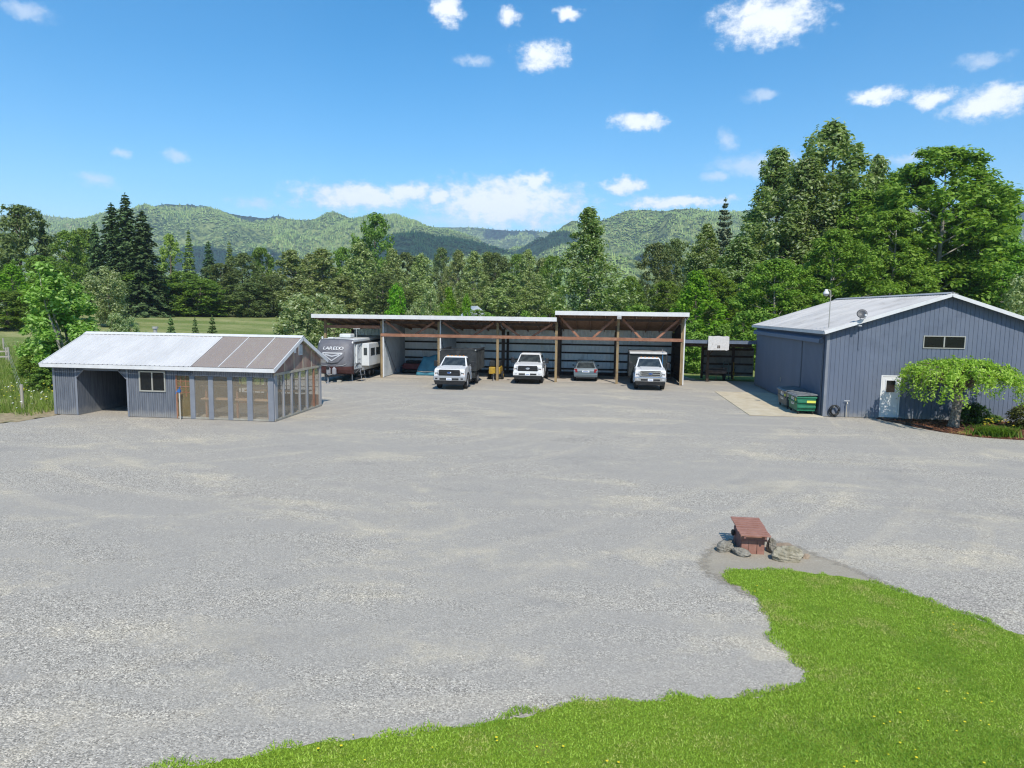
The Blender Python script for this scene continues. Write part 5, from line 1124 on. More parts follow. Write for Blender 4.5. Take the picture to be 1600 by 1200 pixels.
MB().tube([(-.13, 0, .84), (.13, 0, .84)], 0.016, 6).tube([(0, 0, .76), (0, 0, .84)], 0.012, 6).build('handle', white_trim, fc)
hy = thing('yard_hydrant', 'white standpipe hydrant with blue lever in front of the greenhouse', 'hydrant', (-18.52, 28.36, 0))
MB().tube([(0, 0, 0), (0, 0, 1.26)], 0.03, 8).build('pipe', mat('cream_pipe', (0.45, 0.44, 0.40), rough=0.6), hy)
MB().box(-.06, .06, -.06, .06, 1.24, 1.38).build('head', mat('hydrant_blue', (0.03, 0.13, 0.36), rough=0.5), hy, bevel=.015)
MB().tube([(0, 0, 1.36), (.02, -.02, 1.46), (.10, -.05, 1.50)], 0.022, 6).build('lever', mat('hydrant_blue', ()), hy)
MB().tube([(-.03, -.02, 1.28), (-.12, -.05, 1.27), (-.14, -.05, 1.18)], 0.022, 6).build('spout', mat('hydrant_blue', ()), hy)

# ================================================================== VEHICLES
tyre_m = mat('tyre_rubber', (0.018, 0.018, 0.019), (0.03, 0.03, 0.03), 12, rough=0.85)
rim_m = mat('rim_metal', (0.45, 0.46, 0.48), rough=0.3, metal=0.8)
black_pl = mat('black_plastic', (0.014, 0.015, 0.017), (0.024, 0.025, 0.027), 6, rough=0.55)
white_car = mat('white_car_paint', (0.62, 0.63, 0.64), rough=0.22, spec=0.5)
chrome = mat('chrome', (0.62, 0.63, 0.65), rough=0.18, metal=0.9)
satin = mat('satin_silver', (0.42, 0.43, 0.45), rough=0.38, metal=0.55)
car_glass = mat('car_glass', (0.020, 0.026, 0.030), (0.05, 0.06, 0.062), 3.0, rough=0.06, spec=0.7)
lamp_m = mat('headlamp_glass', (0.55, 0.57, 0.60), (0.25, 0.26, 0.28), 12, rough=0.12, spec=0.7)
amber = mat('amber_lens', (0.55, 0.20, 0.02), rough=0.3)
red_l = mat('red_lens', (0.20, 0.012, 0.014), rough=0.25)
plate_m = mat('plate_white', (0.74, 0.76, 0.80), rough=0.5)
emblem_blue = mat('emblem_blue', (0.02, 0.06, 0.20), rough=0.3)

def wheel(parent, x, y, r=0.41, w=0.28, side=1, rim=rim_m, name='wheel', rr=0.55):
    wr = MB().lathe((x - side * w / 2, y, r), (side, 0, 0), [(0, r * .72), (0.02, r * .92), (0.05, r), (w - .05, r), (w - .02, r * .92), (w, r * .70), (w - 0.012, r * .62), (w - 0.04, r * .60)], 22).build(name, tyre_m, parent)
    MB().lathe((x + side * (w / 2 - 0.055), y, r), (side, 0, 0), [(0, r * rr), (0.03, r * rr), (0.035, r * .44), (0.02, r * .40), (0.03, r * .20), (0.05, r * .16)], 18).build('rim', rim, wr)
    return wr
def arch(yc, r, z0, n=9):
    """points of a wheel opening, from high y to low y"""
    return [(yc + r * math.cos(math.pi * i / n), z0 + r * 1.02 * math.sin(math.pi * i / n)) for i in range(n + 1)]
def truck(name, label, loc, rz, style, cab_len=2.05, group=None):
    t = thing(name, label, 'truck', loc, rz, group)
    HW = 1.0; zb = 1.40; ca = 1.22; ce = ca + cab_len      # belt height, cowl, cab end
    narrow = lambda v: (v[0] * (1.0 if v[2] < 1.05 else 1.0 - 0.05 * (v[2] - 1.05) / 0.4), v[1], v[2])
    # lower body: fenders, hood and doors with the front wheel opening cut out
    prof = [(0.06, 0.62), (0.03, 0.95), (0.05, 1.22), (0.11, 1.33), (0.30, 1.375), (0.75, 1.425), (ca, 1.46), (ca + .1, 1.43), (ce, 1.42), (ce, 0.50), (1.62, 0.50)] + arch(1.10, 0.50, 0.50) + [(0.40, 0.58)]
    MB().prism(prof, -HW, HW, 'x', narrow).build('body', white_car, t, bevel=0.045, seg=3)
    hd = MB().hexa([(-.60, .22, 1.375), (.60, .22, 1.375), (.66, ca - .02, 1.47), (-.66, ca - .02, 1.47)], [(-.56, .26, 1.40), (.56, .26, 1.40), (.62, ca - .05, 1.50), (-.62, ca - .05, 1.50)]).build('hood_bulge', white_car, t, bevel=0.02)
    # cabin: tapered house with pillars, glass set in
    b0, b1, t0, t1, zt = ca + 0.02, ce - 0.02, ca + 0.72, ce - 0.16, 2.0
    cb = [(-.93, b0, 1.40), (.93, b0, 1.40), (.95, b1, 1.40), (-.95, b1, 1.40)]; ct = [(-.72, t0, zt), (.72, t0, zt), (.74, t1, zt), (-.74, t1, zt)]
    MB().hexa(cb, ct).build('cabin', white_car, t, bevel=0.05, seg=3)
    MB().hexa([(-.72, t0 + .02, zt - .01), (.72, t0 + .02, zt - .01), (.74, t1 - .02, zt - .01), (-.74, t1 - .02, zt - .01)], [(-.62, t0 + .16, zt + .05), (.62, t0 + .16, zt + .05), (.66, t1 - .10, zt + .05), (-.66, t1 - .10, zt + .05)]).build('roof', white_car, t, bevel=0.03)
    def lerp(a, b, f): return tuple(a[i] + (b[i] - a[i]) * f for i in range(3))
    def face(q, u0, u1, v0, v1, off):      # panel on a quad, in its own (u, v), lifted by off
        A, B, Cc, D = [Vector(p) for p in q]; n = (B - A).cross(D - A).normalized()
        f = lambda u, v: (A.lerp(B, u)).lerp(D.lerp(Cc, u), v) + n * off
        g = [f(u0, v0), f(u1, v0), f(u1, v1), f(u0, v1)]; h = [p - n * 0.02 for p in g]
        return MB().hexa(h, g)
    face([cb[0], cb[1], ct[1], ct[0]], .055, .945, .10, .93, .008).build('windshield', car_glass, t)
    face([cb[0], cb[1], ct[1], ct[0]], .05, .95, .015, .095, .012).build('cowl', black_pl, t)
    for u in (.25, .52): face([cb[0], cb[1], ct[1], ct[0]], u, u + .24, .10, .125, .02).build('wiper', black_pl, t)
    cuts = [(.06, .93)] if cab_len < 2 else [(.05, .52), (.555, .94)]
    for s_ in (1, -1):
        q = [cb[1], cb[2], ct[2], ct[1]] if s_ > 0 else [cb[3], cb[0], ct[0], ct[3]]
        for (u0, u1) in cuts:
            if s_ < 0: u0, u1 = 1 - u1, 1 - u0
            face(q, u0, u1, .12, .88, .008).build('side_window', car_glass, t)
        x = s_ * (HW + .004)
        dr = MB().box(min(x, x - s_ * .02), max(x, x - s_ * .02), ca + .32, ca + .33, .60, 1.38)
        dr.build('door_seam', black_pl, t)
        MB().box(min(x, x + s_ * .03), max(x, x + s_ * .03), ca + 1.02, ca + 1.22, 1.14, 1.18).build('door_handle', black_pl, t)
        if cab_len > 2: MB().box(min(x, x - s_ * .02), max(x, x - s_ * .02), ca + 1.18, ca + 1.19, .60, 1.38).build('door_seam', black_pl, t)
        MB().box(min(s_ * .82, s_ * 1.06), max(s_ * .82, s_ * 1.06), ca + .25, ce - .1, .42, .48).build('running_board', black_pl, t)
        mr = MB().box(min(s_ * 1.12, s_ * 1.34), max(s_ * 1.12, s_ * 1.34), ca + .28, ca + .40, 1.38, 1.76).build('mirror', black_pl, t, bevel=.04)
        MB().beam((s_ * .90, ca + .38, 1.44), (s_ * 1.14, ca + .36, 1.47), .05, .05).beam((s_ * .90, ca + .42, 1.56), (s_ * 1.14, ca + .37, 1.60), .04, .04).build('mirror_arm', black_pl, mr)
        # fender flare
        fl_ = MB(); pts = arch(1.10, .53, .50, 12)
        for a, b in zip(pts, pts[1:]): fl_.beam((s_ * (HW + .015), *a), (s_ * (HW + .015), *b), .07, .07, up=(1, 0, 0))
        fl_.build('fender_flare', white_car if style != 'dump' else black_pl, t)
        wheel(t, s_ * .86, 1.10, .42, .30, s_, rim_m if style != 'dump' else satin)
        # headlamps wrap the corner
        hl = MB().hexa([(s_ * .68, .005, .95), (s_ * .99, .07, .95), (s_ * .99, .20, .95), (s_ * .68, .12, .95)], [(s_ * .66, .02, 1.26), (s_ * .985, .09, 1.26), (s_ * .985, .22, 1.26), (s_ * .66, .14, 1.26)]).build('headlight', lamp_m, t, bevel=.02)
        MB().box(min(s_ * .74, s_ * .93), max(s_ * .74, s_ * .93), .012, .03, 1.06, 1.10).build('lamp_divider', black_pl, hl)
        MB().hexa([(s_ * .90, .02, 1.0), (s_ * .995, .06, 1.0), (s_ * .995, .14, 1.0), (s_ * .90, .06, 1.0)], [(s_ * .90, .025, 1.08), (s_ * .995, .07, 1.08), (s_ * .995, .15, 1.08), (s_ * .90, .07, 1.08)]).build('indicator', amber, hl)
        MB().box(min(s_ * .12, s_ * .16), max(s_ * .12, s_ * .16), -.10, -.06, .50, .58).build('tow_hook', black_pl, t)
    # grille
    gm_ = black_pl if style in ('dump', 'black') else chrome
    gr = MB().prism([(-.66, .90), (.66, .90), (.70, 1.02), (.66, 1.30), (-.66, 1.30), (-.70, 1.02)], -.025, .08, 'y').build('grille', black_pl, t, bevel=.02)
    for z in ((.97, 1.10, 1.23) if style == 'chrome' else (1.02, 1.18)): MB().box(-.64, .64, -.05, -.026, z - .025, z + .025).build('grille_bar', gm_, gr)
    for s_ in (-1, 1): MB().box(min(s_ * .60, s_ * .66), max(s_ * .60, s_ * .66), -.045, -.026, .94, 1.27).build('grille_bar', gm_, gr)
    em = MB().lathe((0, -.05, 1.11), (0, -1, 0), [(0, .14), (.02, .145), (.03, .12)], 20).build('emblem', chrome, gr); em.scale = (1.0, 1, .46); em.location = (0, 0, 1.11 * .54)
    e2 = MB().lathe((0, -.081, 1.11), (0, -1, 0), [(0, .118), (.006, .115)], 20).build('emblem_oval', emblem_blue if style != 'black' else satin, gr); e2.scale = (1.0, 1, .46); e2.location = (0, 0, 1.11 * .54)
    # bumper, valance and plate
    bmat = {'dump': satin, 'black': white_car, 'chrome': chrome}[style]
    MB().prism([(-1.02, .62), (1.02, .62), (1.02, .88), (.7, .92), (-.7, .92), (-1.02, .88)], -.10, .06, 'y').build('bumper', bmat, t, bevel=.035, seg=3)
    MB().box(-.62, .62, -.112, -.06, .66, .78).build('bumper_intake', black_pl, t, bevel=.015)
    for s_ in (-1, 1): MB().box(min(s_ * .74, s_ * .90), max(s_ * .74, s_ * .90), -.106, -.06, .69, .79).build('fog_lamp', black_pl if style == 'dump' else lamp_m, t, bevel=.015)
    MB().hexa([(-.92, -.05, .36), (.92, -.05, .36), (.92, .20, .36), (-.92, .20, .36)], [(-.98, -.085, .618), (.98, -.085, .618), (.98, .20, .618), (-.98, .20, .618)]).build('valance', black_pl, t, bevel=.02)
    pl_ = MB().box(-.17, .17, -.135, -.113, .64, .80).build('plate', plate_m, t)
    text_mesh('plate_text', 'C48 713 K' if False else '', .01, black_pl, pl_, Matrix()) if False else None
    MB().box(-.13, .13, -.139, -.1355, .695, .745).build('plate_print', mat('plate_blue', (0.10, 0.16, 0.32), rough=0.5), pl_)
    for i in range(5 if style != 'black' else 0):
        x = (i - 2) * .26; MB().box(x - .045, x + .045, t0 + .12, t0 + .22, zt + .03, zt + .085).build('roof_light', amber, t, bevel=.01)
    # chassis
    for s_ in (-1, 1): MB().box(s_ * .38 - .05, s_ * .38 + .05, .3, ce + 3.4, .48, .66).build('chassis_rail', black_pl, t)
    MB().tube([(-.8, 1.10, .42), (.8, 1.10, .42)], .06, 8).build('axle', black_pl, t)
    return t, ce
steel_black = mat('black_steel', (0.016, 0.019, 0.021), (0.034, 0.038, 0.040), 3, rough=0.6, dirt=(0.06, 0.06, 0.058), dscale=2.2)
def rear_axle(t, y, dual=True):
    MB().tube([(-.9, y, .42), (.9, y, .42)], .07, 8).build('axle', black_pl, t)
    for s_ in (-1, 1):
        wheel(t, s_ * 1.0, y, .42, .26, s_, satin)
        if dual: wheel(t, s_ * .70, y, .42, .26, s_, satin)
# --- dump truck with the black bed (left)
t1, ce = truck('dump_truck', 'white truck with high black dump bed, leftmost of the three white trucks', (-9.22, 42.35, 0), R(0.5), 'dump', 1.35)
rear_axle(t1, 4.45)
y0, y1 = ce + .35, ce + 3.75
bd = MB()
for a in ((-1.22, 1.22, y0, y0 + .06), (-1.22, -1.16, y0 + .06, y1), (1.16, 1.22, y0 + .06, y1), (-1.16, 1.16, y1 - .06, y1)):
    bd.box(*a, .98, 2.36)
bd.box(-1.16, 1.16, y0 + .06, y1 - .06, .98, 1.05)
bo = bd.build('dump_bed', steel_black, t1)
for s_ in (-1, 1):
    for i in range(6): MB().box(min(s_ * 1.221, s_ * 1.28), max(s_ * 1.221, s_ * 1.28), y0 + .1 + i * .62, y0 + .19 + i * .62, 1.0, 2.3).build('stake', steel_black, bo)
    MB().box(min(s_ * 1.16, s_ * 1.27), max(s_ * 1.16, s_ * 1.27), y0 - .02, y1 + .02, 2.362, 2.45).build('top_rail', steel_black, bo)
MB().box(-1.155, 1.155, y0 - .02, y0 + .08, 2.362, 2.45).build('top_rail', steel_black, bo)
MB().box(-1.155, 1.155, y0 - .01, y0 - .003, 1.86, 1.93).build('head_rib', steel_black, bo)
for s_ in (-1, 1): MB().lathe((s_ * 1.19, y0 - .03, 2.40), (0, -1, 0), [(0, .05), (.03, .05)], 10).build('marker_lamp', chrome, bo)
for s_ in (-1, 1): MB().box(s_ * 1.0 - .16, s_ * 1.0 + .16, ce + .45, ce + 1.0, .50, .95).build('tool_box', steel_black, t1)
# --- white crew truck in the middle bay
t2, ce = truck('pickup_truck', 'white crew cab pickup with black grille, in the middle of the barn', (-4.68, 46.95, 0), R(0.5), 'black', 2.35)
rear_axle(t2, 4.7, False)
bd = MB()
for a in ((-.99, -.90, ce + .04, ce + 2.1), (.90, .99, ce + .04, ce + 2.1), (-.90, .90, ce + .04, ce + .10), (-.90, .90, ce + 2.03, ce + 2.1)): bd.box(*a, .62, 1.45)
bd.box(-.90, .90, ce + .1, ce + 2.03, .62, .68)
bd.build('cargo_bed', white_car, t2)
# --- white truck with the dark box, right bay
t3, ce = truck('box_truck', 'white truck with chrome grille and dark pale-topped box, rightmost truck', (3.55, 45.05, 0), R(-0.6), 'chrome', 1.45)
rear_axle(t3, 4.6)
y0, y1 = ce + .35, ce + 3.5
greenblack = mat('dark_green_steel', (0.014, 0.020, 0.021), (0.024, 0.032, 0.032), 2.5, rough=0.7, dirt=(0.04, 0.045, 0.045), dscale=2.5)
bx_ = MB().box(-1.3, 1.3, y0, y1, .62, 2.20).build('cargo_box', greenblack, t3, bevel=.02)
MB().prism([(y0 - .10, 2.205), (y0 - .12, 2.25), (y0 - .06, 2.36), (y1, 2.36), (y1, 2.205)], -1.27, 1.27, 'x').build('tarp_housing', mat('pale_grey_steel', (0.36, 0.36, 0.35), (0.42, 0.42, 0.41), 3, rough=0.5), bx_, bevel=.03)
for s_ in (-1, 1): MB().box(min(s_ * 1.22, s_ * 1.305), max(s_ * 1.22, s_ * 1.305), y0 - .03, y0 - .002, .64, 2.19).build('corner_post', steel_black, bx_)
MB().tube([(.98, y0 - .06, 1.0), (.98, y0 - .06, 2.38)], .028, 8).build('crank_pole', mat('pole_blue', (0.04, 0.16, 0.34), rough=0.5), bx_)
MB().tube([(.98, y0 - .06, 2.38), (.94, y0 - .06, 2.56), (1.0, y0 - .06, 2.60)], .02, 6).build('crank_handle', chrome, bx_)
MB().box(-1.28, -1.0, y0 - .05, y0 - .004, .70, .86).build('step', steel_black, bx_)

# --- grey estate car, tail to the yard
cr = thing('estate_car', 'small grey estate car seen from behind, parked between two barn posts', 'car', (-0.72, 49.75, 0), R(1.0))
silver = mat('grey_car_paint', (0.105, 0.135, 0.155), rough=0.25, spec=0.55, metal=0.25)
prof = [(0.02, .38), (-.02, .55), (0.0, .78), (.06, .92), (.10, .98), (1.0, .95), (3.0, .92), (4.0, .80), (4.35, .62), (4.35, .35), (3.75, .30)] + arch(3.42, .34, .30) + [(3.0, .28), (1.25, .28)] + arch(.88, .34, .30) + [(.45, .32)]
MB().prism(prof, -.86, .86, 'x', lambda v: (v[0] * (1 - .05 * max(0, v[2] - .6)), v[1], v[2])).build('body', silver, cr, bevel=.05, seg=3)
hb = [(-.80, .10, .95), (.80, .10, .95), (.79, 3.2, .93), (-.79, 3.2, .93)]; ht = [(-.60, .42, 1.42), (.60, .42, 1.42), (.60, 2.3, 1.45), (-.60, 2.3, 1.45)]
MB().hexa(hb, ht).build('cabin', silver, cr, bevel=.05, seg=3)
def facep(q, u0, u1, v0, v1, off, name, m, par):
    A, B, Cc, D = [Vector(p) for p in q]; n = (B - A).cross(D - A).normalized(); f = lambda u, v: A.lerp(B, u).lerp(D.lerp(Cc, u), v) + n * off
    g = [f(u0, v0), f(u1, v0), f(u1, v1), f(u0, v1)]; return MB().hexa([p - n * .02 for p in g], g).build(name, m, par)
facep([hb[0], hb[1], ht[1], ht[0]], .07, .93, .10, .90, .008, 'rear_window', car_glass, cr)
facep([hb[1], hb[2], ht[2], ht[1]], .06, .34, .14, .86, .008, 'side_window', car_glass, cr); facep([hb[1], hb[2], ht[2], ht[1]], .37, .64, .14, .86, .008, 'side_window', car_glass, cr)
facep([hb[3], hb[0], ht[0], ht[3]], .66, .94, .14, .86, .008, 'side_window', car_glass, cr); facep([hb[3], hb[0], ht[0], ht[3]], .36, .63, .14, .86, .008, 'side_window', car_glass, cr)
facep([hb[2], hb[3], ht[3], ht[2]], .07, .93, .10, .90, .008, 'windshield', car_glass, cr)
for s_ in (-1, 1):
    MB().hexa([(s_ * .58, -.035, .68), (s_ * .85, .0, .68), (s_ * .85, .14, .68), (s_ * .58, .1, .68)], [(s_ * .62, -.01, .93), (s_ * .83, .04, .93), (s_ * .83, .18, .93), (s_ * .62, .14, .93)]).build('tail_light', red_l, cr, bevel=.02)
    wheel(cr, s_ * .78, .88, .31, .20, s_, rim_m); wheel(cr, s_ * .78, 3.42, .31, .20, s_, rim_m)
    MB().box(min(s_ * .86, s_ * 1.02), max(s_ * .86, s_ * 1.02), 2.75, 2.85, .92, 1.05).build('mirror', silver, cr, bevel=.03)
    MB().tube([(s_ * .52, .45, 1.47), (s_ * .52, .5, 1.51), (s_ * .52, 2.1, 1.53), (s_ * .52, 2.2, 1.48)], .014, 6).build('roof_rail', black_pl, cr)
MB().prism([(-.84, .36), (.84, .36), (.86, .58), (-.86, .58)], -.07, .02, 'y').build('bumper', silver, cr, bevel=.03)
MB().box(-.70, .70, -.04, .10, .26, .355).build('valance', black_pl, cr)
pl_ = MB().box(-.26, .26, -.045, -.02, .70, .82).build('plate', plate_m, cr)
MB().box(-.20, .20, -.049, -.0455, .735, .785).build('plate_print', mat('plate_blue', ()), pl_)
MB().box(-.08, .08, -.04, -.01, .84, .89).build('badge', chrome, cr)
MB().box(-.20, .20, .40, .52, 1.44, 1.475).build('spoiler', silver, cr)

# --- travel trailer
rv = thing('travel_trailer', 'large travel trailer with dark grey and maroon nose in the end bay', 'trailer', (-18.02, 44.85, 0), 0)
rv_white = mat('trailer_white', (0.58, 0.60, 0.60), rough=0.4, dirt=(0.50, 0.52, 0.51), dscale=1.0)
rv_grey = mat('nose_grey', (0.115, 0.115, 0.13), (0.145, 0.145, 0.16), 2.5, rough=0.55, spec=0.3)
rv_maroon = mat('nose_maroon', (0.055, 0.018, 0.018), (0.085, 0.03, 0.03), 2.0, rough=0.35, spec=0.5)
HWT = 1.24
MB().prism([(.85, .62), (.85, 2.72), (1.1, 2.93), (8.2, 2.98), (8.2, .62)], -HWT, HWT, 'x').build('body', rv_white, rv, bevel=.05, seg=3)
# moulded nose: upper grey shell, lower maroon shell; bowed in plan
def nose(mb, prof, inset=0.0):
    n = 10; xs = [-HWT - .012 + inset + (2 * HWT + .024 - 2 * inset) * i / n for i in range(n + 1)]
    bow = lambda x: .34 * (abs(x) / HWT) ** 3.0
    vs = [[(x, min(p[0] + bow(x) * (1 if p[0] < .84 else 0), 1.25), p[1] - (0.06 * (abs(x) / HWT) ** 4 if p[1] > 2.6 else 0)) for p in prof] for x in xs]
    b = len(mb.v); m = len(prof)
    for r_ in vs: mb.v += r_
    for i in range(n):
        for j in range(m - 1): mb.f.append((b + i*m + j, b + (i+1)*m + j, b + (i+1)*m + j + 1, b + i*m + j + 1))
    mb.f.append(tuple(b + j for j in range(m))); mb.f.append(tuple(b + n*m + j for j in range(m)))
    return mb
UP = [(.10, 1.10), (.055, 1.35), (.13, 1.80), (.26, 2.25), (.44, 2.62), (.66, 2.86), (1.0, 2.955)]
LO = [(.62, .52), (.30, .62), (.16, .85), (.098, 1.098)]
nose(MB(), UP + [(1.0, 1.10)]).build('nose_shell', rv_grey, rv, smooth=True)
nose(MB(), LO + [(1.0, 1.098), (1.0, .52)]).build('nose_lower', rv_maroon, rv)
# lettering and chevron emblem on the sloping face (between z 1.8 and 2.6)
def on_nose(x, z, off=0.02):
    for (a, b) in zip(UP, UP[1:]):
        if a[1] <= z <= b[1]:
            f = (z - a[1]) / (b[1] - a[1]); y = a[0] + (b[0] - a[0]) * f; return Vector((x, y + .34 * (abs(x) / HWT) ** 3 - off, z))
    return Vector((x, .3, z))
decal_w = mat('decal_white', (0.70, 0.71, 0.72), rough=0.4)
up_ = Vector((0, .205, .45)).normalized(); rgt = Vector((1, 0, 0)); nrm_ = rgt.cross(up_)
for i, ch in enumerate('LAREDO'):       # letter by letter, following the bow of the nose
    x = -0.62 + i * 0.245; p = on_nose(x, 2.34, 0.055); sl = .34 * 3 * (x / HWT) ** 2 / HWT * (1 if x > 0 else -1)
    r_ = Vector((1, sl, 0)).normalized(); n_ = r_.cross(up_).normalized(); u_ = n_.cross(r_)
    M_ = Matrix((r_, u_, n_)).transposed().to_4x4(); M_.translation = p
    text_mesh('letter', ch, 0.32, decal_w, rv, M_, 0.006, 0.12, 1.25)
def ribbon(pts, w, name, m, off=0.03):
    mb = MB()
    for (x0, z0), (x1, z1) in zip(pts, pts[1:]):
        n = 5
        for i in range(n):
            a = (x0 + (x1 - x0) * i / n, z0 + (z1 - z0) * i / n); b = (x0 + (x1 - x0) * (i + 1) / n, z0 + (z1 - z0) * (i + 1) / n)
            mb.quad(on_nose(a[0], a[1] - w / 2, off), on_nose(b[0], b[1] - w / 2, off), on_nose(b[0], b[1] + w / 2, off), on_nose(a[0], a[1] + w / 2, off))
    o = mb.build(name, m, rv); s = o.modifiers.new('thick', 'SOLIDIFY'); s.thickness = .006; return o
ribbon([(-.72, 2.02), (0, 2.02), (.72, 2.02)], .05, 'emblem_bar', decal_w)
ribbon([(-.72, 2.00), (0, 1.50), (.72, 2.00)], .09, 'chevron', mat('decal_silver', (0.40, 0.41, 0.43), rough=0.3), .035)
ribbon([(-.5, 1.93), (0, 1.80), (.5, 1.93)], .09, 'emblem_bar', mat('decal_silver', (0.40, 0.41, 0.43), rough=0.3), .032)
ribbon([(-.85, 2.1), (-.80, 1.75), (-.45, 1.38), (0, 1.30), (.45, 1.38), (.80, 1.75), (.85, 2.1)], .045, 'emblem_outline', black_pl, .028)  # black curve around the emblem
for s_ in (-1, 1): ribbon([(s_ * .30, 1.14), (s_ * .75, 1.18), (s_ * 1.0, 1.30)], .05, 'nose_trim', satin, .03)
# roof gear
MB().box(-.42, .42, 2.6, 3.5, 2.97, 3.26).build('air_conditioner', rv_white, rv, bevel=.08, seg=3)
MB().box(-.75, -.35, 1.3, 1.75, 2.95, 3.05).build('roof_vent', rv_white, rv, bevel=.04)
MB().tube([(.6, 3.4, 2.96), (.6, 3.4, 3.6)], .012, 6).tube([(.35, 3.4, 3.6), (.85, 3.4, 3.62)], .02, 6).build('antenna', rv_white, rv)
MB().lathe((-1.1, 1.2, 2.9), (0, 0, 1), [(0, .05), (.10, .05), (.14, .09), (.2, .05)], 8).build('corner_lamp', rv_white, rv)
# right flank: storage flap, swoosh graphics, slide-out with window
X = HWT + .004
MB().box(HWT + .003, HWT + .10, 1.35, 1.65, 1.25, 2.55).build('awning_arm', rv_white, rv, bevel=.02)
MB().box(HWT - .2, HWT + .09, 1.1, 7.9, 2.62, 2.76).build('awning_roll', mat('dark_awning', (0.03, 0.032, 0.035), rough=0.7), rv, bevel=.03)
gr_dark = mat('graphic_charcoal', (0.06, 0.065, 0.07), rough=0.4); gr_grey = mat('graphic_grey', (0.27, 0.28, 0.29), rough=0.4)
def swoosh(pts, w, m):
    mb = MB(); n = len(pts)
    for i in range(n - 1):
        wa = w * math.sin(math.pi * (i + .15) / (n - .5)); wb = w * math.sin(math.pi * (i + 1.15) / (n - .5))
        (ya, za), (yb, zb) = pts[i], pts[i + 1]
        mb.hexa([(X, ya, za - wa / 2), (X, yb, zb - wb / 2), (X + .004, yb, zb - wb / 2), (X + .004, ya, za - wa / 2)], [(X, ya, za + wa / 2), (X, yb, zb + wb / 2), (X + .004, yb, zb + wb / 2), (X + .004, ya, za + wa / 2)])
    return mb.build('graphic_stripe', m, rv)
swoosh([(1.7, 1.95), (1.9, 2.2), (2.15, 2.4), (2.5, 2.52)], .10, gr_dark); swoosh([(1.7, 1.7), (1.95, 2.0), (2.2, 2.2), (2.5, 2.33)], .07, gr_grey)
swoosh([(1.0, 1.15), (1.5, 1.4), (2.0, 1.5), (2.5, 1.48)], .10, gr_grey); swoosh([(1.2, .95), (1.7, 1.15), (2.1, 1.2), (2.5, 1.1)], .16, gr_dark); swoosh([(.95, 1.25), (1.1, 1.6), (1.35, 1.9), (1.6, 2.05)], .09, gr_grey)
so = MB().box(HWT + .002, HWT + .55, 2.6, 5.6, .98, 2.60).build('slide_out', rv_white, rv, bevel=.04)
wn = MB().box(HWT + .16, HWT + .42, 2.585, 2.598, 1.75, 2.28).build('window', car_glass, so, bevel=.05)
for y in (3.0, 4.2): MB().box(HWT + .551, HWT + .56, y, y + .9, 1.7, 2.25).build('window', car_glass, so)
MB().box(-HWT + .05, HWT - .02, .95, 8.1, .50, .619).build('underbelly', black_pl, rv)
MB().box(HWT + .002, HWT + .012, .95, 2.58, .62, .84).build('skirt', mat('dark_skirt', (0.05, 0.05, 0.055), rough=0.5), rv)
for y in (4.6, 5.5):
    for s_ in (-1, 1): wheel(rv, s_ * 1.05, y, .35, .22, s_, satin)
# hitch frame, jack, gas bottles, steps
for s_ in (-1, 1): MB().beam((s_ * .8, .8, .50), (s_ * .05, -.75, .50), .07, .12).build('hitch_rail', black_pl, rv)
MB().box(-.07, .07, -.95, -.70, .48, .60).build('coupler', black_pl, rv)
MB().tube([(0, -.62, .06), (0, -.62, .98)], .045, 8).build('jack', satin, rv)
MB().lathe((0, -.62, 0), (0, 0, 1), [(0, .13), (.03, .13), (.06, .05)], 10).build('jack_foot', satin, rv)
MB().box(-.09, .09, -.70, -.54, .95, 1.15).build('jack_motor', black_pl, rv, bevel=.02)
for s_ in (-1, 1): MB().lathe((s_ * .2, .0, .56), (0, 0, 1), [(0, .13), (.05, .155), (.38, .155), (.46, .08), (.52, .06)], 12).build('gas_bottle', mat('bottle_grey', (0.25, 0.25, 0.27), rough=0.5), rv, smooth=False)
st = MB().box(1.28, 1.62, 1.15, 1.95, .20, .24).build('entry_step', black_pl, rv); MB().box(1.45, 1.80, 1.15, 1.95, .42, .46).build('tread', black_pl, st)
for y in (1.18, 1.92): MB().tube([(1.3, y, .6), (1.62, y, .95), (1.75, y, .06)], .02, 6).build('step_rail', satin, st)
for x, y in ((-1.0, 1.3), (1.0, 1.3), (1.0, 7.6), (-1.0, 7.6)): MB().tube([(x, y, .02), (x, y, .52)], .04, 6).box(x - .1, x + .1, y - .1, y + .1, 0, .03).build('stabiliser', satin, rv)
MB().box(.35, .62, .1, .3, 0, .16).build('chock', mat('grey_board', ()), rv)

# --- things stored in the barn bays
tp = thing('tarp_covered_load', 'tall load wrapped in a blue tarpaulin beside the second partition', 'tarp', (-12.85, 52.2, 0))
bm = bmesh.new(); bmesh.ops.create_cube(bm, size=1.0); bmesh.ops.subdivide_edges(bm, edges=bm.edges, cuts=7, use_grid_fill=True)
rr = random.Random(3)
for v in bm.verts:
    x, y, z = v.co; h = z + .5; k_ = 1 - .22 * h; fold = .05 * math.sin(9 * x + 3 * y) * math.sin(5 * z + 2 * x)
    v.co = Vector((x * 1.55 * k_ * (1 + .06 * math.sin(14 * y + 6 * h)) - .18 * (1 - h) + .12 * h, y * 1.5 * k_ + fold - (.25 * (1 - h) if y < 0 else 0), h * (1.50 + .10 * math.sin(3 * x)) + fold * h))
me = bpy.data.meshes.new('tarpaulin'); bm.to_mesh(me); bm.free(); me.shade_smooth(); me.materials.append(mat('blue_tarp', (0.035, 0.16, 0.24), (0.06, 0.24, 0.33), 1.5, rough=0.45, spec=0.5, bump=0.3, bscale=6, bd=.05)); link('tarpaulin', me, tp)
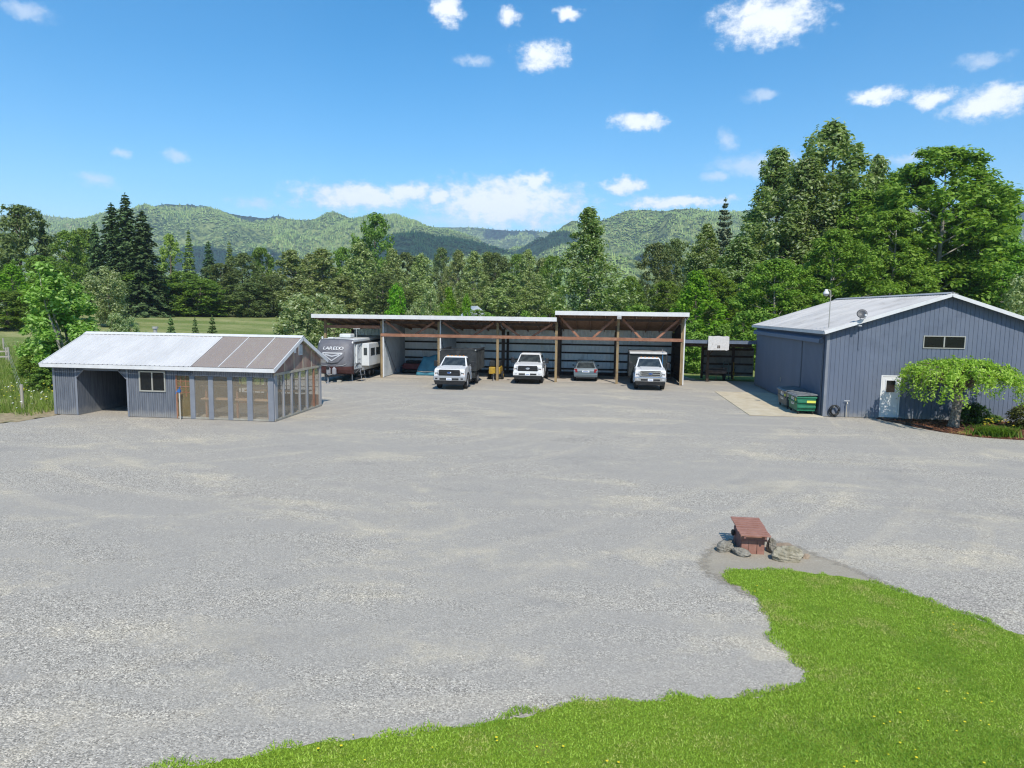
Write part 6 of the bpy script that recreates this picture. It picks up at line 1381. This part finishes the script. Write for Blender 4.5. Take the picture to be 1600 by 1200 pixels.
MB().tube([(-.85, -1.0, .35), (-.3, -1.02, .30), (.3, -1.0, .32), (.78, -.95, .36)], .015, 5).build('rope', mat('rope', (0.45, 0.44, 0.40)), tp)
mw = thing('covered_mower', 'low maroon machine against the back wall left of the blue tarpaulin', 'machine', (-14.55, 53.3, 0))
mar = mat('maroon_paint', (0.10, 0.016, 0.022), (0.14, 0.03, 0.035), 3, rough=0.5)
MB().prism([(-.75, .32), (.75, .32), (.78, .62), (.70, .78), (-.70, .78), (-.78, .62)], -.5, .5, 'y').build('body', mar, mw, bevel=.05)
MB().box(-.62, .62, -.1, .45, .78, 1.0).build('seat', steel_black, mw, bevel=.06)
MB().prism([(-.8, .12), (.8, .12), (.8, .30), (-.8, .30)], -.6, .55, 'y').build('deck', steel_black, mw, bevel=.03)
for x in (-.62, .62):
    for y in (-.45, .4): MB().lathe((x - .09, y, .2), (1, 0, 0), [(0, .15), (.03, .2), (.15, .2), (.18, .15)], 12).build('wheel', tyre_m, mw)
gb = thing('cardboard_box', 'dark blue crate on the floor left of the maroon machine', 'crate', (-15.35, 53.4, 0))
cb_m = mat('crate_blue', (0.03, 0.05, 0.09), rough=0.7)
for a in ((-.22, .22, -.22, -.19), (-.22, .22, .19, .22), (-.22, -.19, -.19, .19), (.19, .22, -.19, .19)): MB().box(*a, 0, .42).build('side', cb_m, gb)
MB().box(-.19, .19, -.19, .19, 0, .03).build('base', cb_m, gb); MB().box(-.24, .24, -.24, .24, .422, .46).build('lid', cb_m, gb)
tr = thing('yellow_compressor', 'small yellow machine on wheels right of the black dump bed', 'machine', (-7.35, 49.7, 0))
yel = mat('machine_yellow', (0.42, 0.27, 0.03), (0.30, 0.20, 0.04), 4, rough=0.5)
MB().prism([(-.5, .45), (.9, .45), (.95, .85), (.6, 1.0), (-.5, .95)], -.42, .42, 'x').build('body', yel, tr, bevel=.04)
MB().box(-.40, .40, -.3, .5, 1.0, 1.42).build('engine_cover', steel_black, tr, bevel=.05)
for s_ in (-1, 1): wheel(tr, s_ * .5, .3, .32, .18, s_, yel)
MB().beam((0, -.45, .48), (0, -1.1, .42), .08, .08).build('drawbar', steel_black, tr)
MB().tube([(0, -.95, .02), (0, -.95, .5)], .03, 6).build('prop_stand', satin, tr)

# --- gear under the lean-to
ft = thing('flat_trailer', 'rusty low flat trailer parked under the lean-to', 'trailer', (9.05, 53.6, 0))
rust = mat('rusty_steel', (0.10, 0.075, 0.065), (0.16, 0.13, 0.11), 4, rough=0.85)
MB().box(-.65, .75, -.7, .8, .72, .80).build('deck', rust, ft)
for y in (-.7, .75): MB().box(-.65, .75, y - .03, y + .03, .58, .715).build('side_rail', rust, ft)
for s_ in (-.55, .72): wheel(ft, s_, .1, .33, .18, 1 if s_ > 0 else -1, rust)
for x in (-.6, .7):
    for y in (-.66, .74): MB().box(x - .03, x + .03, y - .03, y + .03, .80, .98).build('stake', rust, ft)
MB().beam((-.6, -.68, .97), (.7, -.68, .97), .04, .04).build('rail', rust, ft)
MB().tube([(0, -.65, .05), (0, -.65, .6)], .03, 6).build('prop_stand', rust, ft)
sc = thing('sack_truck', 'grey green upright hand truck leaning under the lean-to', 'hand truck', (9.98, 54.0, 0))
gg = mat('grey_green_paint', (0.13, 0.20, 0.19), rough=0.6)
for s_ in (-.18, .18): MB().tube([(s_, 0, .16), (s_, .25, 1.25), (s_ * .6, .40, 1.42)], .024, 8).build('upright', gg, sc)
for z in (.4, .7, 1.0, 1.25): MB().box(-.18, .18, .02 + (z - .16) * .23 - .01, .02 + (z - .16) * .23 + .02, z - .02, z + .02).build('rung', gg, sc)
MB().box(-.2, .2, -.28, .02, .02, .05).build('toe_plate', gg, sc)
for s_ in (-1, 1): MB().lathe((s_ * .22 - .03, .05, .13), (1, 0, 0), [(0, .09), (.01, .13), (.05, .13), (.06, .09)], 12).build('wheel', tyre_m, sc)
yj = thing('yellow_jack', 'tall yellow farm jack standing against the dark lean-to post', 'jack', (10.62, 54.55, 0))
MB().box(-.03, .03, -.03, .03, .03, 1.35).build('rail', yel, yj); MB().box(-.12, .12, -.12, .12, 0, .03).build('foot', yel, yj)
MB().box(-.07, .07, -.09, .05, .35, .62).build('carriage', yel, yj); MB().beam((0, -.08, .5), (.05, -.35, 1.0), .03, .04).build('lever', steel_black, yj)

# --- two refuse containers beside the sliding doors
def dumpster(name, label, loc, L, Wd, H, green, flipped):
    t = thing(name, label, 'dumpster', loc)
    gm_ = mat(green[0], green[1], green[2], 3, rough=0.5, dirt=green[3], dscale=3)
    for a in ((0, .04, .04, L), (Wd - .04, Wd, .04, L), (.04, Wd - .04, L - .04, L), (0, Wd, 0, .04)):
        pass
    b = MB()
    b.hexa([(.04, .05, .17), (Wd - .04, .05, .17), (Wd - .04, L - .05, .17), (.04, L - .05, .17)], [(0, 0, H), (Wd, 0, H), (Wd, L, H), (0, L, H)])
    bo = b.build('bin_body', gm_, t, bevel=.012)
    for z in (.42, .68): MB().prism([(z - .055, 0), (z + .055, 0), (z + .03, .05), (z - .03, .05)], 0.0, 1.0, 'x').build('unused', gm_, t) if False else None
    for z in (.40, .66): MB().box(.02, Wd - .02, -.05, .03, z - .07, z + .05).build('end_rib', gm_, bo, bevel=.02)
    MB().box(-.03, Wd + .03, -.03, L + .03, H - .09, H - .02).build('top_rim', gm_, bo, bevel=.01)
    for z in (.45,): MB().box(-.05, .03, .15, L - .15, z + .12, z + .20).build('lift_pocket', gm_, bo, bevel=.01)
    lid_m = mat('grey_lid_plastic', (0.11, 0.12, 0.13), (0.20, 0.21, 0.215), 3, rough=0.55)
    for i in range(2):
        y0 = -.05 + i * (L / 2 + .05); y1 = y0 + L / 2 + .04
        lo = MB().prism([(-.07, H + .0), (.02, H + .06), (Wd, H + .13), (Wd + .05, H + .10), (Wd + .05, H + .07), (.02, H + .02), (-.07, H - .05)], y0, y1, 'y').build('lid', lid_m, t, bevel=.01)
        for j in range(3): MB().beam((.06, y0 + .12 + j * (y1 - y0 - .24) / 2, H + .068), (Wd - .05, y0 + .12 + j * (y1 - y0 - .24) / 2, H + .13), .05, .03).build('lid_rib', lid_m, lo)
    for x in (.12, Wd - .12):
        for y in (.14, L - .14):
            c = MB().box(x - .05, x + .05, y - .05, y + .05, .12, .175).build('caster', black_pl, t); MB().lathe((x - .03, y, .07), (1, 0, 0), [(0, .05), (.01, .07), (.05, .07), (.06, .05)], 12).build('caster_wheel', tyre_m, c)
    s1 = MB().hexa([(-.012, L * .38, .42), (-.006, L * .38, .42), (-.006, L * .68, .42), (-.012, L * .68, .42)], [(-.022, L * .38, .86), (-.016, L * .38, .86), (-.016, L * .68, .86), (-.022, L * .68, .86)]); 
    so_ = MB().box(-.004, .030, L * .36, L * .64, .44, .86).build('notice', mat('notice_white', (0.70, 0.71, 0.70), (0.62, 0.60, 0.52), 9, rough=0.6), t)
    for i in range(4): MB().box(-.008, -.0045, L * .39, L * .61 - (i % 2) * .1, .50 + i * .075, .53 + i * .075).build('notice_line', mat('print_grey', (0.18, 0.18, 0.19), rough=0.7), so_)
    MB().box(-.008, -.0045, L * .39, L * .52, .80, .84).build('notice_line', mat('print_red', (0.35, 0.08, 0.06), rough=0.7), so_)
    MB().box(-.004, .030, L * .10, L * .24, .62, .78).build('yellow_sticker', mat('sticker_yellow', (0.60, 0.62, 0.10), rough=0.6), t)
    MB().box(Wd * .50, Wd * .95, -.058, -.0505, .60, .72).build('yellow_sticker', mat('sticker_yellow', ()), t)
    return t
dumpster('refuse_dumpster', 'bright green wheeled dumpster nearest the shop corner', (10.22, 36.05, .022), 1.55, .95, .92, ('bin_green', (0.012, 0.135, 0.075), (0.02, 0.165, 0.095), (0.03, 0.10, 0.06)), False)
dumpster('refuse_dumpster', 'dark grey green dumpster behind the bright green one', (10.20, 37.95, .022), 1.75, .95, .95, ('bin_dark', (0.07, 0.085, 0.09), (0.10, 0.115, 0.115), (0.05, 0.055, 0.05)), False)

# ================================================================== SMALL YARD THINGS
# ---- red brown pump house with slatted roof
ph_ = thing('pump_house', 'small red brown wooden pump house with slatted roof on the dirt patch', 'pump house', (3.42, 14.62, 0))
redp = mat('red_brown_paint', (0.25, 0.120, 0.090), (0.31, 0.165, 0.13), 7, (1, 4, 1), rough=0.8, bump=0.25, bscale=60, bd=.004, dirt=(0.36, 0.25, 0.21), dscale=7, dlo=.62, dhi=.8)
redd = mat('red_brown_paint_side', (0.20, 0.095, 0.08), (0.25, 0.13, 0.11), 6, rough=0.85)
hw = .235; ZF, ZB2 = .40, .47; D0, D1 = 0.0, .80
for s_, (a, b) in enumerate(((-hw, -hw + .145), (-hw + .150, -hw + .315), (-hw + .325, hw))): MB().box(a, b, D0, D0 + .022, .0, .335 - .012 * s_ * 0).build('front_board', redp, ph_, bevel=.004)
for s_ in (-1, 1):
    for i in range(4): MB().box(s_ * hw - .011 * (1 if s_ > 0 else 1), s_ * hw + .011, D0 + .024 + i * .195, D0 + .024 + i * .195 + .19, .0, .37).build('side_board', redd, ph_, bevel=.003)
MB().box(-hw + .012, hw - .012, D1 - .02, D1, 0, .40).build('back_board', redd, ph_)
MB().box(-hw - .03, hw + .03, D0 - .03, D0 - .004, .335, .405).build('header', redp, ph_, bevel=.004)
MB().box(-hw - .01, hw + .05, D0 - .028, D0 + .10, .30, .334).build('header_strip', redd, ph_)
ry0, ry1 = -.22, .92; n = 9; dy = (ry1 - ry0) / n
zr = lambda y: ZF + .02 + (ZB2 - ZF) * (y - ry0) / (ry1 - ry0)
for s_ in (-1, 1): MB().beam((s_ * .21, ry0 + .03, zr(ry0) + .0), (s_ * .21, ry1 - .03, zr(ry1) + .0), .04, .05).build('roof_bearer', redd, ph_)
rr = random.Random(2)
for i in range(n):
    a = ry0 + i * dy + .020; b = ry0 + (i + 1) * dy - .022; j = rr.uniform(-.006, .006)
    MB().hexa([(-.31 + j, a, zr(a) + .026), (.31 + j, a, zr(a) + .026), (.31 + j, b, zr(b) + .026), (-.31 + j, b, zr(b) + .026)], [(-.31 + j, a, zr(a) + .052 + j), (.31 + j, a, zr(a) + .052), (.31 + j, b, zr(b) + .052), (-.31 + j, b, zr(b) + .052 + j)]).build('roof_board', redp, ph_, bevel=.005)
MB().lathe((-.27, .62, .26), (-1, 0, 0), [(0, .06), (.03, .075), (.06, .05)], 10).build('hose_hook', black_pl, ph_)
# ---- boulders around it
rock_m = mat('rock', (0.19, 0.175, 0.145), (0.29, 0.275, 0.235), 9, rough=0.95, bump=0.9, bscale=16, bd=.05, dirt=(0.10, 0.095, 0.055), dscale=4)
rock_m2 = mat('mossy_rock', (0.24, 0.215, 0.155), (0.36, 0.33, 0.26), 7, rough=0.95, bump=0.9, bscale=14, bd=.05, dirt=(0.13, 0.115, 0.03), dscale=5, dlo=.5, dhi=.68)
rock_b = mat('brown_rock', (0.27, 0.205, 0.145), (0.33, 0.26, 0.19), 6, rough=0.95, bump=0.6, bscale=18, bd=.03)
def rock(label, x, y, sx, sy, sz, rz, seed, m, tilt=0.0):
    bm = bmesh.new(); bmesh.ops.create_icosphere(bm, subdivisions=4, radius=1.0); r_ = random.Random(seed)
    pl = [(Vector((r_.gauss(0, 1), r_.gauss(0, 1), r_.gauss(0, .8))).normalized(), r_.uniform(.55, .92)) for _ in range(13)]
    for v in bm.verts:
        d = v.co.normalized(); s_ = 1.0
        for n_, h in pl:
            q = d.dot(n_)
            if q > 0: s_ = min(s_, h / q)
        w = .035 * math.sin(11 * d.x + seed) * math.sin(9 * d.y + 2 * seed) + .03 * math.sin(17 * d.z + 5 * d.x)
        v.co = d * (s_ + w); v.co = Vector((v.co.x * sx, v.co.y * sy, v.co.z * sz))
    zmin = min(v.co.z for v in bm.verts)
    me = bpy.data.meshes.new('boulder'); bm.to_mesh(me); bm.free(); me.materials.append(m)
    o = link('boulder', me); o.location = (x, y, -zmin - sz * .30 * .5 if False else sz * .42); o.rotation_euler = (tilt, .1 * math.sin(seed), rz); return tag(o, label, 'rock', 'boulders around the pump house')
rock('rounded grey boulder left of the pump house', 2.88, 14.72, .20, .16, .17, .3, 1, rock_m)
rock('long flat grey rock in front of the pump house left corner', 3.18, 14.50, .24, .12, .11, -.5, 2, rock_m, .15)
rock('large mossy boulder right of the pump house', 4.08, 14.36, .34, .22, .24, .1, 3, rock_m2)
rock('dark upright rock against the right wall of the pump house', 3.85, 14.80, .11, .16, .24, .4, 4, rock_m)
rock('flat brown rock behind the large mossy boulder', 4.22, 14.98, .32, .20, .12, -.3, 5, rock_b)
rock('small brown stone at the right end of the mossy boulder', 4.50, 14.55, .10, .09, .07, .8, 6, rock_b)
rock('dark stone tucked behind the pump house left wall', 3.05, 15.15, .11, .10, .10, .2, 7, rock_m)

# ---- weeping tree in the mulch bed
wt_ = thing('weeping_tree', 'low umbrella shaped weeping tree in front of the shop gable', 'tree', (16.38, 33.3, 0.02))
rg = np.random.default_rng(77)
tb = MB().tube([(0, 0, 0), (.02, 0, .12), (.05, .0, .5), (.10, 0, .95), (.14, .02, 1.35), (.12, .03, 1.75)], [.30, .24, .205, .20, .21, .16], 12)
Pn = []; Nn = []; Sz = []; br_ = MB()
for i in range(190):
    th = rg.uniform(0, 6.283); reach = rg.uniform(.5, 2.75) * (1.0 + .06 * math.cos(th)); zt = 3.02 - .50 * (reach / 2.75) ** 2.2 + rg.uniform(-.22, .16)
    zend = max(1.22, zt - rg.uniform(.30, 1.40) * (.35 + .65 * reach / 2.75) - .2 * rg.random())
    pts = []
    for t in np.linspace(0, 1, 8):
        if t < .55: s_ = t / .55; r_ = reach * .86 * s_; z_ = 1.65 + (zt - 1.65) * math.sin(s_ * math.pi / 2)
        else: s_ = (t - .55) / .45; r_ = reach * (.86 + .14 * math.sin(s_ * math.pi / 2)); z_ = zt + (zend - zt) * s_ ** 1.5
        pts.append((.12 + r_ * math.cos(th + .12 * math.sin(4 * t + i)), r_ * math.sin(th + .12 * math.sin(4 * t + i)), z_))
    if i % 2 == 0: br_.tube(pts, [.05, .04, .03, .024, .018, .012, .008, .005], 4, cap=False)
    P3 = np.array(pts); m = 115; tt = rg.uniform(.30, 1, m) ** .85; f = tt * 7; k0 = np.minimum(f.astype(int), 6); q = P3[k0] + (P3[k0 + 1] - P3[k0]) * (f - k0)[:, None]
    q = q + rg.normal(size=(m, 3)) * np.array([.075, .075, .08]); Pn.append(q)
    Nn.append(np.array([math.cos(th) * .6, math.sin(th) * .6, .55]) + rg.normal(size=(m, 3)) * .5); Sz.append(.062 * rg.uniform(.6, 1.5, m))
tb.build('trunk', mat('pitted_bark', (0.12, 0.10, 0.085), (0.30, 0.27, 0.23), 14, rough=0.95, bump=1.0, bscale=18, bd=.05), wt_, smooth=True)
br_.build('branches', bark, wt_)
link('crown', leaf_quads('weeping_crown', np.concatenate(Pn), np.concatenate(Nn), np.concatenate(Sz), leafmat('leaf_weeping', [(0.12, 0.215, 0.018), (0.20, 0.33, 0.03), (0.29, 0.44, 0.055), (0.38, 0.50, 0.12)]), rg, .42), wt_)
# ---- daylilies, shrubs and tuft in the bed
dl = thing('daylily_clump', 'clump of strappy green leaves with yellow flowers in the mulch bed', 'flowers', (17.1, 31.25, 0.03))
mbv = []; mbf = []
for i in range(620):
    a = rg.uniform(0, 6.283); bx, by = rg.normal(0, .38), rg.normal(0, .24); L = rg.uniform(.35, .75); w = .02
    prev = None
    for j, t in enumerate((0, .4, .75, 1.0)):
        r_ = L * .75 * t ** 1.3; z_ = L * (1.15 * t - .62 * t ** 3); c = Vector((bx + r_ * math.cos(a), by + r_ * math.sin(a), max(.01, z_))); s_ = Vector((-math.sin(a), math.cos(a), 0)) * w * (1 - t * .9)
        mbv += [tuple(c - s_), tuple(c + s_)]
        if j: n = len(mbv); mbf.append((n - 4, n - 3, n - 1, n - 2))
link('leaves', np_mesh('lily_leaves', np.array(mbv), np.array(mbf), leafmat('leaf_lily', [(0.05, 0.12, 0.012), (0.09, 0.19, 0.02), (0.15, 0.27, 0.035)])), dl)
pet = mat('lily_yellow', (0.80, 0.66, 0.05), rough=0.6)
for i in range(15):
    x, y, z = rg.normal(-.05, .42), rg.normal(-.02, .26), rg.uniform(.46, .70)
    f = MB()
    for j in range(6):
        a = j * 1.047; f.quad((x, y, z), (x + .035 * math.cos(a - .4), y + .035 * math.sin(a - .4), z + .035), (x + .075 * math.cos(a), y + .075 * math.sin(a), z + .04), (x + .035 * math.cos(a + .4), y + .035 * math.sin(a + .4), z + .035))
    f.build('flower', pet, dl)
def small_shrub(name, label, x, y, w, h, cols, leaf, seed, matn, nclump=60, nleaf=70):
    r_, P_, N_, S_, limbs, trunk = deciduous(seed, h, w, 0.0, prof_round, nclump, nleaf, leaf, .16 * w, flat=.8, inner=.3, stems=2)
    t = thing(name, label, 'shrub', (x, y, .02)); link('crown', leaf_quads(name + '_crown', P_, N_, S_, leafmat(matn, cols), r_), t)
    limbs_mesh(h, w, 0, limbs, trunk, .03).build('trunk', bark, t); return t
small_shrub('leafy_shrub', 'dark green spreading shrub behind the yellow flowers', 18.0, 34.4, 2.1, 1.05, [(0.02, 0.045, 0.012), (0.04, 0.08, 0.02), (0.07, 0.13, 0.03)], .06, 5, 'leaf_shrub_dark')
small_shrub('rounded_shrub', 'rounded olive green shrub at the right edge of the mulch bed', 19.75, 33.35, 2.2, 1.5, [(0.045, 0.065, 0.02), (0.10, 0.12, 0.035), (0.20, 0.22, 0.07)], .055, 6, 'leaf_shrub_olive', 90, 90)
small_shrub('low_plant', 'low leafy plant against the shop wall right of the weeping tree', 18.9, 35.1, 1.1, .45, [(0.05, 0.10, 0.02), (0.09, 0.17, 0.03), (0.15, 0.24, 0.05)], .05, 8, 'leaf_shrub_low', 30, 50)
tf = thing('dry_tuft', 'small dry yellow plant tuft on the mulch before the weeping tree', 'plant', (16.15, 31.55, 0.03))
V, F = blades(rg.normal(0, .20, 260), rg.normal(0, .10, 260), np.zeros(260), .11, .009, rg, 1.6)
link('leaves', np_mesh('tuft', V, F, leafmat('leaf_dry', [(0.25, 0.22, 0.07), (0.40, 0.34, 0.10), (0.50, 0.44, 0.18)])), tf)

# ---- wire fence left of the shed
fn = thing('wire_fence', 'old wire fence on grey wooden posts in the grass left of the shed', 'fence', (-27.5, 29.6, 0))
fp = mat('grey_fence_post', (0.30, 0.28, 0.24), (0.40, 0.38, 0.33), 4, (3, 3, .4), rough=0.95)
line = [(0, 0), (-22.2, 22.8), (-30, 30.5)]
for i, (x, y) in enumerate(line):
    z = float(gz(np.hypot(-27.5 + x, 29.6 + y) - 8)) - .05
    MB().prism([(.07 * math.cos(k_ * math.pi / 4), .07 * math.sin(k_ * math.pi / 4)) for k_ in range(8)], z, z + 1.28, 'z').build('post', fp, fn, loc=(x, y, 0))
MB().prism([(.08 * math.cos(k_ * math.pi / 4), .08 * math.sin(k_ * math.pi / 4)) for k_ in range(8)], 0, 1.35, 'z').build('post', fp, fn, loc=(-22.7, 23.1, 0))
for h_ in (.45, .8, 1.15):
    pts = [(x, y, float(gz(np.hypot(-27.5 + x, 29.6 + y) - 8)) - .05 + h_) for x, y in line]; MB().tube(pts, .006, 4).build('wire', alu, fn)
for (a, b) in ((line[1], (-33, 18)),):
    MB().beam((*a, 1.05), (*b, 1.0), .06, .12).beam((*a, .6), (*b, .6), .06, .12).build('rail', fp, fn) if False else None
    for z_ in (.6, 1.05): MB().beam((*a, z_), (*b, z_), .06, .12).build('rail', fp, fn)
MB().prism([(.08 * math.cos(k_ * math.pi / 4), .08 * math.sin(k_ * math.pi / 4)) for k_ in range(8)], 0, 1.3, 'z').build('post', fp, fn, loc=(-33, 18, 0))
bl_ = MB().lathe((0, 0, 0), (0, 0, 1), [(0, .05), (.02, .07), (.05, .06), (.06, .02)], 10).build('pale_stone', mat('pale_stone', (0.70, 0.64, 0.42), rough=0.8)); bl_.location = (-27.55, 29.35, 0.01); tag(bl_, 'pale yellow stone at the foot of the near fence post', 'stone')

# ---- small pale house and pylons far behind
ho = thing('far_house', 'small pale house half hidden by the cottonwood row', 'house', (-20.6, 117.0, 0.9), R(20))
MB().box(-1.9, 1.9, 0, 6, -0.5, 3.2).build('wall', mat('house_wall', (0.62, 0.66, 0.72), rough=0.7), ho)
MB().prism([(-2.2, 3.1), (0, 4.9), (2.2, 3.1)], -.3, 6.3, 'y').build('roof', mat('house_roof', (0.42, 0.46, 0.52), rough=0.6), ho)
for x in (-1.1, 1.0): MB().box(x - .4, x + .4, -.06, -.01, 1.4, 2.6).build('window', car_glass, ho)
MB().box(-.3, .55, -.06, -.01, 0, 2.0).build('door', white_trim, ho)
def pylon(x, y, z, h, label):
    t = thing('power_pylon', label, 'pylon', (x, y, z), 0, 'power pylons on the lower hill slope'); pm = mat('pylon_steel', (0.45, 0.47, 0.50), rough=0.5, metal=0.3)
    for sx in (-1, 1):
        for sy in (-1, 1): MB().beam((sx * h * .05, sy * h * .05, 0), (sx * h * .012, sy * h * .012, h), .45, .45).build('leg', pm, t)
    for f in (.7, .82, .94): MB().beam((-h * .08, 0, h * f), (h * .08, 0, h * f), .5, .5).build('cross_arm', pm, t)
    for i in range(6):
        f0, f1 = i / 6, (i + 1) / 6; r0, r1 = h * (.05 - .038 * f0), h * (.05 - .038 * f1)
        MB().beam((-r0, -r0, h * f0), (r1, -r1, h * f1), .3, .3).build('brace', pm, t)
pylon(-336, 674, 2.0, 59, 'thin steel power pylon before the left hill, left of the pair')
pylon(-316, 680, 2.0, 59, 'thin steel power pylon before the left hill, right of the pair')
